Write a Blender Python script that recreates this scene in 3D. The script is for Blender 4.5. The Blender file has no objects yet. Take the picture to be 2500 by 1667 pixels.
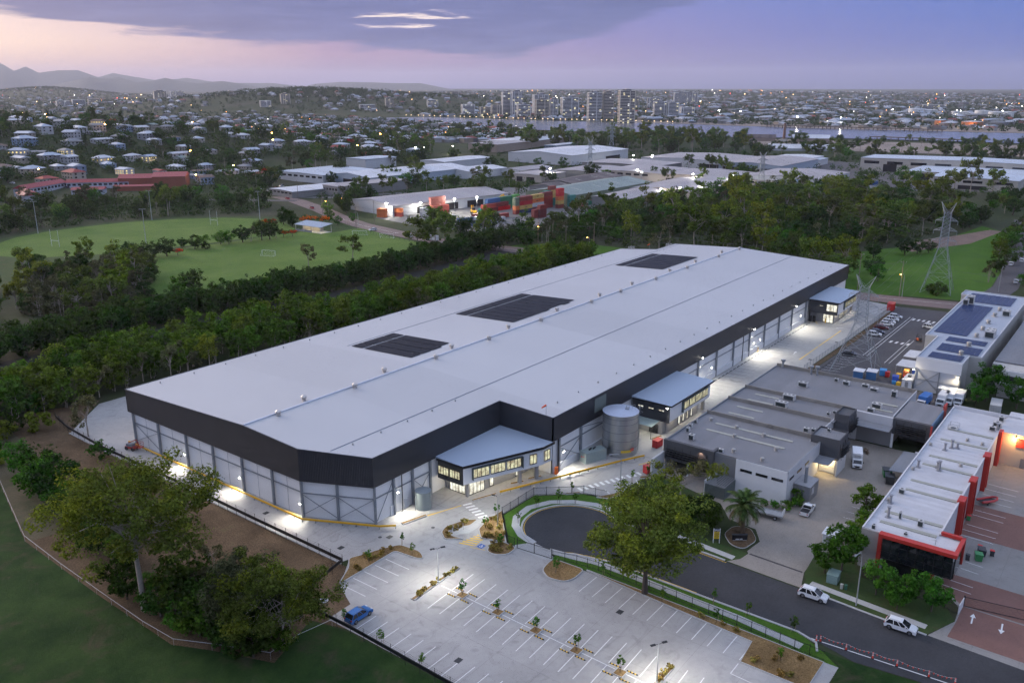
import bpy,math,random
import numpy as np
from mathutils import Vector,Matrix

# ------------------------------------------------------------------ scene, camera, sky, sun, exposure
SC = bpy.context.scene
COL = SC.collection
R = math.radians
SC.render.engine = 'CYCLES'
SC.cycles.use_denoising = True
SC.cycles.max_bounces = 4
SC.cycles.diffuse_bounces = 2
SC.cycles.glossy_bounces = 1
SC.cycles.transmission_bounces = 1
SC.cycles.volume_bounces = 0
SC.cycles.transparent_max_bounces = 6
SC.cycles.sample_clamp_indirect = 3.0
SC.cycles.sample_clamp_direct = 0.0
SC.cycles.use_adaptive_sampling = True
SC.cycles.adaptive_threshold = 0.03
SC.cycles.adaptive_min_samples = 12
SC.cycles.volume_max_steps = 16
SC.cycles.caustics_reflective = False
SC.cycles.caustics_refractive = False
SC.view_settings.view_transform = 'Standard'
SC.view_settings.look = 'None'
SC.view_settings.exposure = 0.75
SC.view_settings.gamma = 1.0

HAZE = 0.000045
CAM_H = 78.0                      # drone height above the yard, metres
HEADING,PITCH = 37.222,16.49    # degrees; x runs along the warehouse, y across it
cam_d = bpy.data.cameras.new('camera')
cam_d.sensor_width = 36.0
cam_d.lens = 30.43
cam_d.clip_start = 0.5
cam_d.clip_end = 90000.0
cam = bpy.data.objects.new('camera',cam_d)
COL.objects.link(cam)
cam.location = (0,0,CAM_H)
cam.rotation_euler = (R(90 - PITCH),0,R(HEADING - 90))
SC.camera = cam

def nd(nt,typ,**kw):
    n = nt.nodes.new(typ)
    for k,v in kw.items():
        if k == 'ins':
            for a,b in v.items():
                n.inputs[a].default_value = b
        else:
            setattr(n,k,v)
    return n

def mth(nt,op,a,b=None,c=None,clamp=False):
    n = nt.nodes.new('ShaderNodeMath'); n.operation = op; n.use_clamp = clamp
    for i,v in enumerate((a,b,c)):
        if v is None: continue
        if isinstance(v,(int,float)): n.inputs[i].default_value = v
        else: nt.links.new(v,n.inputs[i])
    return n.outputs[0]

def mixc(nt,f,a,b,mode='MIX'):
    n = nt.nodes.new('ShaderNodeMix'); n.data_type = 'RGBA'; n.blend_type = mode
    for i,v in ((0,f),(6,a),(7,b)):
        if isinstance(v,(int,float)): n.inputs[i].default_value = v
        elif isinstance(v,(tuple,list)): n.inputs[i].default_value = (*v[:3],1)
        else: nt.links.new(v,n.inputs[i])
    return n.outputs[2]

def ramp(nt,f,stops,interp='LINEAR'):
    n = nt.nodes.new('ShaderNodeValToRGB'); n.color_ramp.interpolation = interp
    e = n.color_ramp.elements
    while len(e) > 1: e.remove(e[-1])
    e[0].position = stops[0][0]; e[0].color = (*stops[0][1],1)
    for p,c in stops[1:]:
        x = e.new(p); x.color = (*c,1)
    nt.links.new(f,n.inputs[0])
    return n.outputs[0]

SUN_EL,SUN_AZ = 12.0,92.0        # after-glow on the western horizon, beyond the left edge of the view
W = bpy.data.worlds.new('World'); SC.world = W; W.use_nodes = True
nt = W.node_tree; nt.nodes.clear()
tc = nd(nt,'ShaderNodeTexCoord')
sx = nd(nt,'ShaderNodeSeparateXYZ'); nt.links.new(tc.outputs['Generated'],sx.inputs[0])
el = mth(nt,'ARCSINE',sx.outputs[2])
az = mth(nt,'ARCTAN2',sx.outputs[1],sx.outputs[0])
elc = mth(nt,'MAXIMUM',el,0.0)
eln = mth(nt,'DIVIDE',elc,math.pi / 2,clamp=True)
els = mth(nt,'POWER',eln,0.5)                       # opens up the first few degrees
west = mth(nt,'COSINE',mth(nt,'SUBTRACT',az,R(88)))
west = mth(nt,'MULTIPLY_ADD',west,0.5,0.5)
west = mth(nt,'SMOOTH_MIN',mth(nt,'POWER',west,4.0),1.0,0.05)
c_w = ramp(nt,els,[(0.0,(.22,.18,.25)),(.06,(.38,.27,.29)),(.11,(.62,.44,.36)),(.16,(.80,.60,.45)),(.2,(.70,.54,.46)),
                     (.25,(.36,.33,.42)),(.36,(.72,.64,.58)),(.5,(.52,.54,.62)),(1.0,(.50,.56,.73))])
c_e = ramp(nt,els,[(0.0,(.066,.086,.215)),(.08,(.084,.107,.280)),(.16,(.076,.113,.325)),(.24,(.068,.122,.360)),
                     (.36,(.25,.29,.46)),(.5,(.34,.42,.63)),(1.0,(.48,.55,.74))])
c_p = ramp(nt,els,[(0.0,(.115,.110,.235)),(.08,(.205,.145,.265)),(.14,(.295,.195,.290)),(.2,(.255,.19,.325)),
                     (.28,(.19,.20,.38)),(.36,(.58,.53,.54)),(.5,(.41,.47,.64)),(1.0,(.49,.55,.73))])
wb = mth(nt,'MULTIPLY',mth(nt,'SUBTRACT',west,.12),1.9,clamp=True)
we = mth(nt,'MULTIPLY',mth(nt,'SUBTRACT',west,.62),3.1,clamp=True)
clear = mixc(nt,wb,c_e,c_p)
clear = mixc(nt,we,clear,c_w)
# long flat cloud deck
cm = nd(nt,'ShaderNodeCombineXYZ')
nt.links.new(mth(nt,'MULTIPLY',az,3.2),cm.inputs[0]); nt.links.new(mth(nt,'MULTIPLY',el,26.0),cm.inputs[1])
n1 = nd(nt,'ShaderNodeTexNoise',ins={'Scale': 1.1,'Detail': 7.0,'Roughness': .58,'Distortion': .35}); nt.links.new(cm.outputs[0],n1.inputs[0])
cm2 = nd(nt,'ShaderNodeCombineXYZ')
nt.links.new(mth(nt,'MULTIPLY',az,9.0),cm2.inputs[0]); nt.links.new(mth(nt,'MULTIPLY',el,110.0),cm2.inputs[1])
n2 = nd(nt,'ShaderNodeTexNoise',ins={'Scale': 1.0,'Detail': 6.0,'Roughness': .6,'Distortion': .6}); nt.links.new(cm2.outputs[0],n2.inputs[0])
# lower edge of the deck: lifts towards the north-east
edge = mth(nt,'MULTIPLY',mth(nt,'SUBTRACT',R(46),az),mth(nt,'SUBTRACT',R(46),az))
right = mth(nt,'MAXIMUM',mth(nt,'SUBTRACT',R(37),az),0.0)
left = mth(nt,'MAXIMUM',mth(nt,'SUBTRACT',az,R(42)),0.0)
edge = mth(nt,'ADD',mth(nt,'MULTIPLY',right,.30),mth(nt,'MULTIPLY',left,.085))
edge = mth(nt,'ADD',edge,.026)
d = mth(nt,'SUBTRACT',el,edge)
d = mth(nt,'ADD',d,mth(nt,'MULTIPLY',mth(nt,'SUBTRACT',n1.outputs[0],.5),.055))
d = mth(nt,'ADD',d,mth(nt,'MULTIPLY',mth(nt,'SUBTRACT',n2.outputs[0],.5),.022))
mask = mth(nt,'DIVIDE',d,.007,clamp=True)
fade = mth(nt,'SUBTRACT',1.0,mth(nt,'MULTIPLY',mth(nt,'SUBTRACT',el,.10),4.0,clamp=True))   # thins to a broken veil higher up
mask = mth(nt,'MULTIPLY',mask,mth(nt,'MULTIPLY_ADD',fade,.72,.20))
gx = mth(nt,'DIVIDE',mth(nt,'SUBTRACT',az,R(43.4)),R(4.6)); gy = mth(nt,'DIVIDE',mth(nt,'SUBTRACT',el,R(4.0)),R(.6))
gap = mth(nt,'SUBTRACT',1.0,mth(nt,'ADD',mth(nt,'MULTIPLY',gx,gx),mth(nt,'MULTIPLY',gy,gy)))
gap = mth(nt,'MULTIPLY',mth(nt,'ADD',gap,mth(nt,'MULTIPLY',mth(nt,'SUBTRACT',n2.outputs[0],.60),6.5)),1.6,clamp=True)   # a rent in the deck
clear = mixc(nt,gap,clear,(.62,.52,.50))
mask = mth(nt,'MULTIPLY',mask,mth(nt,'SUBTRACT',1.0,gap))
ccol = mixc(nt,n2.outputs[0],(.036,.052,.150),(.125,.150,.33))
ccol = mixc(nt,we,ccol,mixc(nt,n2.outputs[0],(.046,.056,.145),(.160,.165,.31)))
sky = mixc(nt,mask,clear,ccol)
nish = nd(nt,'ShaderNodeTexSky',sky_type='NISHITA',sun_disc=False,sun_elevation=R(2.0),sun_rotation=R(90 - SUN_AZ))
bg = nd(nt,'ShaderNodeBackground',ins={'Strength': 1.0})
bg2 = nd(nt,'ShaderNodeBackground',ins={'Strength': 0.006})
nt.links.new(sky,bg.inputs[0]); nt.links.new(nish.outputs[0],bg2.inputs[0])
ad = nd(nt,'ShaderNodeAddShader'); nt.links.new(bg.outputs[0],ad.inputs[0]); nt.links.new(bg2.outputs[0],ad.inputs[1])
wo = nd(nt,'ShaderNodeOutputWorld'); nt.links.new(ad.outputs[0],wo.inputs[0])
W.cycles.sampling_method = 'MANUAL'; W.cycles.sample_map_resolution = 512

sun_d = bpy.data.lights.new('sun','SUN'); sun_d.energy = 2.6; sun_d.angle = R(35); sun_d.color = (1.0,.82,.70)
sun = bpy.data.objects.new('sun',sun_d); COL.objects.link(sun)
sun.rotation_euler = Vector((math.cos(R(SUN_AZ)) * math.cos(R(SUN_EL)),math.sin(R(SUN_AZ)) * math.cos(R(SUN_EL)),math.sin(R(SUN_EL)))).to_track_quat('Z','Y').to_euler()

# ------------------------------------------------------------------ helpers
def tag(o,label=None,cat=None,group=None,kind=None):
    if label: o['label'] = label
    if cat: o['category'] = cat
    if group: o['group'] = group
    if kind: o['kind'] = kind
    return o

ORG = {}
def thing(name,label,cat,loc=(0,0,0),rz=0.0,group=None):
    o = bpy.data.objects.new(name,None); COL.objects.link(o)
    o.empty_display_size = .3
    o.location = loc; o.rotation_euler = (0,0,rz)
    tag(o,label,cat,group)
    return o

def inst(mesh,name,parent=None,loc=(0,0,0),rot=(0,0,0),scale=(1,1,1)):
    o = bpy.data.objects.new(name,mesh); COL.objects.link(o)
    o.location = loc; o.rotation_euler = rot; o.scale = scale
    if parent is not None: o.parent = parent
    return o

def copy_tree(o,parent=None):
    c = o.copy(); COL.objects.link(c)
    if parent is not None: c.parent = parent
    for ch in o.children: copy_tree(ch,c)
    return c

class MB:
    """collects faces, builds one mesh object"""
    def __init__(s): s.v = []; s.f = []; s.m = []; s.cm = 0
    def add(s,vs,fs):
        b = len(s.v); s.v.extend([tuple(p) for p in vs])
        s.f.extend([tuple(i + b for i in f) for f in fs]); s.m.extend([s.cm] * len(fs)); return s
    def mat(s,i): s.cm = i; return s
    def box(s,x0,x1,y0,y1,z0,z1):
        return s.add([(x0,y0,z0),(x1,y0,z0),(x1,y1,z0),(x0,y1,z0),(x0,y0,z1),(x1,y0,z1),(x1,y1,z1),(x0,y1,z1)],
                     [(0,3,2,1),(4,5,6,7),(0,1,5,4),(1,2,6,5),(2,3,7,6),(3,0,4,7)])
    def obox(s,c,dim,rz=0.0):
        ca,sa = math.cos(rz),math.sin(rz); hx,hy = dim[0] / 2,dim[1] / 2
        vs = []
        for z in (c[2],c[2] + dim[2]):
            for px,py in ((-hx,-hy),(hx,-hy),(hx,hy),(-hx,hy)):
                vs.append((c[0] + px * ca - py * sa,c[1] + px * sa + py * ca,z))
        return s.add(vs,[(0,3,2,1),(4,5,6,7),(0,1,5,4),(1,2,6,5),(2,3,7,6),(3,0,4,7)])
    def prism(s,poly,z0,z1,bottom=True):
        n = len(poly)
        a = sum(poly[i][0] * poly[(i + 1) % n][1] - poly[(i + 1) % n][0] * poly[i][1] for i in range(n))
        if a < 0: poly = poly[::-1]
        zz0 = z0 if isinstance(z0,(list,tuple)) else [z0] * n
        zz1 = z1 if isinstance(z1,(list,tuple)) else [z1] * n
        if a < 0: zz0 = zz0[::-1]; zz1 = zz1[::-1]
        vs = [(p[0],p[1],zz0[i]) for i,p in enumerate(poly)] + [(p[0],p[1],zz1[i]) for i,p in enumerate(poly)]
        fs = [tuple(range(n,2 * n))] + [(i,(i + 1) % n,n + (i + 1) % n,n + i) for i in range(n)]
        if bottom: fs.append(tuple(range(n - 1,-1,-1)))
        return s.add(vs,fs)
    def sheet(s,poly,z):
        n = len(poly)
        a = sum(poly[i][0] * poly[(i + 1) % n][1] - poly[(i + 1) % n][0] * poly[i][1] for i in range(n))
        if a < 0: poly = poly[::-1]
        return s.add([(p[0],p[1],z) for p in poly],[tuple(range(n))])
    def face(s,pts): return s.add(pts,[tuple(range(len(pts)))])
    def cyl(s,cx,cy,z0,z1,r,n=16,r1=None,caps=True):
        r1 = r if r1 is None else r1
        vs = [(cx + r * math.cos(2 * math.pi * i / n),cy + r * math.sin(2 * math.pi * i / n),z0) for i in range(n)]
        vs += [(cx + r1 * math.cos(2 * math.pi * i / n),cy + r1 * math.sin(2 * math.pi * i / n),z1) for i in range(n)]
        fs = [(i,(i + 1) % n,n + (i + 1) % n,n + i) for i in range(n)]
        if caps: fs += [tuple(range(n,2 * n)),tuple(range(n - 1,-1,-1))]
        return s.add(vs,fs)
    def bar(s,p0,p1,r,n=4,r1=None):
        r1 = r if r1 is None else r1
        p0,p1 = Vector(p0),Vector(p1); d = (p1 - p0)
        if d.length < 1e-6: return s
        d.normalize()
        u = d.orthogonal().normalized() if abs(d.z) > .95 else d.cross(Vector((0,0,1))).normalized()
        w = d.cross(u)
        off = math.pi / 4 if n == 4 else 0
        vs = []
        for p,rr in ((p0,r),(p1,r1)):
            for i in range(n):
                a = off + 2 * math.pi * i / n
                vs.append(p + (u * math.cos(a) + w * math.sin(a)) * rr)
        fs = [(i,n + i,n + (i + 1) % n,(i + 1) % n) for i in range(n)] + [tuple(range(n)),tuple(range(2 * n - 1,n - 1,-1))]
        return s.add(vs,fs)
    def poly_tube(s,pts,rads,n=6):
        vs = []; m = len(pts)
        for k,p in enumerate(pts):
            p = Vector(p)
            d = Vector(pts[min(k + 1,m - 1)]) - Vector(pts[max(k - 1,0)]); d.normalize()
            u = d.orthogonal().normalized() if abs(d.z) > .97 else d.cross(Vector((0,0,1))).normalized()
            w = d.cross(u)
            r = rads[k] if isinstance(rads,(list,tuple)) else rads
            for i in range(n):
                a = 2 * math.pi * i / n
                vs.append(p + (u * math.cos(a) + w * math.sin(a)) * r)
        fs = []
        for k in range(m - 1):
            for i in range(n):
                fs.append((k * n + i,(k + 1) * n + i,(k + 1) * n + (i + 1) % n,k * n + (i + 1) % n))
        fs += [tuple(range(n)),tuple(range(m * n - 1,(m - 1) * n - 1,-1))]
        return s.add(vs,fs)
    def strip(s,pts,w,z0,z1,closed=False):
        """rectangular band of width w along a polyline (kerbs, paths, walls)"""
        m = len(pts); L,Rr = [],[]
        for k in range(m):
            if closed: a,b = pts[(k - 1) % m],pts[(k + 1) % m]
            else: a,b = pts[max(k - 1,0)],pts[min(k + 1,m - 1)]
            dx,dy = b[0] - a[0],b[1] - a[1]; l = math.hypot(dx,dy) or 1
            nx,ny = -dy / l * w / 2,dx / l * w / 2
            L.append((pts[k][0] + nx,pts[k][1] + ny)); Rr.append((pts[k][0] - nx,pts[k][1] - ny))
        rng = range(m if closed else m - 1)
        for k in rng:
            j = (k + 1) % m
            s.add([(*Rr[k],z1),(*Rr[j],z1),(*L[j],z1),(*L[k],z1),(*Rr[k],z0),(*Rr[j],z0),(*L[j],z0),(*L[k],z0)],
                  [(0,1,2,3),(0,4,5,1),(2,6,7,3)] + ([(0,3,7,4)] if k == 0 and not closed else []) + ([(1,5,6,2)] if k == m - 2 and not closed else []))
        return s
    def mesh(s,name,mats,org=(0,0,0),smooth=False):
        me = bpy.data.meshes.new(name)
        if org != (0,0,0):
            v = [(p[0] - org[0],p[1] - org[1],p[2] - org[2]) for p in s.v]
        else: v = s.v
        me.from_pydata(v,[],s.f)
        for m in (mats if isinstance(mats,(list,tuple)) else [mats]): me.materials.append(m)
        if isinstance(mats,(list,tuple)) and len(mats) > 1:
            me.polygons.foreach_set('material_index',s.m)
        if smooth: me.polygons.foreach_set('use_smooth',[True] * len(s.f))
        me.update()
        return me
    def build(s,name,mats,parent=None,org=None,smooth=False):
        """world coordinates in; org = the thing's base when it has a parent"""
        if org is None:
            p = parent; q = None
            while p is not None: q = p; p = p.parent
            org = tuple(q.location) if q is not None else (0,0,0)
        me = s.mesh(name,mats,org,smooth)
        return inst(me,name,parent)

def smooth_by_angle(me,deg=40):
    me.polygons.foreach_set('use_smooth',[True] * len(me.polygons))
    try: me.set_sharp_from_angle(angle=R(deg))
    except Exception: pass

def struct(name,mb,m,label=None):
    o = mb.build(name,m); o['kind'] = 'structure'
    if label: o['label'] = label
    return o

# ------------------------------------------------------------------ materials
MATS = {}
def pm(name,col,rough=.7,metal=0.0,var=.12,scale=.6,detail=4,bump=0.0,bscale=20,rnd=0.0,spec=.4,fine=0.0):
    """principled material with broad mottling, optional fine speckle, bump and per-object shift"""
    if name in MATS: return MATS[name]
    m = bpy.data.materials.new(name); m.use_nodes = True; nt = m.node_tree
    b = nt.nodes['Principled BSDF']; b.inputs['Roughness'].default_value = rough; b.inputs['Metallic'].default_value = metal
    b.inputs['Specular IOR Level'].default_value = spec
    tcn = nd(nt,'ShaderNodeTexCoord')
    n = nd(nt,'ShaderNodeTexNoise',ins={'Scale': scale,'Detail': detail,'Roughness': .6}); nt.links.new(tcn.outputs['Object'],n.inputs[0])
    f = mth(nt,'MULTIPLY_ADD',mth(nt,'SUBTRACT',n.outputs[0],.5),2 * var * 1.6,1.0)
    if fine:
        n3 = nd(nt,'ShaderNodeTexNoise',ins={'Scale': scale * 14,'Detail': 3.0,'Roughness': .7}); nt.links.new(tcn.outputs['Object'],n3.inputs[0])
        f = mth(nt,'MULTIPLY',f,mth(nt,'MULTIPLY_ADD',mth(nt,'SUBTRACT',n3.outputs[0],.5),2 * fine * 1.6,1.0))
    if rnd:
        oi = nd(nt,'ShaderNodeObjectInfo')
        f = mth(nt,'MULTIPLY',f,mth(nt,'MULTIPLY_ADD',oi.outputs['Random'],2 * rnd,1 - rnd))
    c = mixc(nt,1.0,col,f,'MULTIPLY')
    nt.links.new(c,b.inputs['Base Color'])
    if bump:
        n2 = nd(nt,'ShaderNodeTexNoise',ins={'Scale': bscale,'Detail': 3.0}); nt.links.new(tcn.outputs['Object'],n2.inputs[0])
        bp = nd(nt,'ShaderNodeBump',ins={'Strength': bump,'Distance': .05}); nt.links.new(n2.outputs[0],bp.inputs['Height']); nt.links.new(bp.outputs[0],b.inputs['Normal'])
    MATS[name] = m
    return m

def emit(name,col,strength):
    if name in MATS: return MATS[name]
    m = bpy.data.materials.new(name); m.use_nodes = True; nt = m.node_tree; nt.nodes.clear()
    e = nd(nt,'ShaderNodeEmission',ins={'Color': (*col,1),'Strength': strength}); o = nd(nt,'ShaderNodeOutputMaterial')
    nt.links.new(e.outputs[0],o.inputs[0]); MATS[name] = m
    return m

def lit_window(name,col,strength,scale=.8):
    """a lit room behind glass: uneven emission with a gloss coat"""
    if name in MATS: return MATS[name]
    m = bpy.data.materials.new(name); m.use_nodes = True; nt = m.node_tree
    b = nt.nodes['Principled BSDF']; b.inputs['Base Color'].default_value = (.05,.05,.05,1); b.inputs['Roughness'].default_value = .15
    tcn = nd(nt,'ShaderNodeTexCoord')
    n = nd(nt,'ShaderNodeTexNoise',ins={'Scale': scale,'Detail': 2.0}); nt.links.new(tcn.outputs['Object'],n.inputs[0])
    c = mixc(nt,mth(nt,'MULTIPLY_ADD',mth(nt,'SUBTRACT',n.outputs[0],.5),3.0,.5,clamp=True),tuple(x * .38 for x in col),tuple(min(1,x * 1.3) for x in col))
    nt.links.new(c,b.inputs['Emission Color']); b.inputs['Emission Strength'].default_value = strength
    MATS[name] = m
    return m

def ribbed(name,col,rough=.45,metal=0.0,axis='X',pitch=.25,var=.06,strength=.35,lines=.0,spec=.5,scale=.05,seam=None,seamd=.08):
    """profiled steel sheet: ribs across AXIS"""
    if name in MATS: return MATS[name]
    m = bpy.data.materials.new(name); m.use_nodes = True; nt = m.node_tree
    b = nt.nodes['Principled BSDF']; b.inputs['Roughness'].default_value = rough; b.inputs['Metallic'].default_value = metal
    b.inputs['Specular IOR Level'].default_value = spec
    tcn = nd(nt,'ShaderNodeTexCoord')
    w = nd(nt,'ShaderNodeTexWave',wave_type='BANDS',bands_direction=axis,wave_profile='SIN',ins={'Scale': 1.0 / pitch / 3.18,'Distortion': 0.0})
    nt.links.new(tcn.outputs['Object'],w.inputs[0])
    bp = nd(nt,'ShaderNodeBump',ins={'Strength': strength,'Distance': .04}); nt.links.new(w.outputs[1],bp.inputs['Height']); nt.links.new(bp.outputs[0],b.inputs['Normal'])
    n = nd(nt,'ShaderNodeTexNoise',ins={'Scale': scale,'Detail': 5.0,'Roughness': .6}); nt.links.new(tcn.outputs['Object'],n.inputs[0])
    f = mth(nt,'MULTIPLY_ADD',mth(nt,'SUBTRACT',n.outputs[0],.5),2 * var * 1.6,1.0)
    if lines: f = mth(nt,'MULTIPLY',f,mth(nt,'MULTIPLY_ADD',w.outputs[1],lines,1 - lines))
    if seam:
        sp = nd(nt,'ShaderNodeSeparateXYZ'); nt.links.new(tcn.outputs['Object'],sp.inputs[0])
        k = mth(nt,'FLOOR',mth(nt,'DIVIDE',sp.outputs[{'X': 0,'Y': 1}[seam[0]]],seam[1]))
        wn = nd(nt,'ShaderNodeTexWhiteNoise',noise_dimensions='1D'); nt.links.new(k,wn.inputs['W'])
        f = mth(nt,'MULTIPLY',f,mth(nt,'MULTIPLY_ADD',wn.outputs[0],seamd,1 - seamd))
    c = mixc(nt,1.0,col,f,'MULTIPLY'); nt.links.new(c,b.inputs['Base Color'])
    MATS[name] = m
    return m

def leaf_mat(name,col,col2,trans=.38,rnd=.35):
    """foliage: two tones, shifted per tree and per clump"""
    if name in MATS: return MATS[name]
    m = bpy.data.materials.new(name); m.use_nodes = True; nt = m.node_tree; nt.nodes.clear()
    tcn = nd(nt,'ShaderNodeTexCoord'); oi = nd(nt,'ShaderNodeObjectInfo')
    n = nd(nt,'ShaderNodeTexNoise',ins={'Scale': .55,'Detail': 3.0,'Roughness': .7}); nt.links.new(tcn.outputs['Object'],n.inputs[0])
    f = mth(nt,'MULTIPLY_ADD',mth(nt,'SUBTRACT',n.outputs[0],.5),1.6,.5,clamp=True)
    c = mixc(nt,f,col,col2)
    ge = nd(nt,'ShaderNodeNewGeometry')
    g = mth(nt,'MULTIPLY',mth(nt,'MULTIPLY_ADD',oi.outputs['Random'],2 * rnd,1 - rnd),mth(nt,'MULTIPLY_ADD',ge.outputs['Random Per Island'],1.1,.45))
    c = mixc(nt,1.0,c,g,'MULTIPLY')
    hs = nd(nt,'ShaderNodeHueSaturation'); nt.links.new(c,hs.inputs['Color'])
    wn = nd(nt,'ShaderNodeTexWhiteNoise',noise_dimensions='1D'); nt.links.new(mth(nt,'MULTIPLY',oi.outputs['Random'],917.0),wn.inputs['W'])
    nt.links.new(mth(nt,'MULTIPLY_ADD',wn.outputs[0],.05,.475),hs.inputs['Hue'])
    df = nd(nt,'ShaderNodeBsdfDiffuse'); tr = nd(nt,'ShaderNodeBsdfTranslucent')
    nt.links.new(hs.outputs[0],df.inputs[0]); nt.links.new(hs.outputs[0],tr.inputs[0])
    mx = nd(nt,'ShaderNodeMixShader',ins={0: trans}); nt.links.new(df.outputs[0],mx.inputs[1]); nt.links.new(tr.outputs[0],mx.inputs[2])
    o = nd(nt,'ShaderNodeOutputMaterial'); nt.links.new(mx.outputs[0],o.inputs[0]); MATS[name] = m
    return m

def lamp(name,typ,loc,watts,col,parent=None,size=.15,spot=None,aim=None,blend=.8):
    l = bpy.data.lights.new(name,typ); l.energy = watts; l.color = col
    if typ in ('POINT','SPOT'): l.shadow_soft_size = size
    if spot: l.spot_size = R(spot); l.spot_blend = blend
    o = bpy.data.objects.new(name,l); COL.objects.link(o)
    o.location = loc
    if aim is not None: o.rotation_euler = (-Vector(aim)).to_track_quat('Z','Y').to_euler()
    if parent is not None: o.parent = parent
    return o

def text_mesh(body,size,m,extrude=.01,bold=False):
    c = bpy.data.curves.new('lettering','FONT'); c.body = body; c.size = size; c.align_x = 'CENTER'; c.align_y = 'CENTER'; c.extrude = extrude
    if bold: c.offset = size * .02
    o = bpy.data.objects.new('tmp_text',c); COL.objects.link(o)
    dg = bpy.context.evaluated_depsgraph_get(); dg.update()
    me = bpy.data.meshes.new_from_object(o.evaluated_get(dg)); me.name = 'lettering'
    bpy.data.objects.remove(o); bpy.data.curves.remove(c)
    me.materials.clear(); me.materials.append(m)
    return me

random.seed(4); RNG = np.random.default_rng(4)
# ------------------------------------------------------------------ terrain
def _gauss(x,y,azd,r0,amp,sr,st):
    a = R(azd); dx = x * math.cos(a) + y * math.sin(a) - r0; dy = -x * math.sin(a) + y * math.cos(a)
    return amp * math.exp(-.5 * ((dx / sr) ** 2 + (dy / st) ** 2))
HILLS = [(65.5,1035,32,125,250),(74,1000,15,140,200),(50.2,2950,46,230,330),(43.5,3500,34,390,420),(57,3300,14,500,500),
         (64.6,6200,52,500,260),(36,6000,30,700,1200),(24,7500,26,900,1500),(70,5200,20,800,900)]
def hgt(x,y):
    r = math.hypot(x,y)
    if r < 640: return 0.0
    z = sum(_gauss(x,y,*h) for h in HILLS)
    f = min(1,max(0,(r - 640) / 120))
    return z * f * f * (3 - 2 * f)

def polar(azd,r): return r * math.cos(R(azd)),r * math.sin(R(azd))

# asphalt, concrete, mulch ... first the big sheet
def ground_mat():
    m = bpy.data.materials.new('ground_cover'); m.use_nodes = True; nt = m.node_tree; b = nt.nodes['Principled BSDF']
    b.inputs['Roughness'].default_value = .95; b.inputs['Specular IOR Level'].default_value = .1
    tcn = nd(nt,'ShaderNodeTexCoord')
    n = nd(nt,'ShaderNodeTexNoise',ins={'Scale': .012,'Detail': 8.0,'Roughness': .65}); nt.links.new(tcn.outputs['Object'],n.inputs[0])
    n2 = nd(nt,'ShaderNodeTexNoise',ins={'Scale': .35,'Detail': 5.0,'Roughness': .7}); nt.links.new(tcn.outputs['Object'],n2.inputs[0])
    c = ramp(nt,n.outputs[0],[(.3,(.026,.044,.016)),(.48,(.040,.054,.022)),(.6,(.055,.060,.034)),(.74,(.085,.080,.06))])
    f = mth(nt,'MULTIPLY_ADD',n2.outputs[0],.9,.55)
    nt.links.new(mixc(nt,1.0,c,f,'MULTIPLY'),b.inputs['Base Color'])
    return m
rings = [0,60,150,300,450,560,640] + list(range(680,1300,40)) + list(range(1300,2400,110)) + list(range(2400,4400,160)) + [4700,5100,5500,5800,6100,6400,6800,7400,8200,9500,11500,14000,18500]
azs = list(np.arange(-30,105,1.25)) + list(np.arange(105,330,7.5))
gv = []; gf = []
for r in rings:
    for a in azs:
        x,y = polar(a,r); gv.append((x,y,hgt(x,y) if r else 0.0))
na = len(azs)
for i in range(len(rings) - 1):
    for j in range(na):
        k = (j + 1) % na
        gf.append((i * na + j,(i + 1) * na + j,(i + 1) * na + k,i * na + k))
gb = MB(); gb.v = gv; gb.f = gf; gb.m = [0] * len(gf)
ground = struct('ground',gb,ground_mat())
for p in ground.data.polygons: p.use_smooth = True

# far ranges on the western horizon
hm = pm('range_scrub',(.05,.06,.05),.95,var=.2,scale=.002)
def mountain(name,azc,r0,prof,depth):
    mb = MB(); n = len(prof); vs = []
    for k,(da,h) in enumerate(prof):
        for q,(dr,hf) in enumerate(((-depth,0),(-depth * .45,.55),(0,1),(depth * .6,.5),(depth,0))):
            x,y = polar(azc + da,r0 + dr + 300 * math.sin(k * 1.7)); vs.append((x,y,max(0,h * hf * (1 + .12 * math.sin(k * 2.3 + q)))))
    fs = [(i * 5 + j,i * 5 + j + 1,(i + 1) * 5 + j + 1,(i + 1) * 5 + j) for i in range(n - 1) for j in range(4)]
    mb.add(vs,fs); o = struct(name,mb,hm); smooth_by_angle(o.data,80); return o
mountain('hills',66.0,16000,[(9,150),(6,210),(4,255),(2.4,300),(1.5,325),(.9,405),(.45,375),(0,310),(-.6,318),(-1.2,285),(-2.2,300),(-3.2,275),(-4.2,225),(-5,248),(-6,200),(-7.5,160),(-9,175),(-10.5,130),(-12,118),(-14,95),(-17,0)],1300)
mountain('hills',61.0,12500,[(4,0),(3,95),(2,130),(1.2,160),(.5,176),(-.3,158),(-1.2,112),(-2,136),(-2.8,150),(-3.6,138),(-4.6,100),(-6,116),(-7.5,88),(-9,0)],800)
mountain('hills',46.0,15500,[(5,0),(3.5,108),(2,122),(0,112),(-1.5,120),(-3,98),(-5,0)],900)

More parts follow.
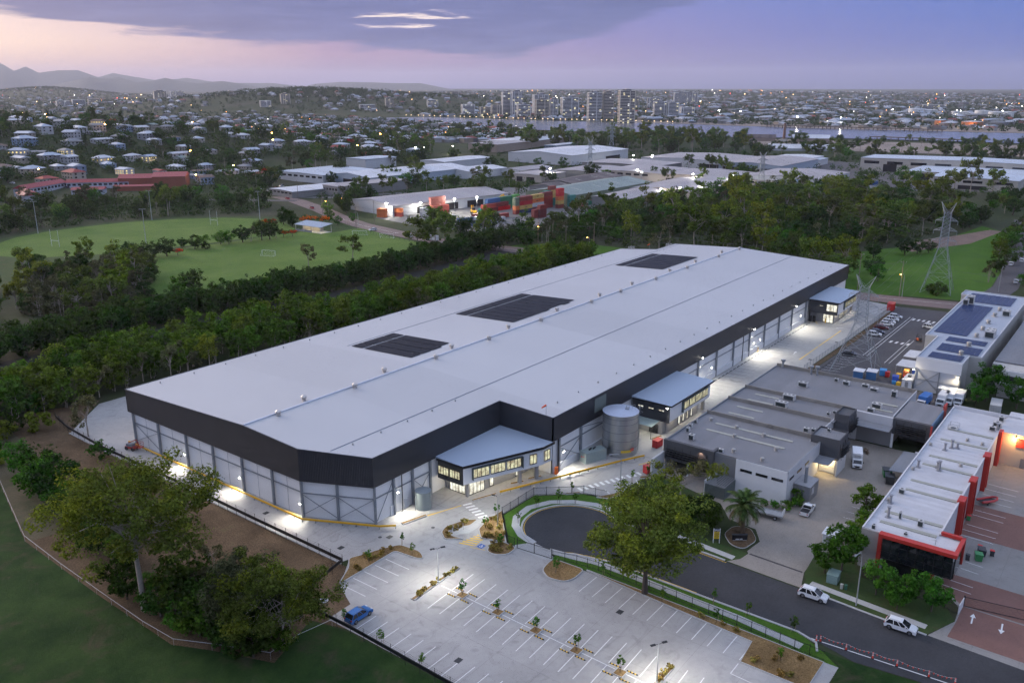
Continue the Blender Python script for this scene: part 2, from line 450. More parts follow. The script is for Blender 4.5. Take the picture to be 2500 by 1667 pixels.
# ------------------------------------------------------------------ surfaces of the place
def concrete_mat(name,col,joint=None,stain=.3,rough=.7):
    m = bpy.data.materials.new(name); m.use_nodes = True; nt = m.node_tree; b = nt.nodes['Principled BSDF']
    b.inputs['Roughness'].default_value = rough; b.inputs['Specular IOR Level'].default_value = .35
    tcn = nd(nt,'ShaderNodeTexCoord'); P = tcn.outputs['Object']
    n = nd(nt,'ShaderNodeTexNoise',ins={'Scale': .07,'Detail': 7.0,'Roughness': .62,'Distortion': .8}); nt.links.new(P,n.inputs[0])
    n2 = nd(nt,'ShaderNodeTexNoise',ins={'Scale': .9,'Detail': 6.0,'Roughness': .7}); nt.links.new(P,n2.inputs[0])
    n4 = nd(nt,'ShaderNodeTexNoise',ins={'Scale': .22,'Detail': 4.0,'Roughness': .55,'Distortion': 2.2}); nt.links.new(P,n4.inputs[0])
    f = mth(nt,'MULTIPLY_ADD',mth(nt,'SUBTRACT',n.outputs[0],.5),stain * 2.2,1.0)
    f = mth(nt,'MULTIPLY',f,mth(nt,'MULTIPLY_ADD',mth(nt,'SUBTRACT',n2.outputs[0],.5),stain * .9,1.0))
    blot = mth(nt,'MULTIPLY',mth(nt,'SUBTRACT',n4.outputs[0],.56),5.0,clamp=True)
    f = mth(nt,'MULTIPLY',f,mth(nt,'MULTIPLY_ADD',blot,-.8 * stain,1.0))
    # scuffs of turning tyres
    wv = nd(nt,'ShaderNodeTexWave',wave_type='RINGS',ins={'Scale': .12,'Distortion': 7.0,'Detail': 2.0,'Detail Scale': .35}); nt.links.new(P,wv.inputs[0])
    sc = mth(nt,'MULTIPLY',mth(nt,'SUBTRACT',wv.outputs[1],.93),12.0,clamp=True)
    n5 = nd(nt,'ShaderNodeTexNoise',ins={'Scale': .05,'Detail': 2.0}); nt.links.new(P,n5.inputs[0])
    sc = mth(nt,'MULTIPLY',sc,mth(nt,'MULTIPLY',mth(nt,'SUBTRACT',n5.outputs[0],.5),4.0,clamp=True))
    f = mth(nt,'MULTIPLY',f,mth(nt,'MULTIPLY_ADD',sc,-.22,1.0))
    if joint:
        sp = nd(nt,'ShaderNodeSeparateXYZ'); nt.links.new(P,sp.inputs[0])
        for i,(w,o) in enumerate(joint):
            if not w: continue
            fr = mth(nt,'FRACT',mth(nt,'DIVIDE',mth(nt,'ADD',sp.outputs[i],o + 1000 * w),w))
            ln = mth(nt,'LESS_THAN',mth(nt,'MULTIPLY',fr,w),.05)
            f = mth(nt,'MULTIPLY',f,mth(nt,'MULTIPLY_ADD',ln,-.28,1.0))
    nt.links.new(mixc(nt,1.0,col,f,'MULTIPLY'),b.inputs['Base Color'])
    MATS[name] = m
    return m
M_conc = concrete_mat('yard_concrete',(.36,.35,.335),((9.6,3.0),(7.5,1.5)),.36)
M_conc2 = concrete_mat('old_concrete',(.25,.24,.225),((6,0),(6,0)),.3)
M_path = concrete_mat('path_concrete',(.42,.42,.41),((3,0),(3,0)),.12)
M_asph = pm('asphalt',(.038,.039,.043),.8,var=.38,scale=.16,fine=.3,bump=.25,bscale=60)
M_asph_old = pm('old_asphalt',(.075,.072,.078),.85,var=.25,scale=.12,fine=.2)
M_rose = pm('rose_asphalt',(.17,.125,.115),.85,var=.2,scale=.1,fine=.15)
M_paver = pm('clay_paving',(.26,.235,.205),.85,var=.16,scale=.25,fine=.22,bump=.3,bscale=9)
M_redpave = pm('red_paving',(.20,.105,.085),.85,var=.14,scale=.3,fine=.2,bump=.3,bscale=9)
M_kerb = pm('kerb_concrete',(.42,.42,.41),.8,var=.12,scale=1.2)
M_white = pm('line_paint',(.72,.72,.70),.6,var=.12,scale=2.0,fine=.12)
M_yel = pm('yellow_paint',(.72,.46,.04),.55,var=.12,scale=2.0)
M_blue = pm('blue_paint',(.03,.10,.33),.55,var=.08,scale=2.0)

def mulch_mat(name,c1,c2):
    m = bpy.data.materials.new(name); m.use_nodes = True; nt = m.node_tree; b = nt.nodes['Principled BSDF']; b.inputs['Roughness'].default_value = .95
    b.inputs['Specular IOR Level'].default_value = .1
    tcn = nd(nt,'ShaderNodeTexCoord'); P = tcn.outputs['Object']
    v = nd(nt,'ShaderNodeTexNoise',ins={'Scale': 3.5,'Detail': 6.0,'Roughness': .8}); nt.links.new(P,v.inputs[0])
    n = nd(nt,'ShaderNodeTexNoise',ins={'Scale': .12,'Detail': 5.0,'Roughness': .7}); nt.links.new(P,n.inputs[0])
    c = mixc(nt,mth(nt,'MULTIPLY_ADD',mth(nt,'SUBTRACT',v.outputs[0],.5),3.2,.5,clamp=True),c1,c2)
    f = mth(nt,'MULTIPLY_ADD',mth(nt,'SUBTRACT',n.outputs[0],.5),2.0,1.0)
    c = mixc(nt,mth(nt,'MULTIPLY',mth(nt,'SUBTRACT',n.outputs[0],.60),5.0,clamp=True),c,(.085,.085,.035))
    nt.links.new(mixc(nt,1.0,c,f,'MULTIPLY'),b.inputs['Base Color'])
    bp = nd(nt,'ShaderNodeBump',ins={'Strength': .9,'Distance': .12}); nt.links.new(v.outputs[0],bp.inputs['Height']); nt.links.new(bp.outputs[0],b.inputs['Normal'])
    MATS[name] = m
    return m
M_mulch = mulch_mat('bark_mulch',(.068,.047,.028),(.175,.118,.070))
M_mulch2 = mulch_mat('bed_mulch',(.12,.075,.03),(.34,.22,.10))
def grass_mat(name,c1,c2,c3=None,big=.06):
    m = bpy.data.materials.new(name); m.use_nodes = True; nt = m.node_tree; b = nt.nodes['Principled BSDF']; b.inputs['Roughness'].default_value = .95
    b.inputs['Specular IOR Level'].default_value = .1
    tcn = nd(nt,'ShaderNodeTexCoord'); P = tcn.outputs['Object']
    n = nd(nt,'ShaderNodeTexNoise',ins={'Scale': big,'Detail': 8.0,'Roughness': .68}); nt.links.new(P,n.inputs[0])
    n2 = nd(nt,'ShaderNodeTexNoise',ins={'Scale': 2.5,'Detail': 5.0,'Roughness': .75}); nt.links.new(P,n2.inputs[0])
    c = mixc(nt,mth(nt,'MULTIPLY_ADD',mth(nt,'SUBTRACT',n.outputs[0],.5),3.0,.5,clamp=True),c1,c2)
    if c3:
        n3 = nd(nt,'ShaderNodeTexNoise',ins={'Scale': big * 1.3,'Detail': 7.0,'Roughness': .7,'Distortion': .6}); nt.links.new(P,n3.inputs[0])
        c = mixc(nt,mth(nt,'MULTIPLY',mth(nt,'SUBTRACT',n3.outputs[0],.53),5.0,clamp=True),c,c3)
    f = mth(nt,'MULTIPLY_ADD',n2.outputs[0],1.0,.5)
    nt.links.new(mixc(nt,1.0,c,f,'MULTIPLY'),b.inputs['Base Color'])
    bp = nd(nt,'ShaderNodeBump',ins={'Strength': .8,'Distance': .1}); nt.links.new(n2.outputs[0],bp.inputs['Height']); nt.links.new(bp.outputs[0],b.inputs['Normal'])
    MATS[name] = m
    return m
M_gnear = grass_mat('park_grass',(.010,.032,.007),(.036,.070,.017),(.075,.060,.038),.11)
M_gpitch = grass_mat('pitch_grass',(.068,.135,.024),(.125,.190,.042),None,.035)
M_glawn = grass_mat('lawn_grass',(.046,.112,.013),(.074,.145,.020),None,.3)
M_gverge = grass_mat('verge_grass',(.035,.070,.022),(.060,.085,.030),(.08,.07,.04),.2)
M_gslope = grass_mat('slope_grass',(.045,.110,.014),(.075,.150,.020),None,.05)
M_gdry = grass_mat('dry_grass',(.13,.105,.065),(.09,.085,.05),(.05,.075,.035),.1)

def surf(name,poly,z,m,parent=None):
    mb = MB().sheet(poly,z)
    if parent is None: return struct(name,mb,m)
    return mb.build(name,m,parent)

G0,G1,G2,G3 = .03,.06,.075,.085
# grass reserve, bottom left of the site, and the mulched bank
surf('grass_reserve',[(-60,-40),(60,-40),(74.0,20),(74.0,86),(72.4,93.5),(62.6,89.6),(59.0,99),(56.2,105),(56.4,126),(57.3,152.6),(65.2,181),(75,230),(60,300),(-60,320)],G0,M_gnear)
surf('mulch_bank',[(74.6,86),(72.4,93.5),(62.6,89.6),(59.0,99),(56.2,105),(56.4,126),(57.3,152.6),(65.2,181),(72,212),(88,216),(103,212),(87.4,196),(86.4,180),(86.2,100.2),(90.5,101),(81.2,96.9),(79,91.7),(74.4,91.5)],G0 + .004,M_mulch)
surf('dry_slope',[(57.6,152),(65.4,181),(72,212),(80,214),(77,190),(72,170),(66,150)],G0 + .008,M_gdry)

yard = surf('yard',[(74.2,26),(109.6,26),(109.6,50),(109.4,68),(109.2,74.3),(108.6,83.6),(116.4,90.9),(126.8,90.9),(133.4,83.4),(135.4,78.3),(147.4,77.4),(149,75.7),(152.9,76.2),(217,76.2),(238,75.4),(318,74),(331,74),(334,88),(336,100),(336,182),(131,182),(131,209),(101.3,209.3),(87.2,196),(86.4,180),(86.2,102.5),(88.1,102),(81.4,96.9),(79,91.8),(74.2,91.6)],G1,M_conc)
yard['label'] = 'pale concrete yard and car park around the warehouse'

# the cul-de-sac and the street
arc = [(120.2 + 8.9 * math.cos(a),77.6 + 8.9 * math.sin(a)) for a in np.linspace(R(-38),R(222),40)]
road = surf('road',[(127.6,71)] + arc[1:-1] + [(113.4,71),(114.6,66),(114.6,33),(113.6,30),(112.2,24.7),(113.8,12),(115.5,-40),(125.5,-40),(124.6,5),(125.2,20),(126,40),(126.7,57),(127.4,66)],G1 - .01,M_asph)
karc = [(120.2 + 9.15 * math.cos(a),77.6 + 9.15 * math.sin(a)) for a in np.linspace(R(-38),R(222),48)]
kb = MB()
kb.strip([(127.0,57),(127.65,66),(127.85,70.6)] + karc[1:-1] + [(113.1,70.6),(114.35,66),(114.35,33.4),(113.4,30.4),(111.4,29.6)],.35,0,.16)
kb.strip([(127.0,57),(126.75,50.5)],.35,0,.16)
kb.strip([(126.2,37),(125.4,26),(125.0,18)],.35,0,.16)
kb.build('kerb',M_kerb,road)
yarc = [(120.2 + 8.75 * math.cos(a),77.6 + 8.75 * math.sin(a)) for a in np.linspace(R(-30),R(215),48)]
MB().strip(yarc + [(113.6,70.6),(114.75,66),(114.75,50)],.12,G1 - .012,G1 - .004).build('yellow_line',M_yel,road)
MB().strip([(126.4,66),(126.45,57),(126.2,50)],.12,G1 - .012,G1 - .004).build('yellow_line',M_yel,road)
MB().strip([(113.9,32.2),(114.6,23),(115.6,8),(116.6,-10)],.16,G1 - .012,G1 - .003).build('edge_line',M_white,road)
# lawn ring, footpath and planting round the head of the street
surf('lawn',[(108.7,80.6),(109.0,83.5),(115.4,89.2),(116.6,90.6),(126.6,90.6),(133.1,83.4),(134.2,77.3),(131,72),(127.9,71),(127.2,72),(129,77)] + [(120.2 + 9.3 * math.cos(a),77.6 + 9.3 * math.sin(a)) for a in np.linspace(R(0),R(200),24)] + [(110.6,76),(109.4,76)],G0 + .02,M_glawn)
pth = MB().strip([(131.0,73.2),(130.8,79),(129.2,83.2),(126.4,86.6),(122,88.6),(117.6,88.2),(114.8,86.4),(112.6,83.4),(111.6,80)],1.5,.02,G1 + .01)
struct('footpath',pth,M_path)
surf('verge',[(113.9,69),(114.2,66),(114.2,33.5),(112.5,29.8),(109.6,26),(109.7,31.8),(109.7,68),(109.4,74),(111.3,75)],G0 + .015,M_glawn)
pth2 = MB().strip([(111.2,76.4),(112.0,71.5),(112.9,67.5),(112.9,62),(112.45,50),(112.3,42),(111.2,31.8)],1.5,.02,G1 + .01)
struct('footpath',pth2,M_path)
surf('crossover',[(108.9,82.4),(111.8,80.2),(111.4,76.5),(109.4,74.0),(108.3,75),(108.2,81)],G1 + .006,M_path)
surf('far_verge',[(126.9,50),(127.1,57),(127.8,71),(131,72),(134.2,77),(138,75),(150,74.5),(147,64),(146,60),(137,57),(131.5,56.8),(131.3,48.3),(128.8,48.6)],G0 + .02,M_gverge)
MB()
struct('footpath',MB().strip([(129.4,62),(129.1,57.5),(128.4,49.6)],1.35,.02,G1 + .005),M_path)
surf('far_verge',[(126.3,36.9),(125.2,18.1),(131.4,15.4),(134.2,17),(135.4,30.2),(138.9,32.5),(140,39),(131.2,38.3),(129,37.3)],G0 + .02,M_gverge)
struct('footpath',MB().strip([(128.6,36.4),(128.4,34),(127.7,25.2),(127.2,18.5)],1.35,.02,G1 + .005),M_path)
surf('grass_corner',[(112.2,29.4),(109.6,26),(74.2,26),(74,20),(66,-40),(115.2,-40),(113.6,12),(112,24.6)],G0 + .02,M_gnear)
# forecourt of the grey unit, clay paved; the red-framed unit's paving
surf('forecourt',[(126.75,50.2),(126.25,37.2),(131.2,38.4),(139,38.5),(141.5,33.2),(150,34),(160,33),(194,33),(194,76),(150,76),(147,64),(146,60),(141,56),(140.3,50.5),(136.5,48.2),(132,48.7),(131.3,48.2),(128.8,48.6)],G1 - .012,M_paver)
MB().strip([(131.35,48),(131.0,38.6)],.45,G1 - .012,G1 - .006).build('drain_channel',pm('drain_steel',(.05,.045,.045),.6),bpy.data.objects['forecourt'])
fc2 = surf('side_yard',[(125.1,17.9),(124.2,5),(124,-30),(215,-30),(215,21.5),(141.5,21),(139.6,18.5),(135.5,15.6),(131.3,15.4)],G1 - .014,M_conc2)
surf('paving_band',[(136.6,15.4),(137.6,-20),(145.4,-20),(145.6,18.2),(141.4,20.5),(139.6,18.5)],G1 - .006,M_redpave,fc2)
surf('paving_band',[(160.6,-20),(174.9,-20),(175.4,20.6),(161.2,20.6)],G1 - .006,M_redpave,fc2)
surf('paving_band',[(126.5,15.5),(126.3,-10),(136.4,-10),(136.4,15.2),(131.4,15.2)],G1 - .006,M_redpave,fc2)
# neighbour's bitumen yard behind the security fence
surf('bitumen_yard',[(216.5,41),(216.5,76.0),(238,73.6),(276,72.4),(320,73.6),(331,74),(333.5,60),(333,50),(238,46),(238,34),(216,33)],G1 - .016,M_asph_old)
surf('planting_strip',[(236,75.2),(276.9,74.2),(320,74.2),(320,73.2),(276,72.6),(236,73.9)],G1 + .01,M_mulch)
# cross street at the far end and the arterial on the left
hw = struct('cross_road',MB().strip([(356,-60),(351,20),(345,60),(341,82),(338,130),(338,200),(340,232),(337,262),(333,300),(338,335),(346,372),(356,400),(375,440),(395,490),(415,560),(440,640),(480,760)],12.5,.01,.06),M_rose)
for k,seg in enumerate(([(349.5,40),(347,60),(341.5,84)],[(337.8,200),(339.9,232),(336.8,262),(332.8,300)],[(337.8,335),(345.6,372),(356,400)])):
    MB().strip(seg,.18,.06,.066).build('centre_line',M_white,hw)
struct('side_street',MB().strip([(352,52),(370,49),(390,47.5),(420,49.5),(452,52),(520,58),(600,70)],9,.02,.07),M_asph_old)
struct('suburb_road',MB().strip([(395,490),(352,560),(330,640),(322,700),(300,740),(262,760),(180,790)],8,.04,.1),M_asph_old)
surf('slope_field',[(344,92),(352,72),(356,54),(382,52),(420,54),(470,60),(545,72),(560,85),(500,92),(470,100),(430,120),(380,150),(346,150)],G0,M_gslope)
surf('dirt_bank',[(450,97),(462,93),(492,79),(545,72.5),(548,79),(512,91),(489,102),(462,106)],G0 + .02,pm('bare_earth',(.20,.135,.105),.95,var=.25,scale=.15,fine=.2))
surf('roadside_grass',[(344.5,150),(346,232),(343,262),(352,262),(372,236),(380,150)],G0 + .01,M_gslope)
# ovals
def ell(cx,cy,a,b,rz,n=48,f=1.0):
    out = []
    for k in range(n):
        t = 2 * math.pi * k / n; x,y = a * f * math.cos(t),b * f * math.sin(t)
        out.append((cx + x * math.cos(rz) - y * math.sin(rz),cy + x * math.sin(rz) + y * math.cos(rz)))
    return out
surf('oval_pitch',[(181,424),(176,440),(180,460),(191,477),(205,488),(222,494),(245,495),(270,492),(296,479),(316,461),(326,440),(327,420),(314,392),(296,386),(262,390),(230,397),(205,407)],G0 + .01,M_gpitch)
surf('sports_field',[(176,310),(188,298),(205,294),(236,287),(258,282),(300,279),(322,283),(323,300),(329,334),(340,366),(318,366),(309,382),(296,384),(262,386),(238,390),(216,384),(204,366)],G0 + .01,M_gpitch)
surf('grass_bank',[(150,400),(168,424),(170,450),(186,484),(220,500),(262,500),(300,486),(330,452),(345,420),(352,404),(330,330),(318,284),(258,279),(176,295),(140,330)],G0 - .01,M_gverge)
surf('creek',[(60,252),(130,256),(210,246),(330,236),(335,262),(240,256),(170,262),(100,266),(60,262)],G0 - .02,pm('creek_mud',(.02,.022,.018),.95,var=.2))
# industrial hardstands
ind = surf('container_yard',[(368,296),(395,290),(470,296),(520,318),(600,330),(640,420),(560,470),(480,420),(420,420),(372,388),(362,340)],G0,concrete_mat('hardstand',(.15,.145,.145),None,.3))
surf('works_yard',[(640,215),(700,200),(760,90),(900,80),(960,300),(900,560),(720,600),(660,480),(640,360)],G0,pm('estate_asphalt',(.085,.083,.085),.9,var=.3,scale=.03))
surf('factory_yard',[(398,520),(420,480),(470,460),(560,480),(580,560),(520,640),(470,640),(420,600)],G0,concrete_mat('factory_yard_concrete',(.13,.125,.125),None,.3))
# river
M_water = pm('river_water',(.11,.12,.145),.22,var=.15,scale=.01,bump=.05,bscale=.12,spec=.6)
surf('river',[polar(a,r) for a,r in ((53,2800),(48.9,2491),(46,2390),(43.8,2287),(41,2200),(38.8,2126),(36,2022),(32,1955),(28.2,1906),(23.6,1813),(18.2,1733),(14,1714),(10.3,1701),(7.3,1704),(-6,1760),(-14,1800),(-14,1330),(-2,1370),(8.3,1406),(11.4,1410),(16.6,1423),(20.4,1414),(25.2,1408),(30,1490),(37.1,1622),(40,1760),(43.8,1975),(47.3,2105),(49.2,2291),(53,2500))],1.2,M_water)
# ------------------------------------------------------------------ the warehouse
M_roof = ribbed('roof_sheet',(.46,.47,.485),.34,0.0,'X',.35,.05,.06,seam=('X',24.0),seamd=.10)
M_fasc = ribbed('dark_cladding',(.032,.033,.038),.55,0.0,'X',.30,.10,.5,lines=.12)
M_fascy = ribbed('dark_cladding_side',(.032,.033,.038),.55,0.0,'Y',.30,.10,.5,lines=.12)
M_wall = pm('pale_wall_panel',(.76,.76,.75),.7,var=.05,scale=.25)
M_steel = pm('galvanised_steel',(.30,.32,.34),.45,.5,var=.12,scale=1.0)
M_gsteel = pm('grey_paint_steel',(.22,.24,.26),.5,.2,var=.1,scale=1.0)
M_black = pm('black_metal',(.012,.012,.014),.5,.0,var=.1)
M_dark = pm('charcoal_panel',(.045,.047,.052),.6,var=.08)
M_whitep = pm('white_render',(.68,.69,.70),.7,var=.05,scale=.3)
M_greyw = pm('grey_render',(.27,.27,.275),.75,var=.08,scale=.4)
M_joint = pm('flashing',(.16,.19,.24),.5,.2,var=.05)
M_ylw = pm('yellow_rail_paint',(.75,.42,.02),.4,var=.08)
M_warm = lit_window('lit_office_window',(1.0,.80,.50),.50,1.2)
M_warm2 = lit_window('lit_lobby_window',(1.0,.88,.66),.75,.9)
M_flood = emit('flood_lens',(1.0,.96,.86),60.0)
M_glass = pm('dark_glass',(.012,.014,.018),.08,var=.05,spec=.7)
M_solar = None
def solar_mat(name,px,py,col=(.008,.009,.015),line=(.035,.038,.048),lw=.03,rough=.4):
    m = bpy.data.materials.new(name); m.use_nodes = True; nt = m.node_tree; b = nt.nodes['Principled BSDF']; b.inputs['Roughness'].default_value = rough
    b.inputs['Specular IOR Level'].default_value = .06
    tcn = nd(nt,'ShaderNodeTexCoord'); sp = nd(nt,'ShaderNodeSeparateXYZ'); nt.links.new(tcn.outputs['Object'],sp.inputs[0])
    fx = mth(nt,'MULTIPLY',mth(nt,'FRACT',mth(nt,'DIVIDE',sp.outputs[0],px)),px); fy = mth(nt,'MULTIPLY',mth(nt,'FRACT',mth(nt,'DIVIDE',sp.outputs[1],py)),py)
    g = mth(nt,'MAXIMUM',mth(nt,'LESS_THAN',fx,lw),mth(nt,'LESS_THAN',fy,lw))
    nt.links.new(mixc(nt,g,col,line),b.inputs['Base Color']); MATS[name] = m
    return m
M_pv = solar_mat('solar_glass',1.05,1.05)

RZ,RY,RS = 14.65,136.3,.0433
def rz_(y): return RZ - RS * abs(y - RY)
FB = 7.5
wh = thing('warehouse','very long warehouse with pale metal roof, charcoal fascia and white walls','warehouse',(93.5,136.3,0))
# roof planes with a little thickness
def plane_part(name,poly,zf,m,parent,t=.12):
    z1 = [zf(p) for p in poly]; z0 = [z - t for z in z1]
    return MB().prism(poly,z0,z1).build(name,m,parent)
zfun = lambda p: rz_(p[1])
roofL = plane_part('roof',[(93.15,136.3),(333.3,136.3),(331.8,165.1),(315.6,165.1),(310.8,179.3),(93.15,179.3)],zfun,M_roof,wh)
roofR = plane_part('roof',[(93.15,136.3),(93.15,120.2),(99.35,107.25),(136.75,107.25),(136.75,93.35),(333.3,93.35),(333.3,136.3)],zfun,M_roof,wh)
MB().bar((93.2,136.3,RZ + .03),(333.2,136.3,RZ + .03),.28).build('ridge_cap',pm('ridge_flashing',(.52,.56,.64),.5,var=.03),wh)
def seamline(x0,x1,y,w=.22):
    MB().prism([(x0,y - w / 2),(x1,y - w / 2),(x1,y + w / 2),(x0,y + w / 2)],rz_(y) + .0,rz_(y) + .05).build('expansion_joint',M_joint,wh)
seamline(96.5,333.1,115.1); seamline(144.6,331.6,163.2,.18)
# fascia
def vwall(mb,a,b,z0,za,zb,t=.25):
    dx,dy = b[0] - a[0],b[1] - a[1]; l = math.hypot(dx,dy); nx,ny = dy / l * t,-dx / l * t
    mb.add([(a[0],a[1],z0),(b[0],b[1],z0),(b[0],b[1],zb),(a[0],a[1],za),(a[0] - nx,a[1] - ny,z0),(b[0] - nx,b[1] - ny,z0),(b[0] - nx,b[1] - ny,zb),(a[0] - nx,a[1] - ny,za)],
           [(0,1,2,3),(5,4,7,6),(3,2,6,7),(1,0,4,5),(0,3,7,4),(2,1,5,6)])
foot = [(93.0,179.45),(93.0,136.3),(93.0,120.15),(99.25,107.1),(136.6,107.1),(136.6,93.2),(333.45,93.2),(333.45,136.3),(331.95,165.25),(315.7,165.25),(310.9,179.45)]
zt = lambda p: rz_(p[1]) - .03
for i,(a,b) in enumerate(zip(foot,foot[1:] + foot[:1])):
    if i == 1: continue
    mb = MB()
    if i == 0:
        vwall(mb,a,b,FB,zt(a),zt(b)); vwall(mb,b,foot[2],FB,zt(b),zt(foot[2]))
    else: vwall(mb,a,b,FB,zt(a),zt(b))
    mb.build('fascia',M_fascy if abs(a[0] - b[0]) < abs(a[1] - b[1]) else M_fasc,wh)
# trims along the roof edge
mb = MB()
for a,b in zip(foot,foot[1:] + foot[:1]): mb.bar((a[0],a[1],zt(a) + .03),(b[0],b[1],zt(b) + .03),.13)
mb.build('roof_edge_trim',pm('edge_trim',(.07,.075,.085),.5,.3,var=.05),wh)
# wall shell behind
wpts = [(93.5,178.9),(93.5,120.35),(99.75,107.55),(137.1,107.55),(137.1,93.7),(332.9,93.7),(332.9,136.3),(331.4,164.7),(315.3,164.7),(310.4,178.9)]
for a,b in zip(wpts,wpts[1:] + wpts[:1]):
    mb = MB(); vwall(mb,a,b,.02,FB + .6,FB + .6,.2); mb.build('wall',M_wall,wh)
MB().prism([(p[0],p[1]) for p in wpts],FB + .55,FB + .62).build('soffit',M_greyw,wh)
# steel frame on the faces one sees
cols = MB()
def column(x,y,d=(0,-1),top=FB,w=.42):
    MB().obox((x + d[0] * .25,y + d[1] * .25,.03),(w,w,top - .03),math.atan2(d[1],d[0])).build('column',M_gsteel,wh)
def beam(a,b,r=.13,name='girt'): MB().bar(a,b,r).build(name,M_gsteel,wh)
ncol = [177.6,167.7,157.2,147.7,138.0,128.6,120.0]
for y in ncol: column(93.4,y,(-1,0))
for a,b in zip(ncol,ncol[1:]): beam((93.25,a - .25,5.2),(93.25,b + .25,5.2))
beam((93.2,177.2,5.0),(93.2,168,1.0),.07,'brace'); beam((93.2,177.2,1.0),(93.2,168,5.0),.07,'brace')
for y0,y1 in zip(ncol,ncol[1:]):
    m_ = (y0 + y1) / 2; MB().box(93.28,93.31,m_ - .03,m_ + .03,.03,FB).build('panel_joint',M_joint,wh)
chd = Vector((6.25,-12.8,0)).normalized(); chn = (-.9,-.44)
for t in (.5,1.0):
    p = Vector((93.5,120.35,0)).lerp(Vector((99.75,107.55,0)),t); column(p.x,p.y,chn if t < 1 else (-.5,-.87))
A_,B_,C_ = Vector((93.3,120.2,0)),Vector((96.4,113.8,0)),Vector((99.6,107.4,0))
off = Vector((-.28,-.14,0))
for a,b in ((A_,B_),(B_,C_)):
    beam(a + off + Vector((0,0,5.2)),b + off + Vector((0,0,5.2)))
    beam(a + off + Vector((0,0,5.1)),b + off + Vector((0,0,.6)),.07,'brace'); beam(a + off + Vector((0,0,.6)),b + off + Vector((0,0,5.1)),.07,'brace')
for x in (104.5,109.6,114.6): column(x,107.5)
for a,b in ((99.8,104.3),(104.7,109.4),(109.8,114.4)):
    beam((a,107.25,5.2),(b,107.25,5.2))
beam((99.9,107.2,.6),(104.3,107.2,7.2),.07,'brace'); beam((109.9,107.2,.6),(114.4,107.2,5.1),.07,'brace'); beam((109.9,107.2,5.1),(114.4,107.2,.6),.07,'brace')
scol = [139.2,147.6,159.0,170.0,193.4,205.2,216.9,228.4,240.0,251.8,263.9,275.5,288.6]
for x in scol: column(x,93.6)
for a,b in zip(scol,scol[1:]):
    if a == 170.0: continue
    beam((a + .25,93.4,5.4),(b - .25,93.4,5.4))
    MB().box(a + .3,b - .3,93.28,93.62,.03,1.75).build('dado_wall',M_whitep,wh)
beam((139.4,93.3,1),(147.4,93.3,5.3),.08,'brace'); beam((139.4,93.3,5.3),(147.4,93.3,1),.08,'brace'); beam((147.8,93.3,7.2),(158.8,93.3,5.4),.08,'brace')
for x in (234.6,138.6): MB().bar((x,93.1,.05),(x,93.1,7.6),.12,8).build('downpipe',M_black,wh)
MB().bar((106.4,107.0,.05),(106.4,107.0,7.6),.1,8).build('downpipe',M_black,wh)
for x in (104.0,107.8): MB().box(x - .5,x + .5,107.3,107.5,.05,2.1).build('door',M_whitep,wh)
MB().box(152.5,157.2,93.05,93.15,9.0,12.2).build('louvre',pm('louvre_grey',(.16,.19,.17),.5,.3,var=.1,scale=3),wh)
# roof vents along the ridge
vb = MB()
vb.cyl(0,0,0,.45,.42,14); vb.cyl(0,0,.45,.62,.42,14,.62); vb.cyl(0,0,.62,.98,.62,14,.60); vb.cyl(0,0,.98,1.22,.60,14,.25)
M_vent = pm('spun_steel',(.55,.52,.49),.3,.85,var=.15,scale=3)
vent_me = vb.mesh('roof_vent',M_vent); smooth_by_angle(vent_me,35)
VENTX = [(100.7,0),(109.5,1),(121.3,0),(133,1),(147.7,0),(156.6,1),(168.2,0),(180,1),(191.6,0),(203.5,1),(218,0),(227.1,1),(235.5,0),(247.4,1),(259,0),(274.3,1),(282.6,0),(294.9,1),(309.4,0),(318.3,1),(329,0)]
for x,k in VENTX:
    y = 138.0 if k else 135.2
    inst(vent_me,'roof_vent',wh,(x - 93.5,y - 136.3,rz_(y) - .02),(0,0,x))
pent = MB().cyl(0,0,0,.25,.14,8).cyl(0,0,.25,.32,.2,8).mesh('roof_penetration',M_steel)
for x in np.arange(100,305,8.7): inst(pent,'roof_pipe',wh,(x - 93.5,176.6 - 136.3,rz_(176.6)))
for x in np.arange(144,330,8.2): inst(pent,'roof_pipe',wh,(x - 93.5,97.2 - 136.3,rz_(97.2)))
for x in np.arange(101,135,7.3): inst(pent,'roof_pipe',wh,(x - 93.5,114.0 - 136.3,rz_(114)))
# solar strips
def strip_pv(x0,x1,y0,y1):
    z = lambda y: rz_(y) + .10
    MB().prism([(x0,y0),(x1,y0),(x1,y1),(x0,y1)],[z(y0),z(y0),z(y1),z(y1)],[z(y0) + .05,z(y0) + .05,z(y1) + .05,z(y1) + .05]).build('solar_array',M_pv,wh)
def pv_block(xs,ya,yb):
    for x0,x1 in xs: strip_pv(x0,x1,ya,yb)
b1 = [(144.9 + k * 3.85,144.9 + k * 3.85 + 3.55) for k in range(4)]
for k,(x0,x1) in enumerate(b1): strip_pv(x0,x1,158.0,161.9); strip_pv(x0,x1,140.9 + (.0 if k < 3 else .9),157.2)
b2 = [(185.9 + k * 3.62,185.9 + k * 3.62 + 3.4) for k in range(9)]
for k,(x0,x1) in enumerate(b2): strip_pv(x0,x1,158.0,161.9); strip_pv(x0,x1,140.8 + (.9 if k in (5,6,8) else 0),157.2)
b3 = [(276.2 + k * 3.62,276.2 + k * 3.62 + 3.4) for k in range(8)]
for k,(x0,x1) in enumerate(b3): strip_pv(x0,x1,158.0,161.4); strip_pv(x0,x1,141.8,157.2)
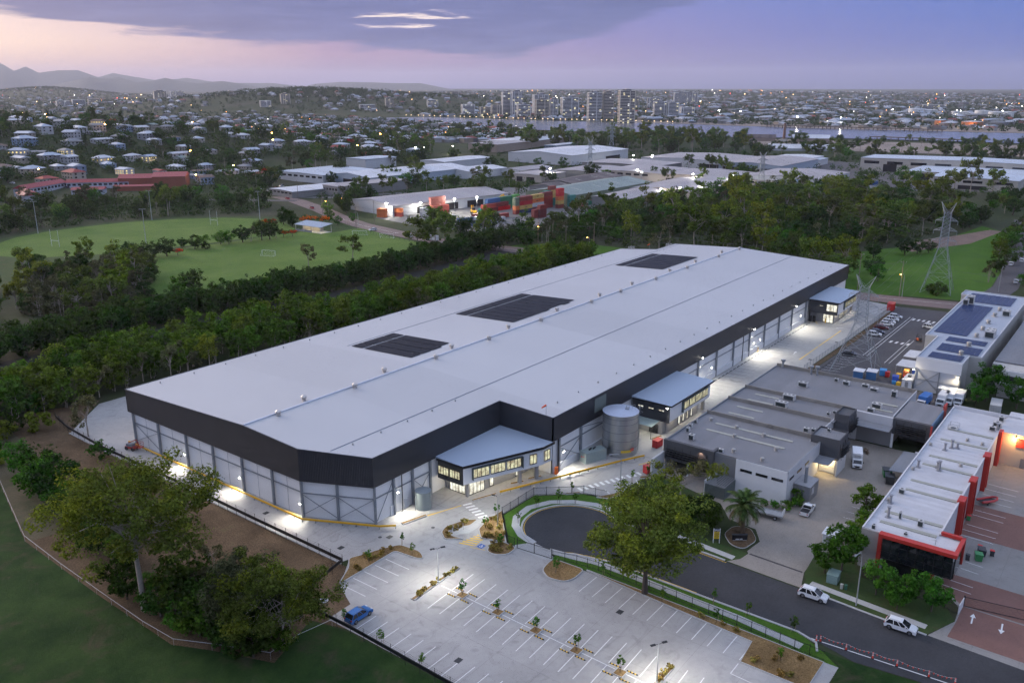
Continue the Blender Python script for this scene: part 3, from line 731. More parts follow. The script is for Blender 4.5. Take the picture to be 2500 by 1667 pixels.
# access hatch rails and wind socks at the roof corners
for cx,cy in ((309.5,173.5),(322.5,163.0)):
    mb = MB()
    for dx,dy in ((0,0),(2.2,0),(2.2,1.6),(0,1.6)): mb.bar((cx + dx,cy + dy,rz_(cy)),(cx + dx,cy + dy,rz_(cy) + 1.2),.05)
    for h in (.6,1.2):
        for p,q in (((0,0),(2.2,0)),((2.2,0),(2.2,1.6)),((2.2,1.6),(0,1.6)),((0,1.6),(0,0))): mb.bar((cx + p[0],cy + p[1],rz_(cy) + h),(cx + q[0],cy + q[1],rz_(cy) + h),.045)
    mb.build('ladder_rail',pm('white_steel',(.6,.6,.6),.5,var=.05),wh)
M_orange = pm('orange_fabric',(.70,.10,.03),.8,var=.1)
for nm,(x,y),lab in (('wind_sock',(136.9,95.2),'orange wind sock on the roof corner above the tank'),('wind_sock',(314.6,168.0),'orange wind sock at the far end of the warehouse roof')):
    t = thing(nm,lab,'wind sock',(x,y,rz_(y)),0,'wind socks on the roof')
    MB().bar((x,y,rz_(y)),(x,y,rz_(y) + 2.4),.04,6).build('pole',M_steel,t)
    MB().bar((x,y,rz_(y) + 2.2),(x - .9,y + .5,rz_(y) + 1.75),.22,8,.12).build('sock',M_orange,t)

# flood lights on the walls
def flood(loc,d,watts,spot=150,head=.28,tilt=.7,parent=wh,col=(1.0,.95,.82),name='floodlight'):
    x,y,z = loc; dx,dy = d
    fl = MB().obox((x - dx * .12,y - dy * .12,z - .1),(.3,head * 1.5,.26),math.atan2(dy,dx)).build(name,M_black,parent)
    MB().obox((x + dx * .06,y + dy * .06,z - .08),(.06,head * 1.3,.2),math.atan2(dy,dx)).build('lens',M_flood,fl)
    q = parent
    o = tuple(q.location)
    lamp('flood_lamp','SPOT',(x + dx * .35 - o[0],y + dy * .35 - o[1],z - .05 - o[2]),watts,col,parent,.12,spot,(dx * tilt,dy * tilt,-1),.9)
for y in (158.1,139.0,120.6): flood((93.0,y,2.75),(-1,0),1500,140,tilt=1.0)
flood((105.2,107.0,4.4),(0,-1),2200,140,tilt=1.0)
flood((140.4,93.0,4.1),(0,-1),2400,140,tilt=1.0)
for x in (206.8,242.2,277.7): flood((x,93.0,8.0),(0,-1),4200,140,tilt=.95)
for x in (247.4,242.6,282.8): flood((x,93.0,3.6),(0,-1),700,140,tilt=1.0)
flood((213.0,93.0,3.6),(0,-1),300,140,tilt=1.0); flood((200.0,93.0,3.6),(0,-1),400,140,tilt=1.0)

# ------------------------------------------------------------------ the three offices on the warehouse's side
def upper_windows(mb_f,mb_g,a,b,z0,z1,n,off=.06,gap=.12):
    """row of n panes on the wall line a->b: frame bars and glass, proud of the wall (normal to the right of a->b)"""
    dx,dy = b[0] - a[0],b[1] - a[1]; l = math.hypot(dx,dy); ux,uy = dx / l,dy / l; nx,ny = uy,-ux
    P = lambda s,z,o: (a[0] + ux * s + nx * o,a[1] + uy * s + ny * o,z)
    w = l / n
    for k in range(n):
        s0,s1 = k * w + gap / 2,(k + 1) * w - gap / 2
        mb_g.add([P(s0,z0 + gap,off * .6),P(s1,z0 + gap,off * .6),P(s1,z1 - gap,off * .6),P(s0,z1 - gap,off * .6)],[(0,1,2,3)])
    for k in range(n + 1): mb_f.bar(P(k * w,z0,off),P(k * w,z1,off),gap * .6)
    mb_f.bar(P(0,z0,off),P(l,z0,off),gap * .6); mb_f.bar(P(0,z1,off),P(l,z1,off),gap * .6)
def win(parent,a,b,z0,z1,n,glass=None,name='window',off=.06,frame=None):
    f,g = MB(),MB(); upper_windows(f,g,a,b,z0,z1,n,off)
    o = f.build(name,frame or M_black,parent); g.build('pane',glass or M_warm,o); return o

M_oroof = ribbed('office_roof_sheet',(.37,.44,.53),.5,0,'X',.3,.05,.12)
o1 = thing('office','near office wing with long white upper storey and glowing windows','office',(126,100,0),0,'offices along the warehouse')
U1 = [(116.4,107.0),(116.4,100.3),(133.2,93.55),(136.5,93.3),(136.5,107.0)]
MB().prism(U1,3.5,7.15).build('upper_storey',M_whitep,o1)
rf = MB().prism([(116.0,107.0),(116.0,100.0),(133.1,93.1),(136.9,92.9),(136.5,94),(136.5,107.0)],[7.2,7.2,7.2,7.2,7.2,7.2],[7.95,7.55,7.5,7.5,7.6,7.95]).build('roof',[M_oroof,M_black],o1)
MB().strip([(116.0,106.8),(116.0,100.0),(133.1,93.1),(136.9,92.9)],.14,7.12,7.62).build('gutter',M_black,o1)
mb = MB(); vwall(mb,(116.36,106.9),(116.36,100.3),3.3,7.2,7.2,.3); mb.build('dark_end_wall',M_dark,o1)
win(o1,(116.02,106.4),(116.02,103.7),4.5,6.3,4); win(o1,(116.02,103.4),(116.02,100.8),4.5,6.3,4)
A,B = Vector((116.4,100.3,0)),Vector((133.2,93.55,0)); dAB = (B - A).normalized(); nAB = Vector((dAB.y,-dAB.x,0))
P1 = lambda s,o=.08: tuple((A + dAB * s + nAB * o)[:2])
for s0,s1,n in ((2.2,5.7,4),(6.1,9.4,4),(9.8,13.1,4)): win(o1,P1(s0),P1(s1),4.45,6.35,n)
hood = MB()
for s in (1.95,13.35): q = P1(s,.3); hood.obox((q[0],q[1],4.2),(.12,.7,2.45),math.atan2(dAB.y,dAB.x))
q = P1(7.65,.3); hood.obox((q[0],q[1],6.55),(11.5,.7,.12),math.atan2(dAB.y,dAB.x)); hood.build('window_hood',pm('green_grey_metal',(.10,.125,.125),.5,.2,var=.05),o1)
win(o1,P1(15.2),P1(16.8),4.3,6.4,2); win(o1,(133.9,93.37),(135.6,93.2),4.2,6.4,2)
# ground floor: glazed lobby, grey wall, round posts
MB().prism([(118.9,106.9),(118.9,101.2),(131.0,98.9),(136.4,98.5),(136.4,106.9)],.05,3.5).build('ground_storey',M_greyw,o1)
win(o1,(118.8,105.9),(118.8,101.1),.1,3.3,6,M_warm2,'glazed_entry')
MB().box(118.15,118.75,100.75,101.3,.05,3.5).build('pier',M_greyw,o1)
G_ = lambda x: 101.1 - (x - 118.9) * .19
win(o1,(119.0,G_(119.0) - .05),(122.8,G_(122.8) - .05),.1,3.2,4,M_warm2,'glazed_entry'); win(o1,(124.2,G_(124.2) - .06),(125.2,G_(125.2) - .06),.3,3.0,1,M_warm2)
win(o1,(131.2,98.82),(133.2,98.68),.3,3.0,2,M_warm2)
for x,y in ((129.6,96.5),(133.4,95.0)): MB().cyl(x,y,.05,3.5,.45,14).build('post',M_greyw,o1)
for x,y in ((121,99.4),(125,97.8),(129.5,97.0),(133.5,95.8),(117.6,103.5)): lamp('soffit_lamp','POINT',(x - 126,y - 100,3.2),130,(1.0,.86,.62),o1,.1)
win(o1,(136.7,93.5),(136.7,98.0),.3,3.2,3,M_warm2,'glazed_entry') if False else None

def office_block(x0,x1,label,lit_side):
    o = thing('office',label,'office',((x0 + x1) / 2,88.5,0),0,'offices along the warehouse')
    yf = 83.5
    MB().box(x0,x1,yf,93.1,3.6,7.7).build('upper_storey',M_whitep,o)
    MB().box(x0 - .25,x0 - .004,yf - .02,93.1,3.45,7.75).build('dark_end_wall',M_dark,o)
    MB().prism([(x0 - .7,yf - .7),(x1 + .7,yf - .7),(x1 + .7,93.15),(x0 - .7,93.15)],[7.65,7.65,7.65,7.65],[7.85,7.85,8.25,8.25]).build('roof',M_oroof,o)
    MB().strip([(x0 - .7,93.0),(x0 - .7,yf - .7),(x1 + .7,yf - .7),(x1 + .7,93.0)],.12,7.55,7.9).build('gutter',M_black,o)
    MB().box(x0 + 1.6,x1 - 3.6,85.0,93.1,.05,3.6).build('ground_storey',M_greyw,o)
    for x in (x1 - .6,): MB().box(x - .35,x + .35,84.6,85.3,.05,3.6).build('post',M_greyw,o)
    hd = MB(); hd.box(x0 + 6.0,x0 + 6.15,yf - .55,yf,4.2,6.9); hd.box(x0 + 6.0,x1 - 1.4,yf - .55,yf,6.8,6.95); hd.build('window_hood',MATS['green_grey_metal'],o)
    for k in range(4):
        s = x0 + 6.6 + k * 3.45; win(o,(s,yf - .02),(s + 3.0,yf - .02),4.6,6.6,4)
    for k in range(4): s = x0 + 7.5 + k * 2.2; win(o,(s,84.98),(s + .8,84.98),.4,3.1,1,M_warm2)
    for x in (x0 + 4,x0 + 10,x0 + 16): lamp('soffit_lamp','POINT',(x - (x0 + x1) / 2,84.2 - 88.5,3.4),130,(1.0,.86,.62),o,.1)
    return o
o2 = office_block(169.8,191.3,'middle office block beside the big water tank, white with charcoal end wall',0)
for y in (91.6,88.9,86.2): win(o2,(169.52,y),(169.52,y - 1.4),5.9,6.4,2,M_warm2)
MB().box(169.9,171.3,85.3,93.1,.05,3.5).build('grey_base',M_greyw,o2)
MB().prism([(165.7,85.9),(169.6,85.9),(169.6,91.2),(165.7,91.2)],[3.15,3.4,3.4,3.15],[3.25,3.5,3.5,3.25]).build('entry_canopy',pm('canopy_sheet',(.38,.46,.42),.5,var=.05),o2)
for y in (86.1,91.0): MB().bar((165.9,y,.05),(165.9,y,3.2),.06).build('canopy_post',M_black,o2)
win(o2,(169.85,88.6),(169.85,86.4),.1,2.3,2,M_glass,'glazed_door')
flood((169.2,83.9,7.1),(-.8,-.6),1500,140,tilt=1.0,parent=o2)
lamp('canopy_lamp','POINT',(167.6 - 180.55,88.5 - 88.5,2.9),160,(1,.93,.75),o2,.1)
o3 = office_block(291.4,312.8,'far office block near the cross street with lit corner windows',0)
win(o3,(291.1,87.2),(291.1,83.7),4.5,7.0,3,M_warm2); win(o3,(291.1,89.6),(291.1,88.4),5.9,6.3,2,M_warm2)
win(o3,(292.95,88.6),(292.95,85.2),.1,3.0,3,M_warm2,'glazed_entry')
for y in (92.3,91.0): MB().box(291.0,291.12,y - .5,y + .5,.1,2.2).build('door',M_black,o3)
MB().prism([(310,80.8),(293.6,83.0),(296,84.6),(313,84.2),(315,83)],.05,[1.4,.1,.2,1.5,1.5]).build('ramp',M_kerb,o3)

# big water tank
M_tank = ribbed('zinc_sheet',(.50,.51,.50),.28,.9,'Z',.09,.14,.25,scale=.5)
tk = thing('water_tank','tall round zinc water tank with ladder beside the middle office','tank',(156,88.5,0))
mb = MB().cyl(156,88.5,.05,9.6,3.9,48); o = mb.build('shell',M_tank,tk); smooth_by_angle(o.data,30)
mb = MB()
for z in (1.9,3.7,5.6,7.5,8.7): mb.cyl(156,88.5,z,z + .09,3.95,48)
o = mb.build('hoops',M_gsteel,tk); smooth_by_angle(o.data,30)
o = MB().cyl(156,88.5,9.6,10.0,4.0,48,.25).build('roof',pm('tank_roof_sheet',(.45,.50,.60),.45,.3,var=.06),tk)
MB().obox((157.2,87.6,9.85),(1.2,.8,.25),.4).build('hatch',M_steel,tk)
lad = MB(); lx,ly = 158.6,85.3
for s in (-.22,.22): lad.bar((lx + s,ly + s,.05),(lx + s,ly + s,10.9),.04)
for z in np.arange(.4,10.6,.4): lad.bar((lx - .22,ly - .22,z),(lx + .22,ly + .22,z),.03)
for z in np.arange(2.6,11,1.1):
    c = [(lx + .18 + .45 * math.cos(a),ly - .2 + .45 * math.sin(a),z) for a in np.linspace(0,2 * math.pi,9)]
    for p,q in zip(c,c[1:]): lad.bar(p,q,.025)
for a in np.linspace(0,1.4,4): lad.bar((158.2 - a,86.2 + a,9.7),(158.2 - a,86.2 + a,10.8),.035)
lad.bar((158.2,86.2,10.8),(156.8,87.6,10.8),.035); lad.build('ladder',M_steel,tk)
for z,c in ((4.3,(.45,.06,.04)),): pass
q_ = (156 - 3.97 * .80,88.5 - 3.97 * .60)
mb = MB()
for k in range(6):
    a0,a1 = R(214 + k * 6),R(220 + k * 6)
    mb.add([(156 + 3.96 * math.cos(a),88.5 + 3.96 * math.sin(a),z) for a,z in ((a0,1.2),(a1,1.2),(a1,1.75),(a0,1.75))],[(0,1,2,3)])
mb.build('yellow_decal',pm('decal_yellow',(.70,.48,.05),.5),tk)
mb = MB()
for k in range(3):
    a0,a1 = R(246 + k * 5),R(251 + k * 5)
    mb.add([(156 + 3.97 * math.cos(a),88.5 + 3.97 * math.sin(a),z) for a,z in ((a0,1.35),(a1,1.4),(a1,2.15),(a0,2.1))],[(0,1,2,3)])
mb.build('red_decal',pm('decal_red',(.55,.08,.06),.5),tk)
# small rainwater tank at the corner
t2 = thing('rain_tank','small grey corrugated rainwater tank near the zebra crossing','tank',(109.8,104.8,0))
o = MB().cyl(109.8,104.8,.05,3.7,1.55,36).build('shell',ribbed('tank_grey',(.22,.26,.27),.4,.3,'Z',.1,.06,.4),t2); smooth_by_angle(o.data,30)
MB().cyl(109.8,104.8,3.7,3.95,1.6,36,.15).build('lid',pm('tank_lid',(.27,.31,.33),.5,.2),t2)
MB().bar((108.0,105.2,.05),(108.0,105.2,3.0),.06,8).bar((108.0,105.2,3.0),(109.0,105.0,3.6),.06,8).build('overflow_pipe',M_gsteel,t2)
# pump enclosure
an = math.atan2(-2.0,5.1)
px_ = thing('pump_enclosure','green-grey steel pump enclosure in front of the big water tank','enclosure',(148.1,90.5,0),an)
MB().box(-2.75,2.75,-1.15,1.15,.2,2.6).build('housing',pm('enclosure_green',(.30,.36,.34),.5,.1,var=.05),px_,(0,0,0))
MB().box(-2.85,2.85,-1.25,1.25,.05,.2).build('plinth',M_kerb,px_,(0,0,0))
for k in (-1.0,.1): MB().bar((k,.1,2.72),(k + .8,.4,2.8),.16,10).build('exhaust',M_black,px_,(0,0,0))
MB().box(-2.77,-2.755,-.6,-.2,1.5,1.75).box(-2.77,-2.755,.1,.6,1.3,1.55).build('red_sign',pm('sign_red',(.6,.06,.05),.5),px_,(0,0,0))
# yellow guard rails
def guard_rail(pts,label,step=2.4):
    t = thing('guard_rail',label,'guard rail',(pts[0][0],pts[0][1],0),0,'yellow guard rails')
    for a,b in zip(pts,pts[1:]):
        l = math.hypot(b[0] - a[0],b[1] - a[1]); n = max(1,round(l / step)); az_ = math.atan2(b[1] - a[1],b[0] - a[0])
        MB().obox(((a[0] + b[0]) / 2,(a[1] + b[1]) / 2,.50),(l + .1,.12,.38),az_).build('rail',M_ylw,t)
        MB().obox(((a[0] + b[0]) / 2,(a[1] + b[1]) / 2,.64),(l + .1,.2,.1),az_).build('rail_rib',M_ylw,t)
        for k in range(n + 1):
            f = k / n; MB().obox((a[0] + (b[0] - a[0]) * f,a[1] + (b[1] - a[1]) * f,.05),(.12,.1,.55),az_).build('post',M_gsteel,t)
guard_rail([(92.1,179.0),(91.9,118.8),(96.6,109.4),(98.6,105.4),(100.6,103.2)],'long yellow guard rail in front of the near end wall')
guard_rail([(123.0,96.4),(151.3,84.4),(155.8,82.2)],'yellow guard rail in front of the near office and water tank')

# red boom lift left at the end of the guard rail
t = thing('boom_lift','red boom lift parked at the left end of the yellow guard rail','boom lift',(90.8,175.5,.06),R(-75))
M_lift = pm('lift_red',(.38,.05,.04),.5,var=.1)
MB().box(-1.3,1.3,-.7,.7,.45,.85).build('chassis',M_lift,t,(0,0,0)); MB().box(-1.0,.6,-.6,.6,.87,1.5).build('turret',M_gsteel,t,(0,0,0))
MB().bar((-.8,0,1.5),(1.6,0,2.6),.14).build('boom',M_lift,t,(0,0,0)); MB().bar((1.6,0,2.6),(2.2,0,1.4),.1).build('boom_tip',M_lift,t,(0,0,0))
mb = MB()
for z in (1.0,1.6,2.1):
    for p,q in (((2.1,-.6),(3.0,-.6)),((3.0,-.6),(3.0,.6)),((3.0,.6),(2.1,.6)),((2.1,.6),(2.1,-.6))): mb.bar((p[0],p[1],z),(q[0],q[1],z),.035)
for p in ((2.1,-.6),(3.0,-.6),(3.0,.6),(2.1,.6)): mb.bar((p[0],p[1],.9),(p[0],p[1],2.1),.035)
mb.box(2.1,3.0,-.6,.6,.88,.95); mb.build('basket',M_lift,t,(0,0,0))
for x in (-.9,.9):
    for y in (-.65,.65): MB().cyl(0,0,-.14,.14,.42,14).mesh('x',M_black); o = MB().bar((x,y - .14,.42),(x,y + .14,.42),.42,14).build('wheel',M_black,t,(0,0,0))
# ------------------------------------------------------------------ painted lines (children of the yard)
def line(a,b,w=.13,m=None,name='bay_line',z=G2,parent=None):
    dx,dy = b[0] - a[0],b[1] - a[1]; l = math.hypot(dx,dy); nx,ny = -dy / l * w / 2,dx / l * w / 2
    return MB().sheet([(a[0] + nx,a[1] + ny),(a[0] - nx,a[1] - ny),(b[0] - nx,b[1] - ny),(b[0] + nx,b[1] + ny)],z).build(name,m or M_white,parent or yard)
for k in range(5): line((91.9 - 2.5 * k,97.0),(91.9 - 2.5 * k,91.5))
for k in range(22):
    y = 86.3 - 2.47 * k; line((74.4,y),(79.2 - .02 * k,y))
for k in range(20):
    y = 81.7 - 2.47 * k
    line((85.5 - .035 * k,y - .3),(91.0 - .04 * k,y)); line((91.6 - .04 * k,y + .05),(97.3 - .06 * k,y + .3))
line((91.55,84),(90.0,36),.13)
for k in range(12):
    y = 65.2 - 2.5 * k; line((109.0 - .06 * (k + 1),y),(103.6 - .07 * k,y))
line((99.3,37.5),(99.0,32)); line((99.3,37.5),(102.0,37.5))
# zebra crossings
for k in range(6):
    f = k / 5; cx,cy = 115.9 - 2.1 * f,98.9 - 5.5 * f
    MB().obox((cx,cy,G2 - .01),(1.9,.55,.012),-.42).build('zebra_bar',M_white,yard)
for k in range(12):
    f = k / 11; cx,cy = 134.6 + 13.6 * f,85.0 - 5.8 * f
    MB().obox((cx,cy,G2 - .01),(.62,1.5,.012),-.42).build('zebra_bar',M_white,yard)
for k in range(4): x = 137.5 + k * 2.6; line((x,81.0 - k * .9),(x - 2.2,77.2 - k * .3))
line((107.8,101.9),(114.8,99.5),.28,M_yel,'yellow_line')
line((152,81.4),(160,78.2),.25,M_yel,'yellow_line')
# accessible bay
for k in range(7):
    f = k / 6; x = 104.2 + 4.9 * f; line((x - .5,89.6 - .9 * f + 1.0),(x + .3,87.9 - .1 * f),.34,M_yel,'hatch_bar')
line((103.6,90.3),(109.4,88.4),.12,M_yel,'hatch_edge'); line((103.7,88.0),(104.5,85.3),.12,M_yel,'hatch_edge'); line((104.4,87.7),(109.3,88.4),.12,M_yel,'hatch_edge')
bp_ = MB().sheet([(104.55,87.3),(104.45,86.1),(105.8,86.1),(105.9,87.3)],G2 + .002).build('accessible_sign',M_blue,yard)
sy = MB(); cx,cy,zz = 105.15,86.7,G2 + .006
def dsk(mb,x,y,r0,r1,a0,a1,n=18):
    for k in range(n):
        t0,t1 = a0 + (a1 - a0) * k / n,a0 + (a1 - a0) * (k + 1) / n
        mb.add([(x + r * math.cos(t),y + r * math.sin(t),zz) for r,t in ((r1,t0),(r1,t1),(r0,t1),(r0,t0))],[(0,1,2,3)])
dsk(sy,cx - .08,cy,.20,.28,R(60),R(330)); dsk(sy,cx + .42,cy + .08,0,.09,0,2 * math.pi,10)
for a,b in (((cx + .30,cy + .06),(cx + .02,cy + .04)),((cx + .04,cy + .04),(cx + .02,cy - .24)),((cx + .02,cy - .24),(cx - .32,cy - .34)),((cx + .18,cy + .05),(cx + .16,cy - .18))):
    dx,dy = b[0] - a[0],b[1] - a[1]; l = math.hypot(dx,dy); nx,ny = -dy / l * .035,dx / l * .035
    sy.sheet([(a[0] + nx,a[1] + ny),(a[0] - nx,a[1] - ny),(b[0] - nx,b[1] - ny),(b[0] + nx,b[1] + ny)],zz)
sy.build('wheelchair_symbol',M_white,bp_)
# side yard lines
for k in range(26):
    x = 193.5 + k * 2.95; line((x,91.6),(x + .6,86.2),.12)
MB().strip([(192.5,92.0),(289.5,91.7)],.5,G1,G1 + .10).build('kerb',M_kerb,yard)
for k in range(37):
    x = 194 + k * 2.6; MB().box(x,x + 1.5,91.55,91.75,G1 + .1,G1 + .2).build('wheel_stop',M_black,yard)
line((246,80.0),(262.5,80.05),.32,M_yel,'yellow_line'); line((263.5,80.05),(285.4,80.1),.32,M_yel,'yellow_line')
def arrow(x,y,d,s=1.0,parent=None,z=G2,m=None):
    ca,sa = math.cos(d),math.sin(d)
    pts = [(-1.6,-.12),(.4,-.12),(.4,-.45),(1.6,0),(.4,.45),(.4,.12),(-1.6,.12)]
    mb = MB()
    for q in ([0,1,5,6],[2,3,4]):
        mb.sheet([(x + s * (pts[i][0] * ca - pts[i][1] * sa),y + s * (pts[i][0] * sa + pts[i][1] * ca)) for i in q],z)
    return mb.build('arrow',m or M_white,parent or yard)
arrow(252,83.5,.1); arrow(288.4,81.6,2.6); arrow(208,80,math.pi)
for a,b in (((309,82),(330,77)),((313,78.5),(326,76))): line(a,b,.15)
line((289,92.5),(294,89),.2,M_yel,'yellow_line'); line((289,89),(294,92),.2,M_yel,'yellow_line')
# bitumen yard next door
by = bpy.data.objects['bitumen_yard']
for k in range(9): x = 241 + k * 2.6; line((x,71.9),(x + .8,67.0),.12,None,'bay_line',G1 + .004,by)
for k in range(7): x = 283 + k * 2.8; line((x,71.9),(x + .5,67.0),.12,None,'bay_line',G1 + .004,by)
line((262,66.3),(318,66.2),.15,None,'lane_line',G1 + .004,by); line((262,65.2),(318,65.2),.15,None,'lane_line',G1 + .004,by)
line((258,59.1),(288,59.2),.15,None,'lane_line',G1 + .004,by); line((258,57.9),(288,58),.15,None,'lane_line',G1 + .004,by)
for k in range(4): line((281,63.6 - k * 1.7),(283.4,63.4 - k * 1.7),.7,None,'zebra_bar',G1 + .004,by)
for k in range(5): line((314,64.6 - k * 1.6),(316.6,64.4 - k * 1.6),.7,None,'zebra_bar',G1 + .004,by)
for k in range(7): MB().box(240.5 + k * 2.6,242.1 + k * 2.6,71.95,72.15,G1,G1 + .14).build('wheel_stop',M_black,by)
# street driveways
arrow(133.7,13.4,0.07,.95,fc2,G1 + .01); arrow(133.5,9.4,math.pi + .07,.95,fc2,G1 + .01)
for x,y0,y1 in ((141.2,19.8,14.9),(143.4,18.4,15.0),(148.4,17.8,15.1),(151.2,17.6,15.0),(160.9,20.5,14.9),(163.3,20.4,14.9),(165.8,20.2,14.9),(170.6,20.0,14.8),(173.0,20.0,14.8),(178.4,20,14.6),(181.3,20,14.6),(184.2,20,14.6),(187,20,14.6)):
    line((x,y0),(x - .3,y1),.12,None,'bay_line',G1 + .004,fc2)
for k in range(4): line((152 + k * 2.7,39.2),(152.2 + k * 2.7,34.2),.1,None,'bay_line',G1 + .002,bpy.data.objects['forecourt'])

# ------------------------------------------------------------------ kerbed beds
def bed(poly,label,m=None,z=.20,kerb=.16,cat='garden bed'):
    t = thing('garden_bed',label,cat,(sum(p[0] for p in poly) / len(poly),sum(p[1] for p in poly) / len(poly),0),0,'mulched garden beds')
    MB().prism(poly,.03,z).build('mulch',m or M_mulch2,t)
    MB().strip(poly,kerb,.03,z + .02,True).build('kerb',M_kerb,t)
    return t
def rnd_poly(pts,r=1.0,n=5):
    """round the corners of a polygon"""
    out = []; m = len(pts)
    for i in range(m):
        p0,p,p1 = Vector(pts[i - 1]),Vector(pts[i]),Vector(pts[(i + 1) % m])
        a = p + (p0 - p).normalized() * min(r,(p0 - p).length * .45); b = p + (p1 - p).normalized() * min(r,(p1 - p).length * .45)
        for k in range(n): f = k / (n - 1); q = a.lerp(p,f).lerp(p.lerp(b,f),f); out.append((q.x,q.y))
    return out
bed(rnd_poly([(81.6,97.4),(94.7,97.6),(95.2,92.6),(96.0,92.0),(97.2,94),(96.8,98.4),(93.4,100.1),(90.2,101.2),(88.2,102.2),(86.2,100)],.8),'curved mulch bed between the car park and the near apron',M_mulch2)
bed(rnd_poly([(103.0,93.4),(104.6,95.6),(106.6,96.3),(110.4,95.2),(112.4,93.3),(109.6,93.0),(107.4,93.4),(105.6,95.0),(104.6,92.9),(105.2,90.6)],.7),'hook-shaped mulch bed round the bicycle pad')
bed(rnd_poly([(109.6,90.9),(113.4,91.8),(118.2,91.9),(116.2,90.5),(108.7,84.0),(107.3,88.6)],.5),'straw-covered bed between the gate fence and accessible bay')
bed(rnd_poly([(104.3,84.8),(107.0,85.9),(108.6,84.4),(108.3,81.3),(105.6,81.2),(104.2,83)],.9),'rounded mulch bed beside the sliding gate')
bed(rnd_poly([(107.9,74.1),(105.2,73.6),(103.8,71.4),(104.4,68.6),(106.2,67.8),(109.5,68.0),(109.3,74)],.9),'mulch bed at the car park entry beside the fence')
bed([(109.6,67.6),(108.4,48.4),(107.8,37.9),(102.4,37.4),(102.4,28),(109.4,28),(109.8,50),(109.75,67.6)],'long mulch strip between the parking bays and street fence')
bed([(85.7,85.2),(85.7,84.5),(97.3,85.0),(97.4,85.6)],'narrow kerbed strip under the first car park lamp')
bed([(84.7,45.1),(84.7,44.4),(95.5,44.2),(95.6,44.9)],'narrow kerbed strip under the second car park lamp')
bed([(117.5,98.8),(117.8,99.4),(122.9,97.5),(122.6,96.9)],'thin mulch strip in front of the near office glazing')
bed([(102.4,103.1),(102.7,103.9),(108.0,102.5),(107.4,101.9)],'thin mulch strip beside the rainwater tank')
bed([(127.6,97.3),(128.4,97.9),(130.9,96.4),(130.2,95.9)],'small mulch patch at the first office post')
bed([(131.8,95.8),(132.4,96.4),(135.0,95.0),(134.5,94.4)],'small mulch patch at the second office post')
bed([(166.0,85.3),(166.2,86.2),(169.3,85.4),(169.1,84.6)],'small planted bed at the middle office entry')
bed(rnd_poly([(131.2,86.4),(133.6,84.2),(132.9,84.0),(130.8,86.0)],.3),'tiny mulch patch outside the fence bend')
bed(rnd_poly([(133.4,80.6),(136.9,78.6),(140,77.7),(136,77.5),(134.2,78.5)],.3),'mulch strip under the street tree by the fence end')
bed(rnd_poly([(147.2,78.2),(149.2,76.0),(147.4,76.6),(145.8,78.0)],.3),'mulch patch beside the red skip at the corner')
bed(rnd_poly([(132.2,51.9),(132,49.4),(136.4,48.7),(140.0,51.4),(138.9,54.2),(135,54.4)],1.2),'round raised bed under the palm tree',M_mulch,.2,.05)
bikepad = surf('bicycle_pad',[(104.9,93.0),(106.8,95.0),(109.6,93.1),(112.0,93.2),(114.2,92.6),(113.2,91.9),(109.8,91.3),(107.2,91.2)],.215,M_path)
for k in range(3):
    x,y = 106.0 + k * .8,93.9 - k * .5
    t = thing('bicycle_rack','thin steel bicycle hoop on the pale pad, %s from the kerb' % ('first','second','third')[k],'bicycle rack',(x,y,.21),0,'bicycle hoops')
    MB().poly_tube([(x,y,.21),(x,y,.9),(x + .2,y + .2,1.05),(x + .6,y + .6,1.05),(x + .8,y + .8,.9),(x + .8,y + .8,.21)],.03,6).build('hoop',M_steel,t)
# little kerbed tree squares along the spine of the car park
SPINE = [(91.4,79.4),(91.15,72.0),(90.9,64.6),(90.55,57.2),(90.1,49.7),(89.8,42.3)]
ORD = ['first','second','third','fourth','fifth','sixth','seventh','eighth','ninth','tenth','eleventh','twelfth']
M_ws = pm('stop_yellow_black',(.30,.19,.03),.6,var=.1)
for i,(x,y) in enumerate(SPINE):
    bed([(x - .75,y - .75),(x + .75,y - .75),(x + .75,y + .75),(x - .75,y + .75)],'square kerbed tree pit in the car park, %s from the warehouse' % ORD[i])
    for dx,dy in ((-1.7,1.1),(-1.7,-1.1),(1.7,1.1),(1.7,-1.1)):
        t = thing('wheel_stop','black and yellow wheel stop %s the %s tree pit' % (('left above' if dy > 0 else 'left below') if dx < 0 else ('right above' if dy > 0 else 'right below'),ORD[i]),'wheel stop',(x + dx * .62,y + dy * 1.25,G1),0,'wheel stops in the car park')
        MB().box(-.08,.08,-.85,.85,0,.11).build('bar',M_black,t,(0,0,0))
        for k in (-.6,-.1,.4): MB().box(-.085,.085,k,k + .25,.0,.115).build('yellow_band',M_yel,t,(0,0,0))
for x,y,r_ in ((97.7,101.9,0),(78.7,69.3,0),(102.7,57.1,1),(90.0,127.1,0),(89.8,106.0,1),(271,77,0),(248,77.5,0)):
    t = MB().box(x - .55,x + .55,y - .45,y + .45,G1,G1 + .02).build('drain_grate',pm('grate_iron',(.05,.052,.055),.6,.4,var=.2,scale=4),yard)
for x,y in ((96.6,103.2),(105,98)): MB().cyl(x,y,G1,G1 + .018,.35,18).build('manhole_cover',pm('cover_iron',(.09,.09,.09),.7,.3),yard)
t = thing('manhole','white-rimmed round manhole in the mulch beside the blue car','manhole',(77.1,95.9,0))
MB().cyl(77.1,95.9,.03,.14,.72,24).build('rim',M_path,t); MB().cyl(77.1,95.9,.14,.16,.5,24).build('lid',M_gsteel,t)

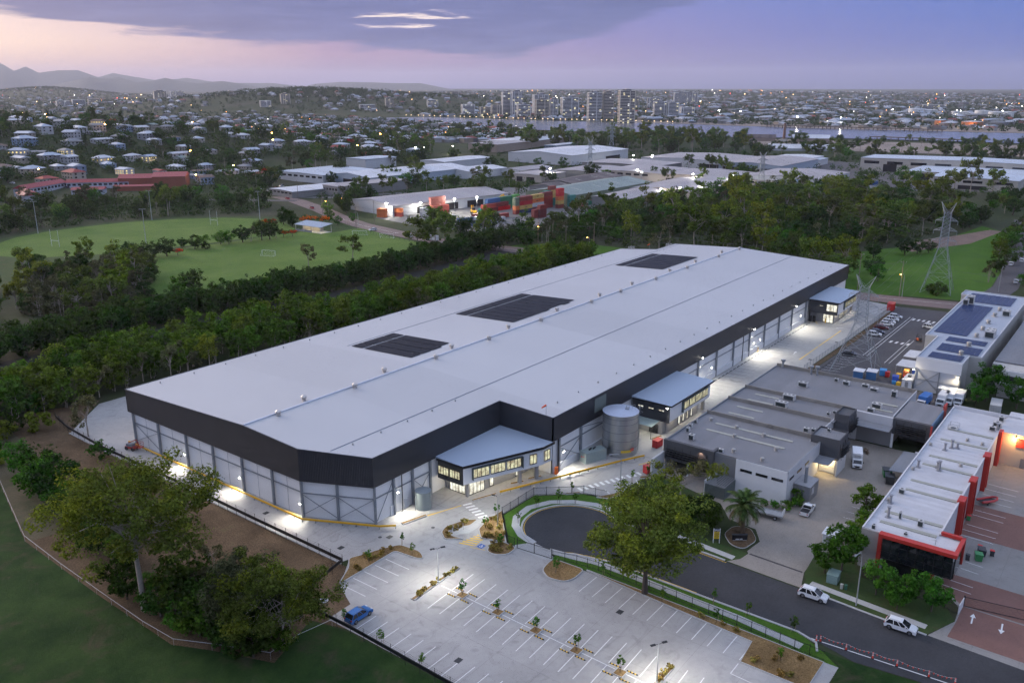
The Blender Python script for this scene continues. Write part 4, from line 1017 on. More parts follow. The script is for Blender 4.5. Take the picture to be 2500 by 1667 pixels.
# ------------------------------------------------------------------ lamp posts
def lamp_post(x,y,h,label,heads,watts,arm=.9):
    t = thing('lamp_post',label,'lamp post',(x,y,.1),0,'lamp posts of the site')
    MB().cyl(x,y,.05,h,.09,10,.06).build('pole',pm('lamp_pole',(.45,.46,.47),.4,.4),t)
    MB().cyl(x,y,.05,.35,.22,10).build('footing',M_kerb,t)
    for a in heads:
        dx,dy = math.cos(a),math.sin(a)
        hd = MB().bar((x,y,h - .05),(x + dx * arm * .5,y + dy * arm * .5,h + .1),.035).obox((x + dx * arm,y + dy * arm,h + .06),(.75,.34,.1),a).build('lamp_head',M_black,t)
        MB().obox((x + dx * arm,y + dy * arm,h + .035),(.6,.26,.02),a).build('lens',emit('led_lens',(1.0,.97,.90),6.0),hd)
        lamp('post_lamp','SPOT',(dx * arm,dy * arm,h - .15),watts,(1.0,.97,.88),t,.15,165,(dx * .45,dy * .45,-1),1.0)
    return t
lamp_post(91.9,84.9,6.3,'twin-headed lamp post on the first kerbed strip of the car park',(R(150),R(-30)),1250)
lamp_post(91.2,44.6,6.3,'twin-headed lamp post on the second kerbed strip, at the picture bottom',(R(150),R(-30)),1250)
lamp_post(112.4,88.7,6.2,'single lamp post between the zebra crossing and the gate fence',(R(100),),1700)
lamp_post(165.5,188.5,9.3,'white lamp post standing behind the far side of the warehouse roof',(R(200),R(20)),150)
def street_light(x,y,h,a,label,on=None,watts=0,reach=2.2,group='street lights'):
    t = thing('street_light',label,'street light',(x,y,hgt(x,y)),0,group); z0 = hgt(x,y); dx,dy = math.cos(a),math.sin(a)
    MB().poly_tube([(x,y,z0),(x,y,z0 + h * .8),(x + dx * .15,y + dy * .15,z0 + h * .93),(x + dx * .7,y + dy * .7,z0 + h),(x + dx * reach,y + dy * reach,z0 + h + .15)],[.11,.08,.07,.06,.05],7).build('pole',pm('pole_galvanised',(.36,.38,.39),.45,.3),t)
    hd = MB().obox((x + dx * (reach + .2),y + dy * (reach + .2),z0 + h + .08),(.7,.28,.14),a).build('lamp_head',M_gsteel,t)
    if on:
        MB().obox((x + dx * (reach + .2),y + dy * (reach + .2),z0 + h + .0),(.55,.22,.07),a).build('lens',emit('street_lens_%s' % on[0],on[1],on[2]),hd)
        if watts: lamp('street_lamp','POINT',(dx * (reach + .2),dy * (reach + .2),h - .2),watts,on[1],t,.15)
    return t
street_light(136.8,77.1,9.2,R(150),'grey street light bending over the cul-de-sac head')
street_light(126.6,28.6,9.6,R(170),'tall grey street light beside the red-framed unit')
SOD = ('sodium',(1.0,.50,.10),45.0)
WHT = ('white',(1.0,.95,.85),45.0)

# ------------------------------------------------------------------ fences
def spear_fence(pts,label,h=1.8,step=2.4,m=None,name='picket_fence',bars=.13):
    t = thing(name,label,'fence',(pts[0][0],pts[0][1],0),0,'black steel fences'); m = m or M_black
    for a,b in zip(pts,pts[1:]):
        l = math.hypot(b[0] - a[0],b[1] - a[1]); n = max(1,round(l / step))
        for k in range(n):
            p = (a[0] + (b[0] - a[0]) * k / n,a[1] + (b[1] - a[1]) * k / n); q = (a[0] + (b[0] - a[0]) * (k + 1) / n,a[1] + (b[1] - a[1]) * (k + 1) / n)
            MB().bar((*p,.05),(*p,h + .08),.055).build('post',m,t)
            mb = MB(); mb.bar((*p,.25),(*q,.25),.03); mb.bar((*p,h - .15),(*q,h - .15),.03)
            w = math.hypot(q[0] - p[0],q[1] - p[1]); nb = int(w / bars)
            for j in range(1,nb):
                f = j / nb; x,y = p[0] + (q[0] - p[0]) * f,p[1] + (q[1] - p[1]) * f
                mb.bar((x,y,.12),(x,y,h),.012,3)
            o = mb.build('panel',m,t)
    return t
spear_fence([(108.7,82.0),(108.75,83.7),(116.4,90.8),(126.8,90.9),(133.4,83.4),(134.4,78.6)],'black picket fence curving round the cul-de-sac lawn')
spear_fence([(109.25,74.2),(110.3,70.0),(110.75,66),(110.7,51.6),(110.5,46),(110.2,39),(109.8,28)],'long black picket fence between the car park and footpath')
gt = thing('sliding_gate','black sliding gate across the car park entry','gate',(108.5,81.2,0))
MB().bar((108.5,81.3,.1),(109.2,74.4,.1),.05).bar((108.5,81.3,1.75),(109.2,74.4,1.75),.05).build('rail',M_black,gt)
mb = MB()
for k in range(46): f = k / 45; mb.bar((108.5 + .7 * f,81.3 - 6.9 * f,.1),(108.5 + .7 * f,81.3 - 6.9 * f,1.75),.016,4)
mb.build('infill_bars',M_black,gt)
for f in (0,.5,1):
    MB().bar((108.5 + .7 * f,81.3 - 6.9 * f,.05),(108.5 + .7 * f,81.3 - 6.9 * f,2.05),.09).build('post',M_black,gt)
spear_fence([(135.4,30.2),(134.6,22),(134.1,17.4),(133.5,15.4)],'black picket fence behind the street trees of the red-framed unit',1.7)
g2 = thing('sliding_gate','black bar gate across the red paved driveway','gate',(136.4,15.3,0))
MB().bar((136.5,15.2,.15),(138.2,6.0,.15),.05).bar((136.5,15.2,1.7),(138.2,6.0,1.7),.05).build('rail',M_black,g2)
mb = MB()
for k in range(62): f = k / 61; mb.bar((136.5 + 1.7 * f,15.2 - 9.2 * f,.15),(136.5 + 1.7 * f,15.2 - 9.2 * f,1.7),.016,4)
mb.build('infill_bars',M_black,g2)
for f in (0,1): MB().bar((136.5 + 1.7 * f,15.2 - 9.2 * f,.05),(136.5 + 1.7 * f,15.2 - 9.2 * f,1.95),.1).build('post',M_black,g2)
MB().strip([(133.6,15.4),(136.4,15.25)],.12,.05,1.6).build('side_wall',M_whitep,g2)

def wire_fence(pts,label,h=2.3,band=(.95,1.55),step=2.9,name='mesh_fence',post=.045,z=0.0,pm_=None,wires=(.3,.7,1.9,2.2),group='wire mesh fences'):
    t = thing(name,label,'fence',(pts[0][0],pts[0][1],0),0,group)
    for a,b in zip(pts,pts[1:]):
        l = math.hypot(b[0] - a[0],b[1] - a[1]); n = max(1,round(l / step))
        for k in range(n + 1):
            p = (a[0] + (b[0] - a[0]) * k / n,a[1] + (b[1] - a[1]) * k / n); MB().bar((*p,.03),(*p,h),post).build('post',pm_ or M_black,t)
        if band: MB().strip([a,b],.14,*band).build('shade_band',M_black,t)
        mb = MB()
        for zz in wires: mb.bar((*a,zz),(*b,zz),.014,3)
        mb.build('wires',pm_ or M_black,t)
    return t
wire_fence([(89.0,206.3),(87.3,197),(86.2,180),(86.3,148),(86.0,125),(85.9,101.2),(75.0,98.9),(73.6,92),(73.7,86),(73.2,66),(72.6,40),(72,10)],'black wire mesh fence along the mulch bank and car park edge')
MB().strip([(87.0,196),(86.55,180),(86.6,148),(86.3,125),(86.2,102)],.2,.03,.18).build('kerb',M_kerb,yard)
M_pale = pm('pale_galvanised',(.50,.51,.52),.5,.3)
wire_fence([(74,210),(65.2,181),(61,166),(57.3,152.6),(56.6,138),(56.3,126),(56.0,112),(56.3,104.4),(59.0,99.0),(62.8,90.6),(67.8,90.8),(73.4,89.7)],'thin pale wire fence between the grass reserve and mulch bank',1.2,None,5.0,'wire_fence',.018,0,M_pale,(1.16,))
fb = bpy.data.objects['wire_fence']
for a,b in zip([(74,210),(65.2,181),(61,166),(57.3,152.6),(56.6,138),(56.3,126),(56.0,112),(56.3,104.4),(59.0,99.0),(62.8,90.6),(67.8,90.8)],[(65.2,181),(61,166),(57.3,152.6),(56.6,138),(56.3,126),(56.0,112),(56.3,104.4),(59.0,99.0),(62.8,90.6),(67.8,90.8),(73.4,89.7)]):
    MB().bar((*a,1.2),(*b,1.2),.032,6).build('top_rail',M_pale,fb)
spear_fence([(236,75.2),(256,74.9),(276.9,74.4),(300,74.2),(322,74.1)],'grey palisade fence between the warehouse yard and bitumen yard',1.9,2.6,M_gsteel,'palisade_fence',.3)

# skips, cabinets, signs, cones
M_red = pm('skip_red',(.50,.03,.03),.5,var=.1,scale=1)
def skip(x,y,rz,label,dim=(2.3,1.3,1.7)):
    t = thing('storage_box',label,'steel box',(x,y,0),rz,'red steel boxes'); a,b,h = dim
    MB().box(-a / 2,a / 2,-b / 2,b / 2,.12,h).build('body',M_red,t,(0,0,0))
    MB().prism([(-a / 2 - .05,-b / 2 - .05),(a / 2 + .05,-b / 2 - .05),(a / 2 + .05,b / 2 + .05),(-a / 2 - .05,b / 2 + .05)],h + .002,h + .1).build('lid',M_red,t,(0,0,0))
    mb = MB()
    for k in np.arange(-a / 2 + .2,a / 2,.35): mb.box(k,k + .07,-b / 2 - .03,b / 2 + .03,.2,h - .1)
    mb.build('ribs',M_red,t,(0,0,0)); MB().box(-a / 2,-a / 2 + .15,-b / 2,b / 2,.03,.12).box(a / 2 - .15,a / 2,-b / 2,b / 2,.03,.12).build('feet',M_black,t,(0,0,0))
skip(163.2,82.9,-.1,'red steel box in the yard behind the water tank'); skip(150.1,77.9,-.3,'red steel box by the driveway corner of the grey unit')
skip(325,74.6,.1,'red steel box at the far gate of the yard',(4.2,2.2,2.5))
t = thing('fire_cabinet','orange cabinet standing at the warehouse step','cabinet',(137.6,93.0,0)); MB().box(137.2,138.0,92.7,93.1,.1,1.7).build('body',pm('cabinet_orange',(.75,.16,.02),.5),t); MB().box(137.25,137.95,92.66,92.7,.2,1.6).build('door',pm('cabinet_orange2',(.66,.13,.02),.5),t)
for x in (245.9,):
    t = thing('hose_post','yellow bollard frame by the warehouse docks','bollard',(x,93.0,0)); MB().bar((x - .4,92.8,.05),(x - .4,92.8,1.4),.08,8).bar((x + .4,92.8,.05),(x + .4,92.8,1.4),.08,8).bar((x - .4,92.8,1.4),(x + .4,92.8,1.4),.08,8).build('frame',M_ylw,t)
t = thing('hydrant_stand','yellow post at the far office entry','bollard',(292.2,87.5,0)); MB().cyl(292.2,87.5,.05,1.6,.18,10).build('post',M_ylw,t); MB().cyl(292.2,87.5,1.6,1.75,.22,10,.05).build('cap',M_ylw,t)
# SALE board and the unit's own sign
t = thing('sale_board','yellow and navy SALE board on white posts by the footpath','sign',(131.3,54.2,0),math.atan2(-.8,.6))
for s in (-.55,.55): MB().box(s - .05,s + .05,-.05,.05,.03,2.9).build('post',M_whitep,t,(0,0,0))
MB().box(-.5,.5,-.03,.03,.9,2.35).build('yellow_panel',pm('board_yellow',(.72,.48,.02),.5),t,(0,0,0)); MB().box(-.5,.5,-.03,.03,2.352,2.85).build('navy_panel',pm('board_navy',(.02,.025,.09),.5),t,(0,0,0))
tm = text_mesh('SALE',.42,M_white,.005,True); inst(tm,'lettering',t,(0,-.04,2.6),(R(90),0,0))
mb = MB()
for k,(z,w) in enumerate(((2.1,.7),(1.85,.8),(1.6,.6),(1.35,.75),(1.12,.5))): mb.box(-w / 2,w / 2,-.036,-.031,z - .05,z + .05)
mb.build('print_lines',pm('print_dark',(.08,.06,.03),.6),t,(0,0,0))
t = thing('name_board','low black name board with white lettering under the palm','sign',(134.5,51.2,0),math.atan2(-2.1,1.7))
MB().box(-1.35,1.35,-.12,.12,.3,1.25).build('panel',M_black,t,(0,0,0)); MB().box(-1.4,1.4,-.2,.2,1.252,1.4).build('cap',M_dark,t,(0,0,0))
MB().box(-1.2,1.2,-.1,.1,.04,.3).build('plinth',M_kerb,t,(0,0,0)); MB().box(-.75,-.1,-.13,-.121,.42,.56).box(.0,.5,-.13,-.121,.42,.56).build('lettering',M_white,t,(0,0,0))
t = thing('transformer_cabinet','pale green electrical cabinet on the street verge','cabinet',(131.4,33.7,0),math.atan2(-.1,-1.9) + math.pi / 2)
MB().box(-.85,.85,-1.0,1.0,.05,1.55).build('body',pm('cabinet_green',(.22,.32,.30),.5,.1,var=.05),t,(0,0,0)); MB().prism([(-.92,-1.06),(.92,-1.06),(.92,1.06),(-.92,1.06)],1.552,[1.6,1.6,1.75,1.75]).build('lid',MATS['cabinet_green'],t,(0,0,0))
MB().box(-.87,-.851,-.85,-.02,.2,1.45).box(-.87,-.851,.02,.85,.2,1.45).build('door',pm('cabinet_green2',(.25,.36,.34),.5),t,(0,0,0))
for x,y,l,c in ((130.0,31.9,'small pale pit cabinet beside the pale green electrical cabinet',(.4,.42,.38)),(130.2,31.3,'small dark green pillar beside the street light',(.05,.14,.09))):
    t = thing('service_pillar',l,'cabinet',(x,y,0)); MB().box(x - .2,x + .2,y - .2,y + .2,.04,.8).build('body',pm('pillar_%d' % int(x * 10),c,.6),t); MB().box(x - .23,x + .23,y - .23,y + .23,.802,.88).build('cap',MATS['pillar_%d' % int(x * 10)],t)
M_cone = pm('cone_orange',(.75,.06,.03),.5)
CONES = [(113.75,30.5),(114.05,30.0),(114.3,26.4),(114.6,22.8),(114.9,19.6),(115.1,15.5),(115.6,12.3)]
for i,(x,y) in enumerate(CONES):
    t = thing('traffic_cone','tall orange and white traffic bollard on the street, %s from the kerb end' % ORD[i],'traffic cone',(x,y,.06),0,'orange traffic bollards')
    MB().box(x - .2,x + .2,y - .2,y + .2,.06,.12).build('base',M_black,t); MB().cyl(x,y,.12,1.05,.11,10,.07).build('post',M_cone,t)
    MB().cyl(x,y,.55,.72,.10,10,.095).cyl(x,y,.85,.95,.09,10,.085).build('white_band',M_white,t)
bt = thing('bunting','string of small red flags slung between the traffic bollards','bunting',(114,30,0))
for (a,b) in zip(CONES[1:],CONES[2:]):
    pts = []
    for k in range(7): f = k / 6; pts.append((a[0] + (b[0] - a[0]) * f,a[1] + (b[1] - a[1]) * f,1.05 - .25 * math.sin(math.pi * f)))
    MB().poly_tube(pts,.012,3).build('cord',M_white,bt)
    mb = MB()
    for p in pts[1:-1]: mb.add([(p[0] - .0,p[1] - .14,p[2]),(p[0] + .0,p[1] + .14,p[2]),(p[0] - .02,p[1],p[2] - .3),(p[0] + .02,p[1],p[2] - .3)],[(0,1,2),(1,0,3),(0,2,3),(1,3,2)])
    mb.build('flags',M_cone,bt)

# ------------------------------------------------------------------ vehicles
M_tyre = pm('tyre',(.012,.012,.013),.8); M_rim = pm('rim_alloy',(.35,.36,.37),.35,.7)
M_headl = pm('headlamp_glass',(.6,.62,.65),.15); M_taill = pm('tail_lamp',(.35,.01,.01),.3)
def wheel_meshes(r,w):
    mb = MB(); n = 18
    for (a,b,c,d) in ((-w / 2,w / 2,r,r),(-w / 2,-w / 2,r,r * .6),(w / 2,w / 2,r,r * .6)):
        vs = [(c * math.cos(2 * math.pi * k / n),a,c * math.sin(2 * math.pi * k / n)) for k in range(n)] + [(d * math.cos(2 * math.pi * k / n),b,d * math.sin(2 * math.pi * k / n)) for k in range(n)]
        mb.add(vs,[(k,(k + 1) % n,n + (k + 1) % n,n + k) for k in range(n)])
    ty = mb.mesh('tyre',M_tyre)
    mb = MB()
    for s in (-1,1):
        vs = [(0,s * w * .42,0)] + [((r * .6 if k % 2 == 0 else r * .56) * math.cos(2 * math.pi * k / 20),s * w * .47,(r * .6 if k % 2 == 0 else r * .56) * math.sin(2 * math.pi * k / 20)) for k in range(20)]
        mb.add(vs,[(0,1 + k,1 + (k + 1) % 20) for k in range(20)])
    rm = mb.mesh('rim',M_rim)
    return ty,rm
WHEELS = {}
def wheel(parent,x,y,r=.36,w=.24):
    if (r,w) not in WHEELS: WHEELS[(r,w)] = wheel_meshes(r,w)
    ty,rm = WHEELS[(r,w)]
    wo_ = inst(ty,'wheel',parent,(x,y,r)); inst(rm,'rim',wo_)
def paint(name,col,metal=.0):
    if name in MATS: return MATS[name]
    m = pm(name,col,.28,metal,.03,2.0); b = m.node_tree.nodes['Principled BSDF']; b.inputs['Coat Weight'].default_value = .6; b.inputs['Coat Roughness'].default_value = .08
    return m
def lower_body(L,W,prof,wx,wr,col,parent,zb=.26):
    """side profile with wheel arches, narrowed at sills and shoulder"""
    arch = lambda cx: [(cx + (wr + .05) * math.cos(a),zb + max(0,(wr + .05) * math.sin(a) + wr - zb)) for a in np.linspace(0,math.pi,7)]
    bot = [(0.06,zb)]
    pts = [(L - .06,zb)] + [p for c in sorted(wx,reverse=True) for p in arch(c)] + [(.06,zb)]
    side = pts + prof      # prof runs rear-bottom to front-bottom over the top
    mb = MB(); n = len(side)
    def yy(x,z):
        y = W / 2
        if z > .75: y -= (z - .75) * .10
        e = min(x,L - x)
        if e < .5: y -= (.5 - e) ** 2 * .45
        return y
    Lf = [(x,yy(x,z),z) for x,z in side]; Rt = [(x,-yy(x,z),z) for x,z in side]
    mb.add(Lf + Rt,[tuple(range(n)),tuple(range(2 * n - 1,n - 1,-1))] + [(i,n + i,n + (i + 1) % n,(i + 1) % n) for i in range(n)])
    me = mb.mesh('body',col); smooth_by_angle(me,35)
    return inst(me,'body',parent)
def cabin(base,top,zb,zt,wb,wt,col,parent,glass=None,pillars=()):
    """greenhouse: roof panel, glass band, pillars"""
    xs0,xs1 = base; xt0,xt1 = top; gm = glass or M_glass
    B = [(xs0,wb,zb),(xs1,wb,zb),(xs1,-wb,zb),(xs0,-wb,zb)]; T = [(xt0,wt,zt),(xt1,wt,zt),(xt1,-wt,zt),(xt0,-wt,zt)]
    mb = MB(); mb.add(B + T,[(0,4,5,1),(1,5,6,2),(2,6,7,3),(3,7,4,0)]); gl = mb.build('glazing',gm,parent,(0,0,0))
    mb = MB(); e = .06
    mb.add([(xt0 - .05,wt + .03,zt - .02),(xt1 + .08,wt + .03,zt - .02),(xt1 + .08,-wt - .03,zt - .02),(xt0 - .05,-wt - .03,zt - .02),(xt0 + .12,wt - .10,zt + .06),(xt1 - .2,wt - .10,zt + .06),(xt1 - .2,-wt + .10,zt + .06),(xt0 + .12,-wt + .10,zt + .06)],
           [(0,3,2,1),(4,5,6,7),(0,1,5,4),(1,2,6,5),(2,3,7,6),(3,0,4,7)])
    rf_ = mb.build('roof',col,parent,(0,0,0))
    mb = MB()
    for s in (1,-1):
        mb.bar((xs0,s * wb,zb),(xt0,s * wt,zt),.06); mb.bar((xs1,s * wb,zb),(xt1,s * wt,zt),.045)
        for f in pillars:
            mb.bar((xs0 + (xs1 - xs0) * f,s * (wb + .01),zb),(xt0 + (xt1 - xt0) * f,s * (wt + .01),zt),.05)
    mb.build('pillar',col,parent,(0,0,0))
def lights(parent,L,W,zf=.72,zr=.9):
    for s in (1,-1):
        MB().box(L - .22,L - .02,s * (W / 2 - .33) - .15,s * (W / 2 - .33) + .15,zf,zf + .14).build('headlamp',M_headl,parent,(0,0,0))
        MB().box(-.005,.12,s * (W / 2 - .22) - .12,s * (W / 2 - .22) + .12,zr,zr + .2).build('tail_lamp',M_taill,parent,(0,0,0))
def suv(loc,rz,col,label,group='parked cars',L=4.55,W=1.84,zc=1.62,name='parked_car'):
    t = thing(name,label,'car',loc,rz,group)
    lower_body(L,W,[(0,.5),(.0,.82),(.12,1.0),(1.6,.97),(3.2,.95),(3.55,.94),(4.2,.84),(4.46,.70),(L,.5)],(.82,3.66),.36,col,t)
    cabin((.14,3.5),(.62,2.42),.96,zc,W / 2 - .06,W / 2 - .24,col,t,None,(.36,.66))
    lights(t,L,W,.66,.78)
    for x in (.82,3.66):
        for y in (-W / 2 + .11,W / 2 - .11): wheel(t,x,y)
    MB().box(.6,3.9,-W / 2 - .005,-W / 2 + .02,.27,.36).box(.6,3.9,W / 2 - .02,W / 2 + .005,.27,.36).build('sill',M_black,t,(0,0,0))
    MB().box(L - .04,L + .005,-.5,.5,.4,.62).build('grille',M_black,t,(0,0,0))
    for s in (1,-1):
        MB().box(2.95,3.1,s * (W / 2 + .08) - .09,s * (W / 2 + .08) + .09,1.05,1.2).build('mirror',col,t,(0,0,0))
        MB().bar((.8,s * (W / 2 - .3),zc + .08),(2.2,s * (W / 2 - .3),zc + .08),.025).build('roof_rail',M_gsteel,t,(0,0,0))
    return t
W_ = paint('paint_white',(.72,.73,.74)); Bl = paint('paint_blue',(.012,.13,.40),.2); Mr = paint('paint_maroon',(.10,.015,.02)); Db = paint('paint_navy',(.02,.03,.06)); Bk = paint('paint_black',(.012,.012,.013)); Sv = paint('paint_silver',(.42,.43,.44),.5); Rd = paint('paint_red',(.45,.02,.02))
suv((75.0,88.0,.06),R(1),Bl,'blue estate car parked alone at the car park corner')
suv((124.5,36.9,.06),R(-88),W_,'white SUV parked on the street under the tall street light','cars on the street')
suv((124.1,23.7,.06),R(-88),W_,'white SUV parked on the street near the red paved driveway','cars on the street',4.55,1.84,1.6)
for k,(x,y,c,l) in enumerate(((285.6,71.8,W_,'white wagon, nearest of the cars along the palisade fence'),(289.0,71.8,Db,'dark blue hatchback second in the row along the palisade fence'),(295.4,72.2,Mr,'maroon sedan third in the row along the palisade fence'),(300.9,72.0,W_,'white sedan just past the maroon car by the palisade fence'),(304.2,72.2,W_,'white SUV fifth in the row along the palisade fence'),(308.4,72.2,W_,'white wagon sixth in the row along the palisade fence'),(312.8,72.2,W_,'white car last in the row along the palisade fence'),(306.2,59.6,W_,'white hatchback close to the solar-roofed building wall'),(258.8,71.8,Bk,'black sedan parked alone behind the near pylon'))):
    suv((x,y,.05),R(-80 if k < 7 or k == 8 else -92),c,l,'cars in the bitumen yard',4.4,1.8,1.48 if k in (1,2,3,8) else 1.62)
# white utility
def ute(loc,rz,label):
    t = thing('utility_truck',label,'ute',loc,rz,'trucks on the clay forecourt'); L,W = 5.1,1.8
    lower_body(L,W,[(0,.5),(0,.92),(1.95,.95),(2.0,1.0),(3.6,1.0),(4.7,.88),(5.05,.72),(L,.5)],(1.0,4.1),.36,W_,t)
    cabin((2.0,3.75),(2.2,3.05),.98,1.58,W / 2 - .06,W / 2 - .2,W_,t,None,(.5,)); lights(t,L,W,.7,.65)
    MB().box(.1,1.9,-W / 2 + .12,W / 2 - .12,.97,.985).build('tray_liner',M_black,t,(0,0,0))
    MB().bar((1.95,-W / 2 + .1,.97),(1.95,-W / 2 + .1,1.5),.03).bar((1.95,W / 2 - .1,.97),(1.95,W / 2 - .1,1.5),.03).bar((1.95,-W / 2 + .1,1.5),(1.95,W / 2 - .1,1.5),.03).build('sports_bar',M_steel,t,(0,0,0))
    for x in (1.0,4.1):
        for y in (-W / 2 + .12,W / 2 - .12): wheel(t,x,y)
ute((150.1,45.2,.05),R(2),'white pickup with open tray beside the white unit wall')
def flat_truck(loc,rz,label):
    t = thing('flatbed_truck',label,'truck',loc,rz,'trucks on the clay forecourt'); W = 1.95
    MB().box(0,6.6,-.4,.4,.62,.8).build('chassis',M_black,t,(0,0,0))
    MB().box(-.1,4.75,-W / 2 - .08,W / 2 + .08,.86,.98).build('tray',pm('tray_aluminium',(.45,.46,.47),.4,.6),t,(0,0,0))
    mb = MB()
    for s in (1,-1): mb.box(-.1,4.75,s * (W / 2 + .06) - .02,s * (W / 2 + .06) + .02,.98,1.15)
    mb.box(-.12,-.08,-W / 2,W / 2,.98,1.15); mb.build('side_board',MATS['tray_aluminium'],t,(0,0,0))
    mb = MB()
    for x in (-.05,4.7):
        for s in (1,-1): mb.bar((x,s * W / 2,.98),(x,s * W / 2,2.0),.05)
        mb.bar((x,-W / 2,2.0),(x,W / 2,2.0),.05); mb.bar((x,-W / 2,1.5),(x,W / 2,1.5),.04)
    mb.build('headboard_frame',W_,t,(0,0,0))
    mb = MB(); side = [(4.95,.5),(4.95,1.35),(5.1,2.05),(6.15,2.05),(6.5,1.35),(6.65,1.0),(6.65,.5)]
    n = len(side); mb.add([(x,W / 2 - .02,z) for x,z in side] + [(x,-W / 2 + .02,z) for x,z in side],[tuple(range(n)),tuple(range(2 * n - 1,n - 1,-1))] + [(i,(i + 1) % n,n + (i + 1) % n,n + i) for i in range(n)]); mb.build('cab',W_,t,(0,0,0))
    mb = MB(); mb.add([(6.19,s * .82,2.0) for s in (-1,1)] + [(6.52,s * .82,1.38) for s in (1,-1)],[(0,3,2,1)][:1]); mb.build('windscreen',M_glass,t,(0,0,0))
    for s in (1,-1): MB().box(5.2,6.1,s * (W / 2 - .015) - .008,s * (W / 2 - .015) + .008,1.4,1.95).build('side_window',M_glass,t,(0,0,0)); MB().box(6.6,6.68,s * .7 - .15,s * .7 + .15,.75,.95).build('headlamp',M_headl,t,(0,0,0))
    for x in (1.2,5.7):
        for y in (-W / 2 + .1,W / 2 - .1): wheel(t,x,y,.4,.26)
flat_truck((146.7,47.9,.05),R(96),'white flatbed truck with empty tray behind the palm')
def box_truck(loc,rz,label,box=(4.2,2.1),name='box_truck',fridge=True,group='trucks on the clay forecourt',body=None):
    t = thing(name,label,'truck',loc,rz,group); W = 2.05; Lb = box[0]
    MB().box(0,Lb + 1.9,-.4,.4,.55,.8).build('chassis',M_black,t,(0,0,0))
    o = MB().box(-.05,Lb,-W / 2,W / 2,.85,.85 + box[1]).build('cargo_box',body or W_,t,(0,0,0))
    mb = MB()
    for s in (1,-1):
        for z in (.85,.85 + box[1]): mb.bar((-.05,s * W / 2,z),(Lb,s * W / 2,z),.04)
    mb.build('box_edge',M_gsteel,t,(0,0,0))
    mb = MB(); x0 = Lb + .15; side = [(x0,.5),(x0,1.3),(x0 + .1,2.05),(x0 + 1.1,2.05),(x0 + 1.5,1.3),(x0 + 1.65,1.0),(x0 + 1.65,.45)]
    n = len(side); mb.add([(x,W / 2 - .08,z) for x,z in side] + [(x,-W / 2 + .08,z) for x,z in side],[tuple(range(n)),tuple(range(2 * n - 1,n - 1,-1))] + [(i,(i + 1) % n,n + (i + 1) % n,n + i) for i in range(n)]); mb.build('cab',W_,t,(0,0,0))
    MB().add([(x0 + 1.14,-.8,2.0),(x0 + 1.52,-.86,1.33),(x0 + 1.52,.86,1.33),(x0 + 1.14,.8,2.0)],[(0,1,2,3)]).build('windscreen',M_glass,t,(0,0,0))
    MB().box(x0 + 1.63,x0 + 1.68,-.6,.6,.7,.85).build('grille',M_black,t,(0,0,0))
    for s in (1,-1):
        MB().box(x0 + .15,x0 + 1.0,s * (W / 2 - .075) - .01,s * (W / 2 - .075) + .01,1.35,1.95).build('side_window',M_glass,t,(0,0,0)); MB().box(x0 + 1.6,x0 + 1.68,s * .75 - .13,s * .75 + .13,.65,.85).build('headlamp',M_headl,t,(0,0,0))
        MB().box(x0 + 1.3,x0 + 1.4,s * (W / 2 + .12) - .08,s * (W / 2 + .12) + .08,1.5,1.85).build('mirror',M_black,t,(0,0,0))
    if fridge: MB().box(Lb + .0,Lb + .45,-.65,.65,2.15,2.75).build('fridge_unit',Sv,t,(0,0,0))
    for x in (1.1,x0 + .8):
        for y in (-W / 2 + .16,W / 2 - .16): wheel(t,x,y,.4,.26)
    return t
box_truck((183.4,45.3,.05),R(198),'white refrigerated box truck parked facing the camera near the lit dock')
# forklift
t = thing('forklift','orange forklift at the open side of the solar-roofed building','forklift',(288,56.6,.05),R(40))
MB().box(-.9,.9,-.5,.5,.25,.9).build('body',pm('forklift_orange',(.7,.13,.03),.5),t,(0,0,0)); MB().box(-.95,-.5,-.5,.5,.3,1.25).build('counterweight',M_dark,t,(0,0,0))
mb = MB()
for x in (-.5,.6):
    for s in (-.45,.45): mb.bar((x,s,.9),(x * .7,s,2.05),.05)
mb.box(-.45,.5,-.5,.5,2.05,2.1); mb.build('overhead_guard',M_black,t,(0,0,0))
MB().bar((.98,-.3,.1),(.98,-.3,2.3),.07).bar((.98,.3,.1),(.98,.3,2.3),.07).build('mast',M_black,t,(0,0,0)); MB().box(1.05,2.0,-.35,-.22,.12,.17).box(1.05,2.0,.22,.35,.12,.17).build('fork',M_gsteel,t,(0,0,0))
for x in (-.6,.6):
    for y in (-.45,.45): wheel(t,x,y,.3,.2)
# red inflatable boat on a trailer
t = thing('inflatable_boat','red inflatable boat on a road trailer beside the red portal','boat',(177.2,18.6,.05),R(-38))
for s in (1,-1):
    o = MB().poly_tube([(-1.9,s * .72,.85),(.6,s * .78,.85),(1.5,s * .6,.95),(2.1,s * .05,1.15)],[.24,.25,.24,.16],12).build('tube',pm('boat_red',(.45,.05,.05),.5),t,(0,0,0)); smooth_by_angle(o.data,50)
MB().prism([(-1.8,-.6),(1.3,-.55),(1.9,0),(1.3,.55),(-1.8,.6)],.6,.75).build('floor',M_dark,t,(0,0,0)); MB().bar((-1.6,0,.45),(3.6,0,.42),.06).build('trailer_beam',M_gsteel,t,(0,0,0))
for y in (-.75,.75): wheel(t,-.4,y,.28,.18)
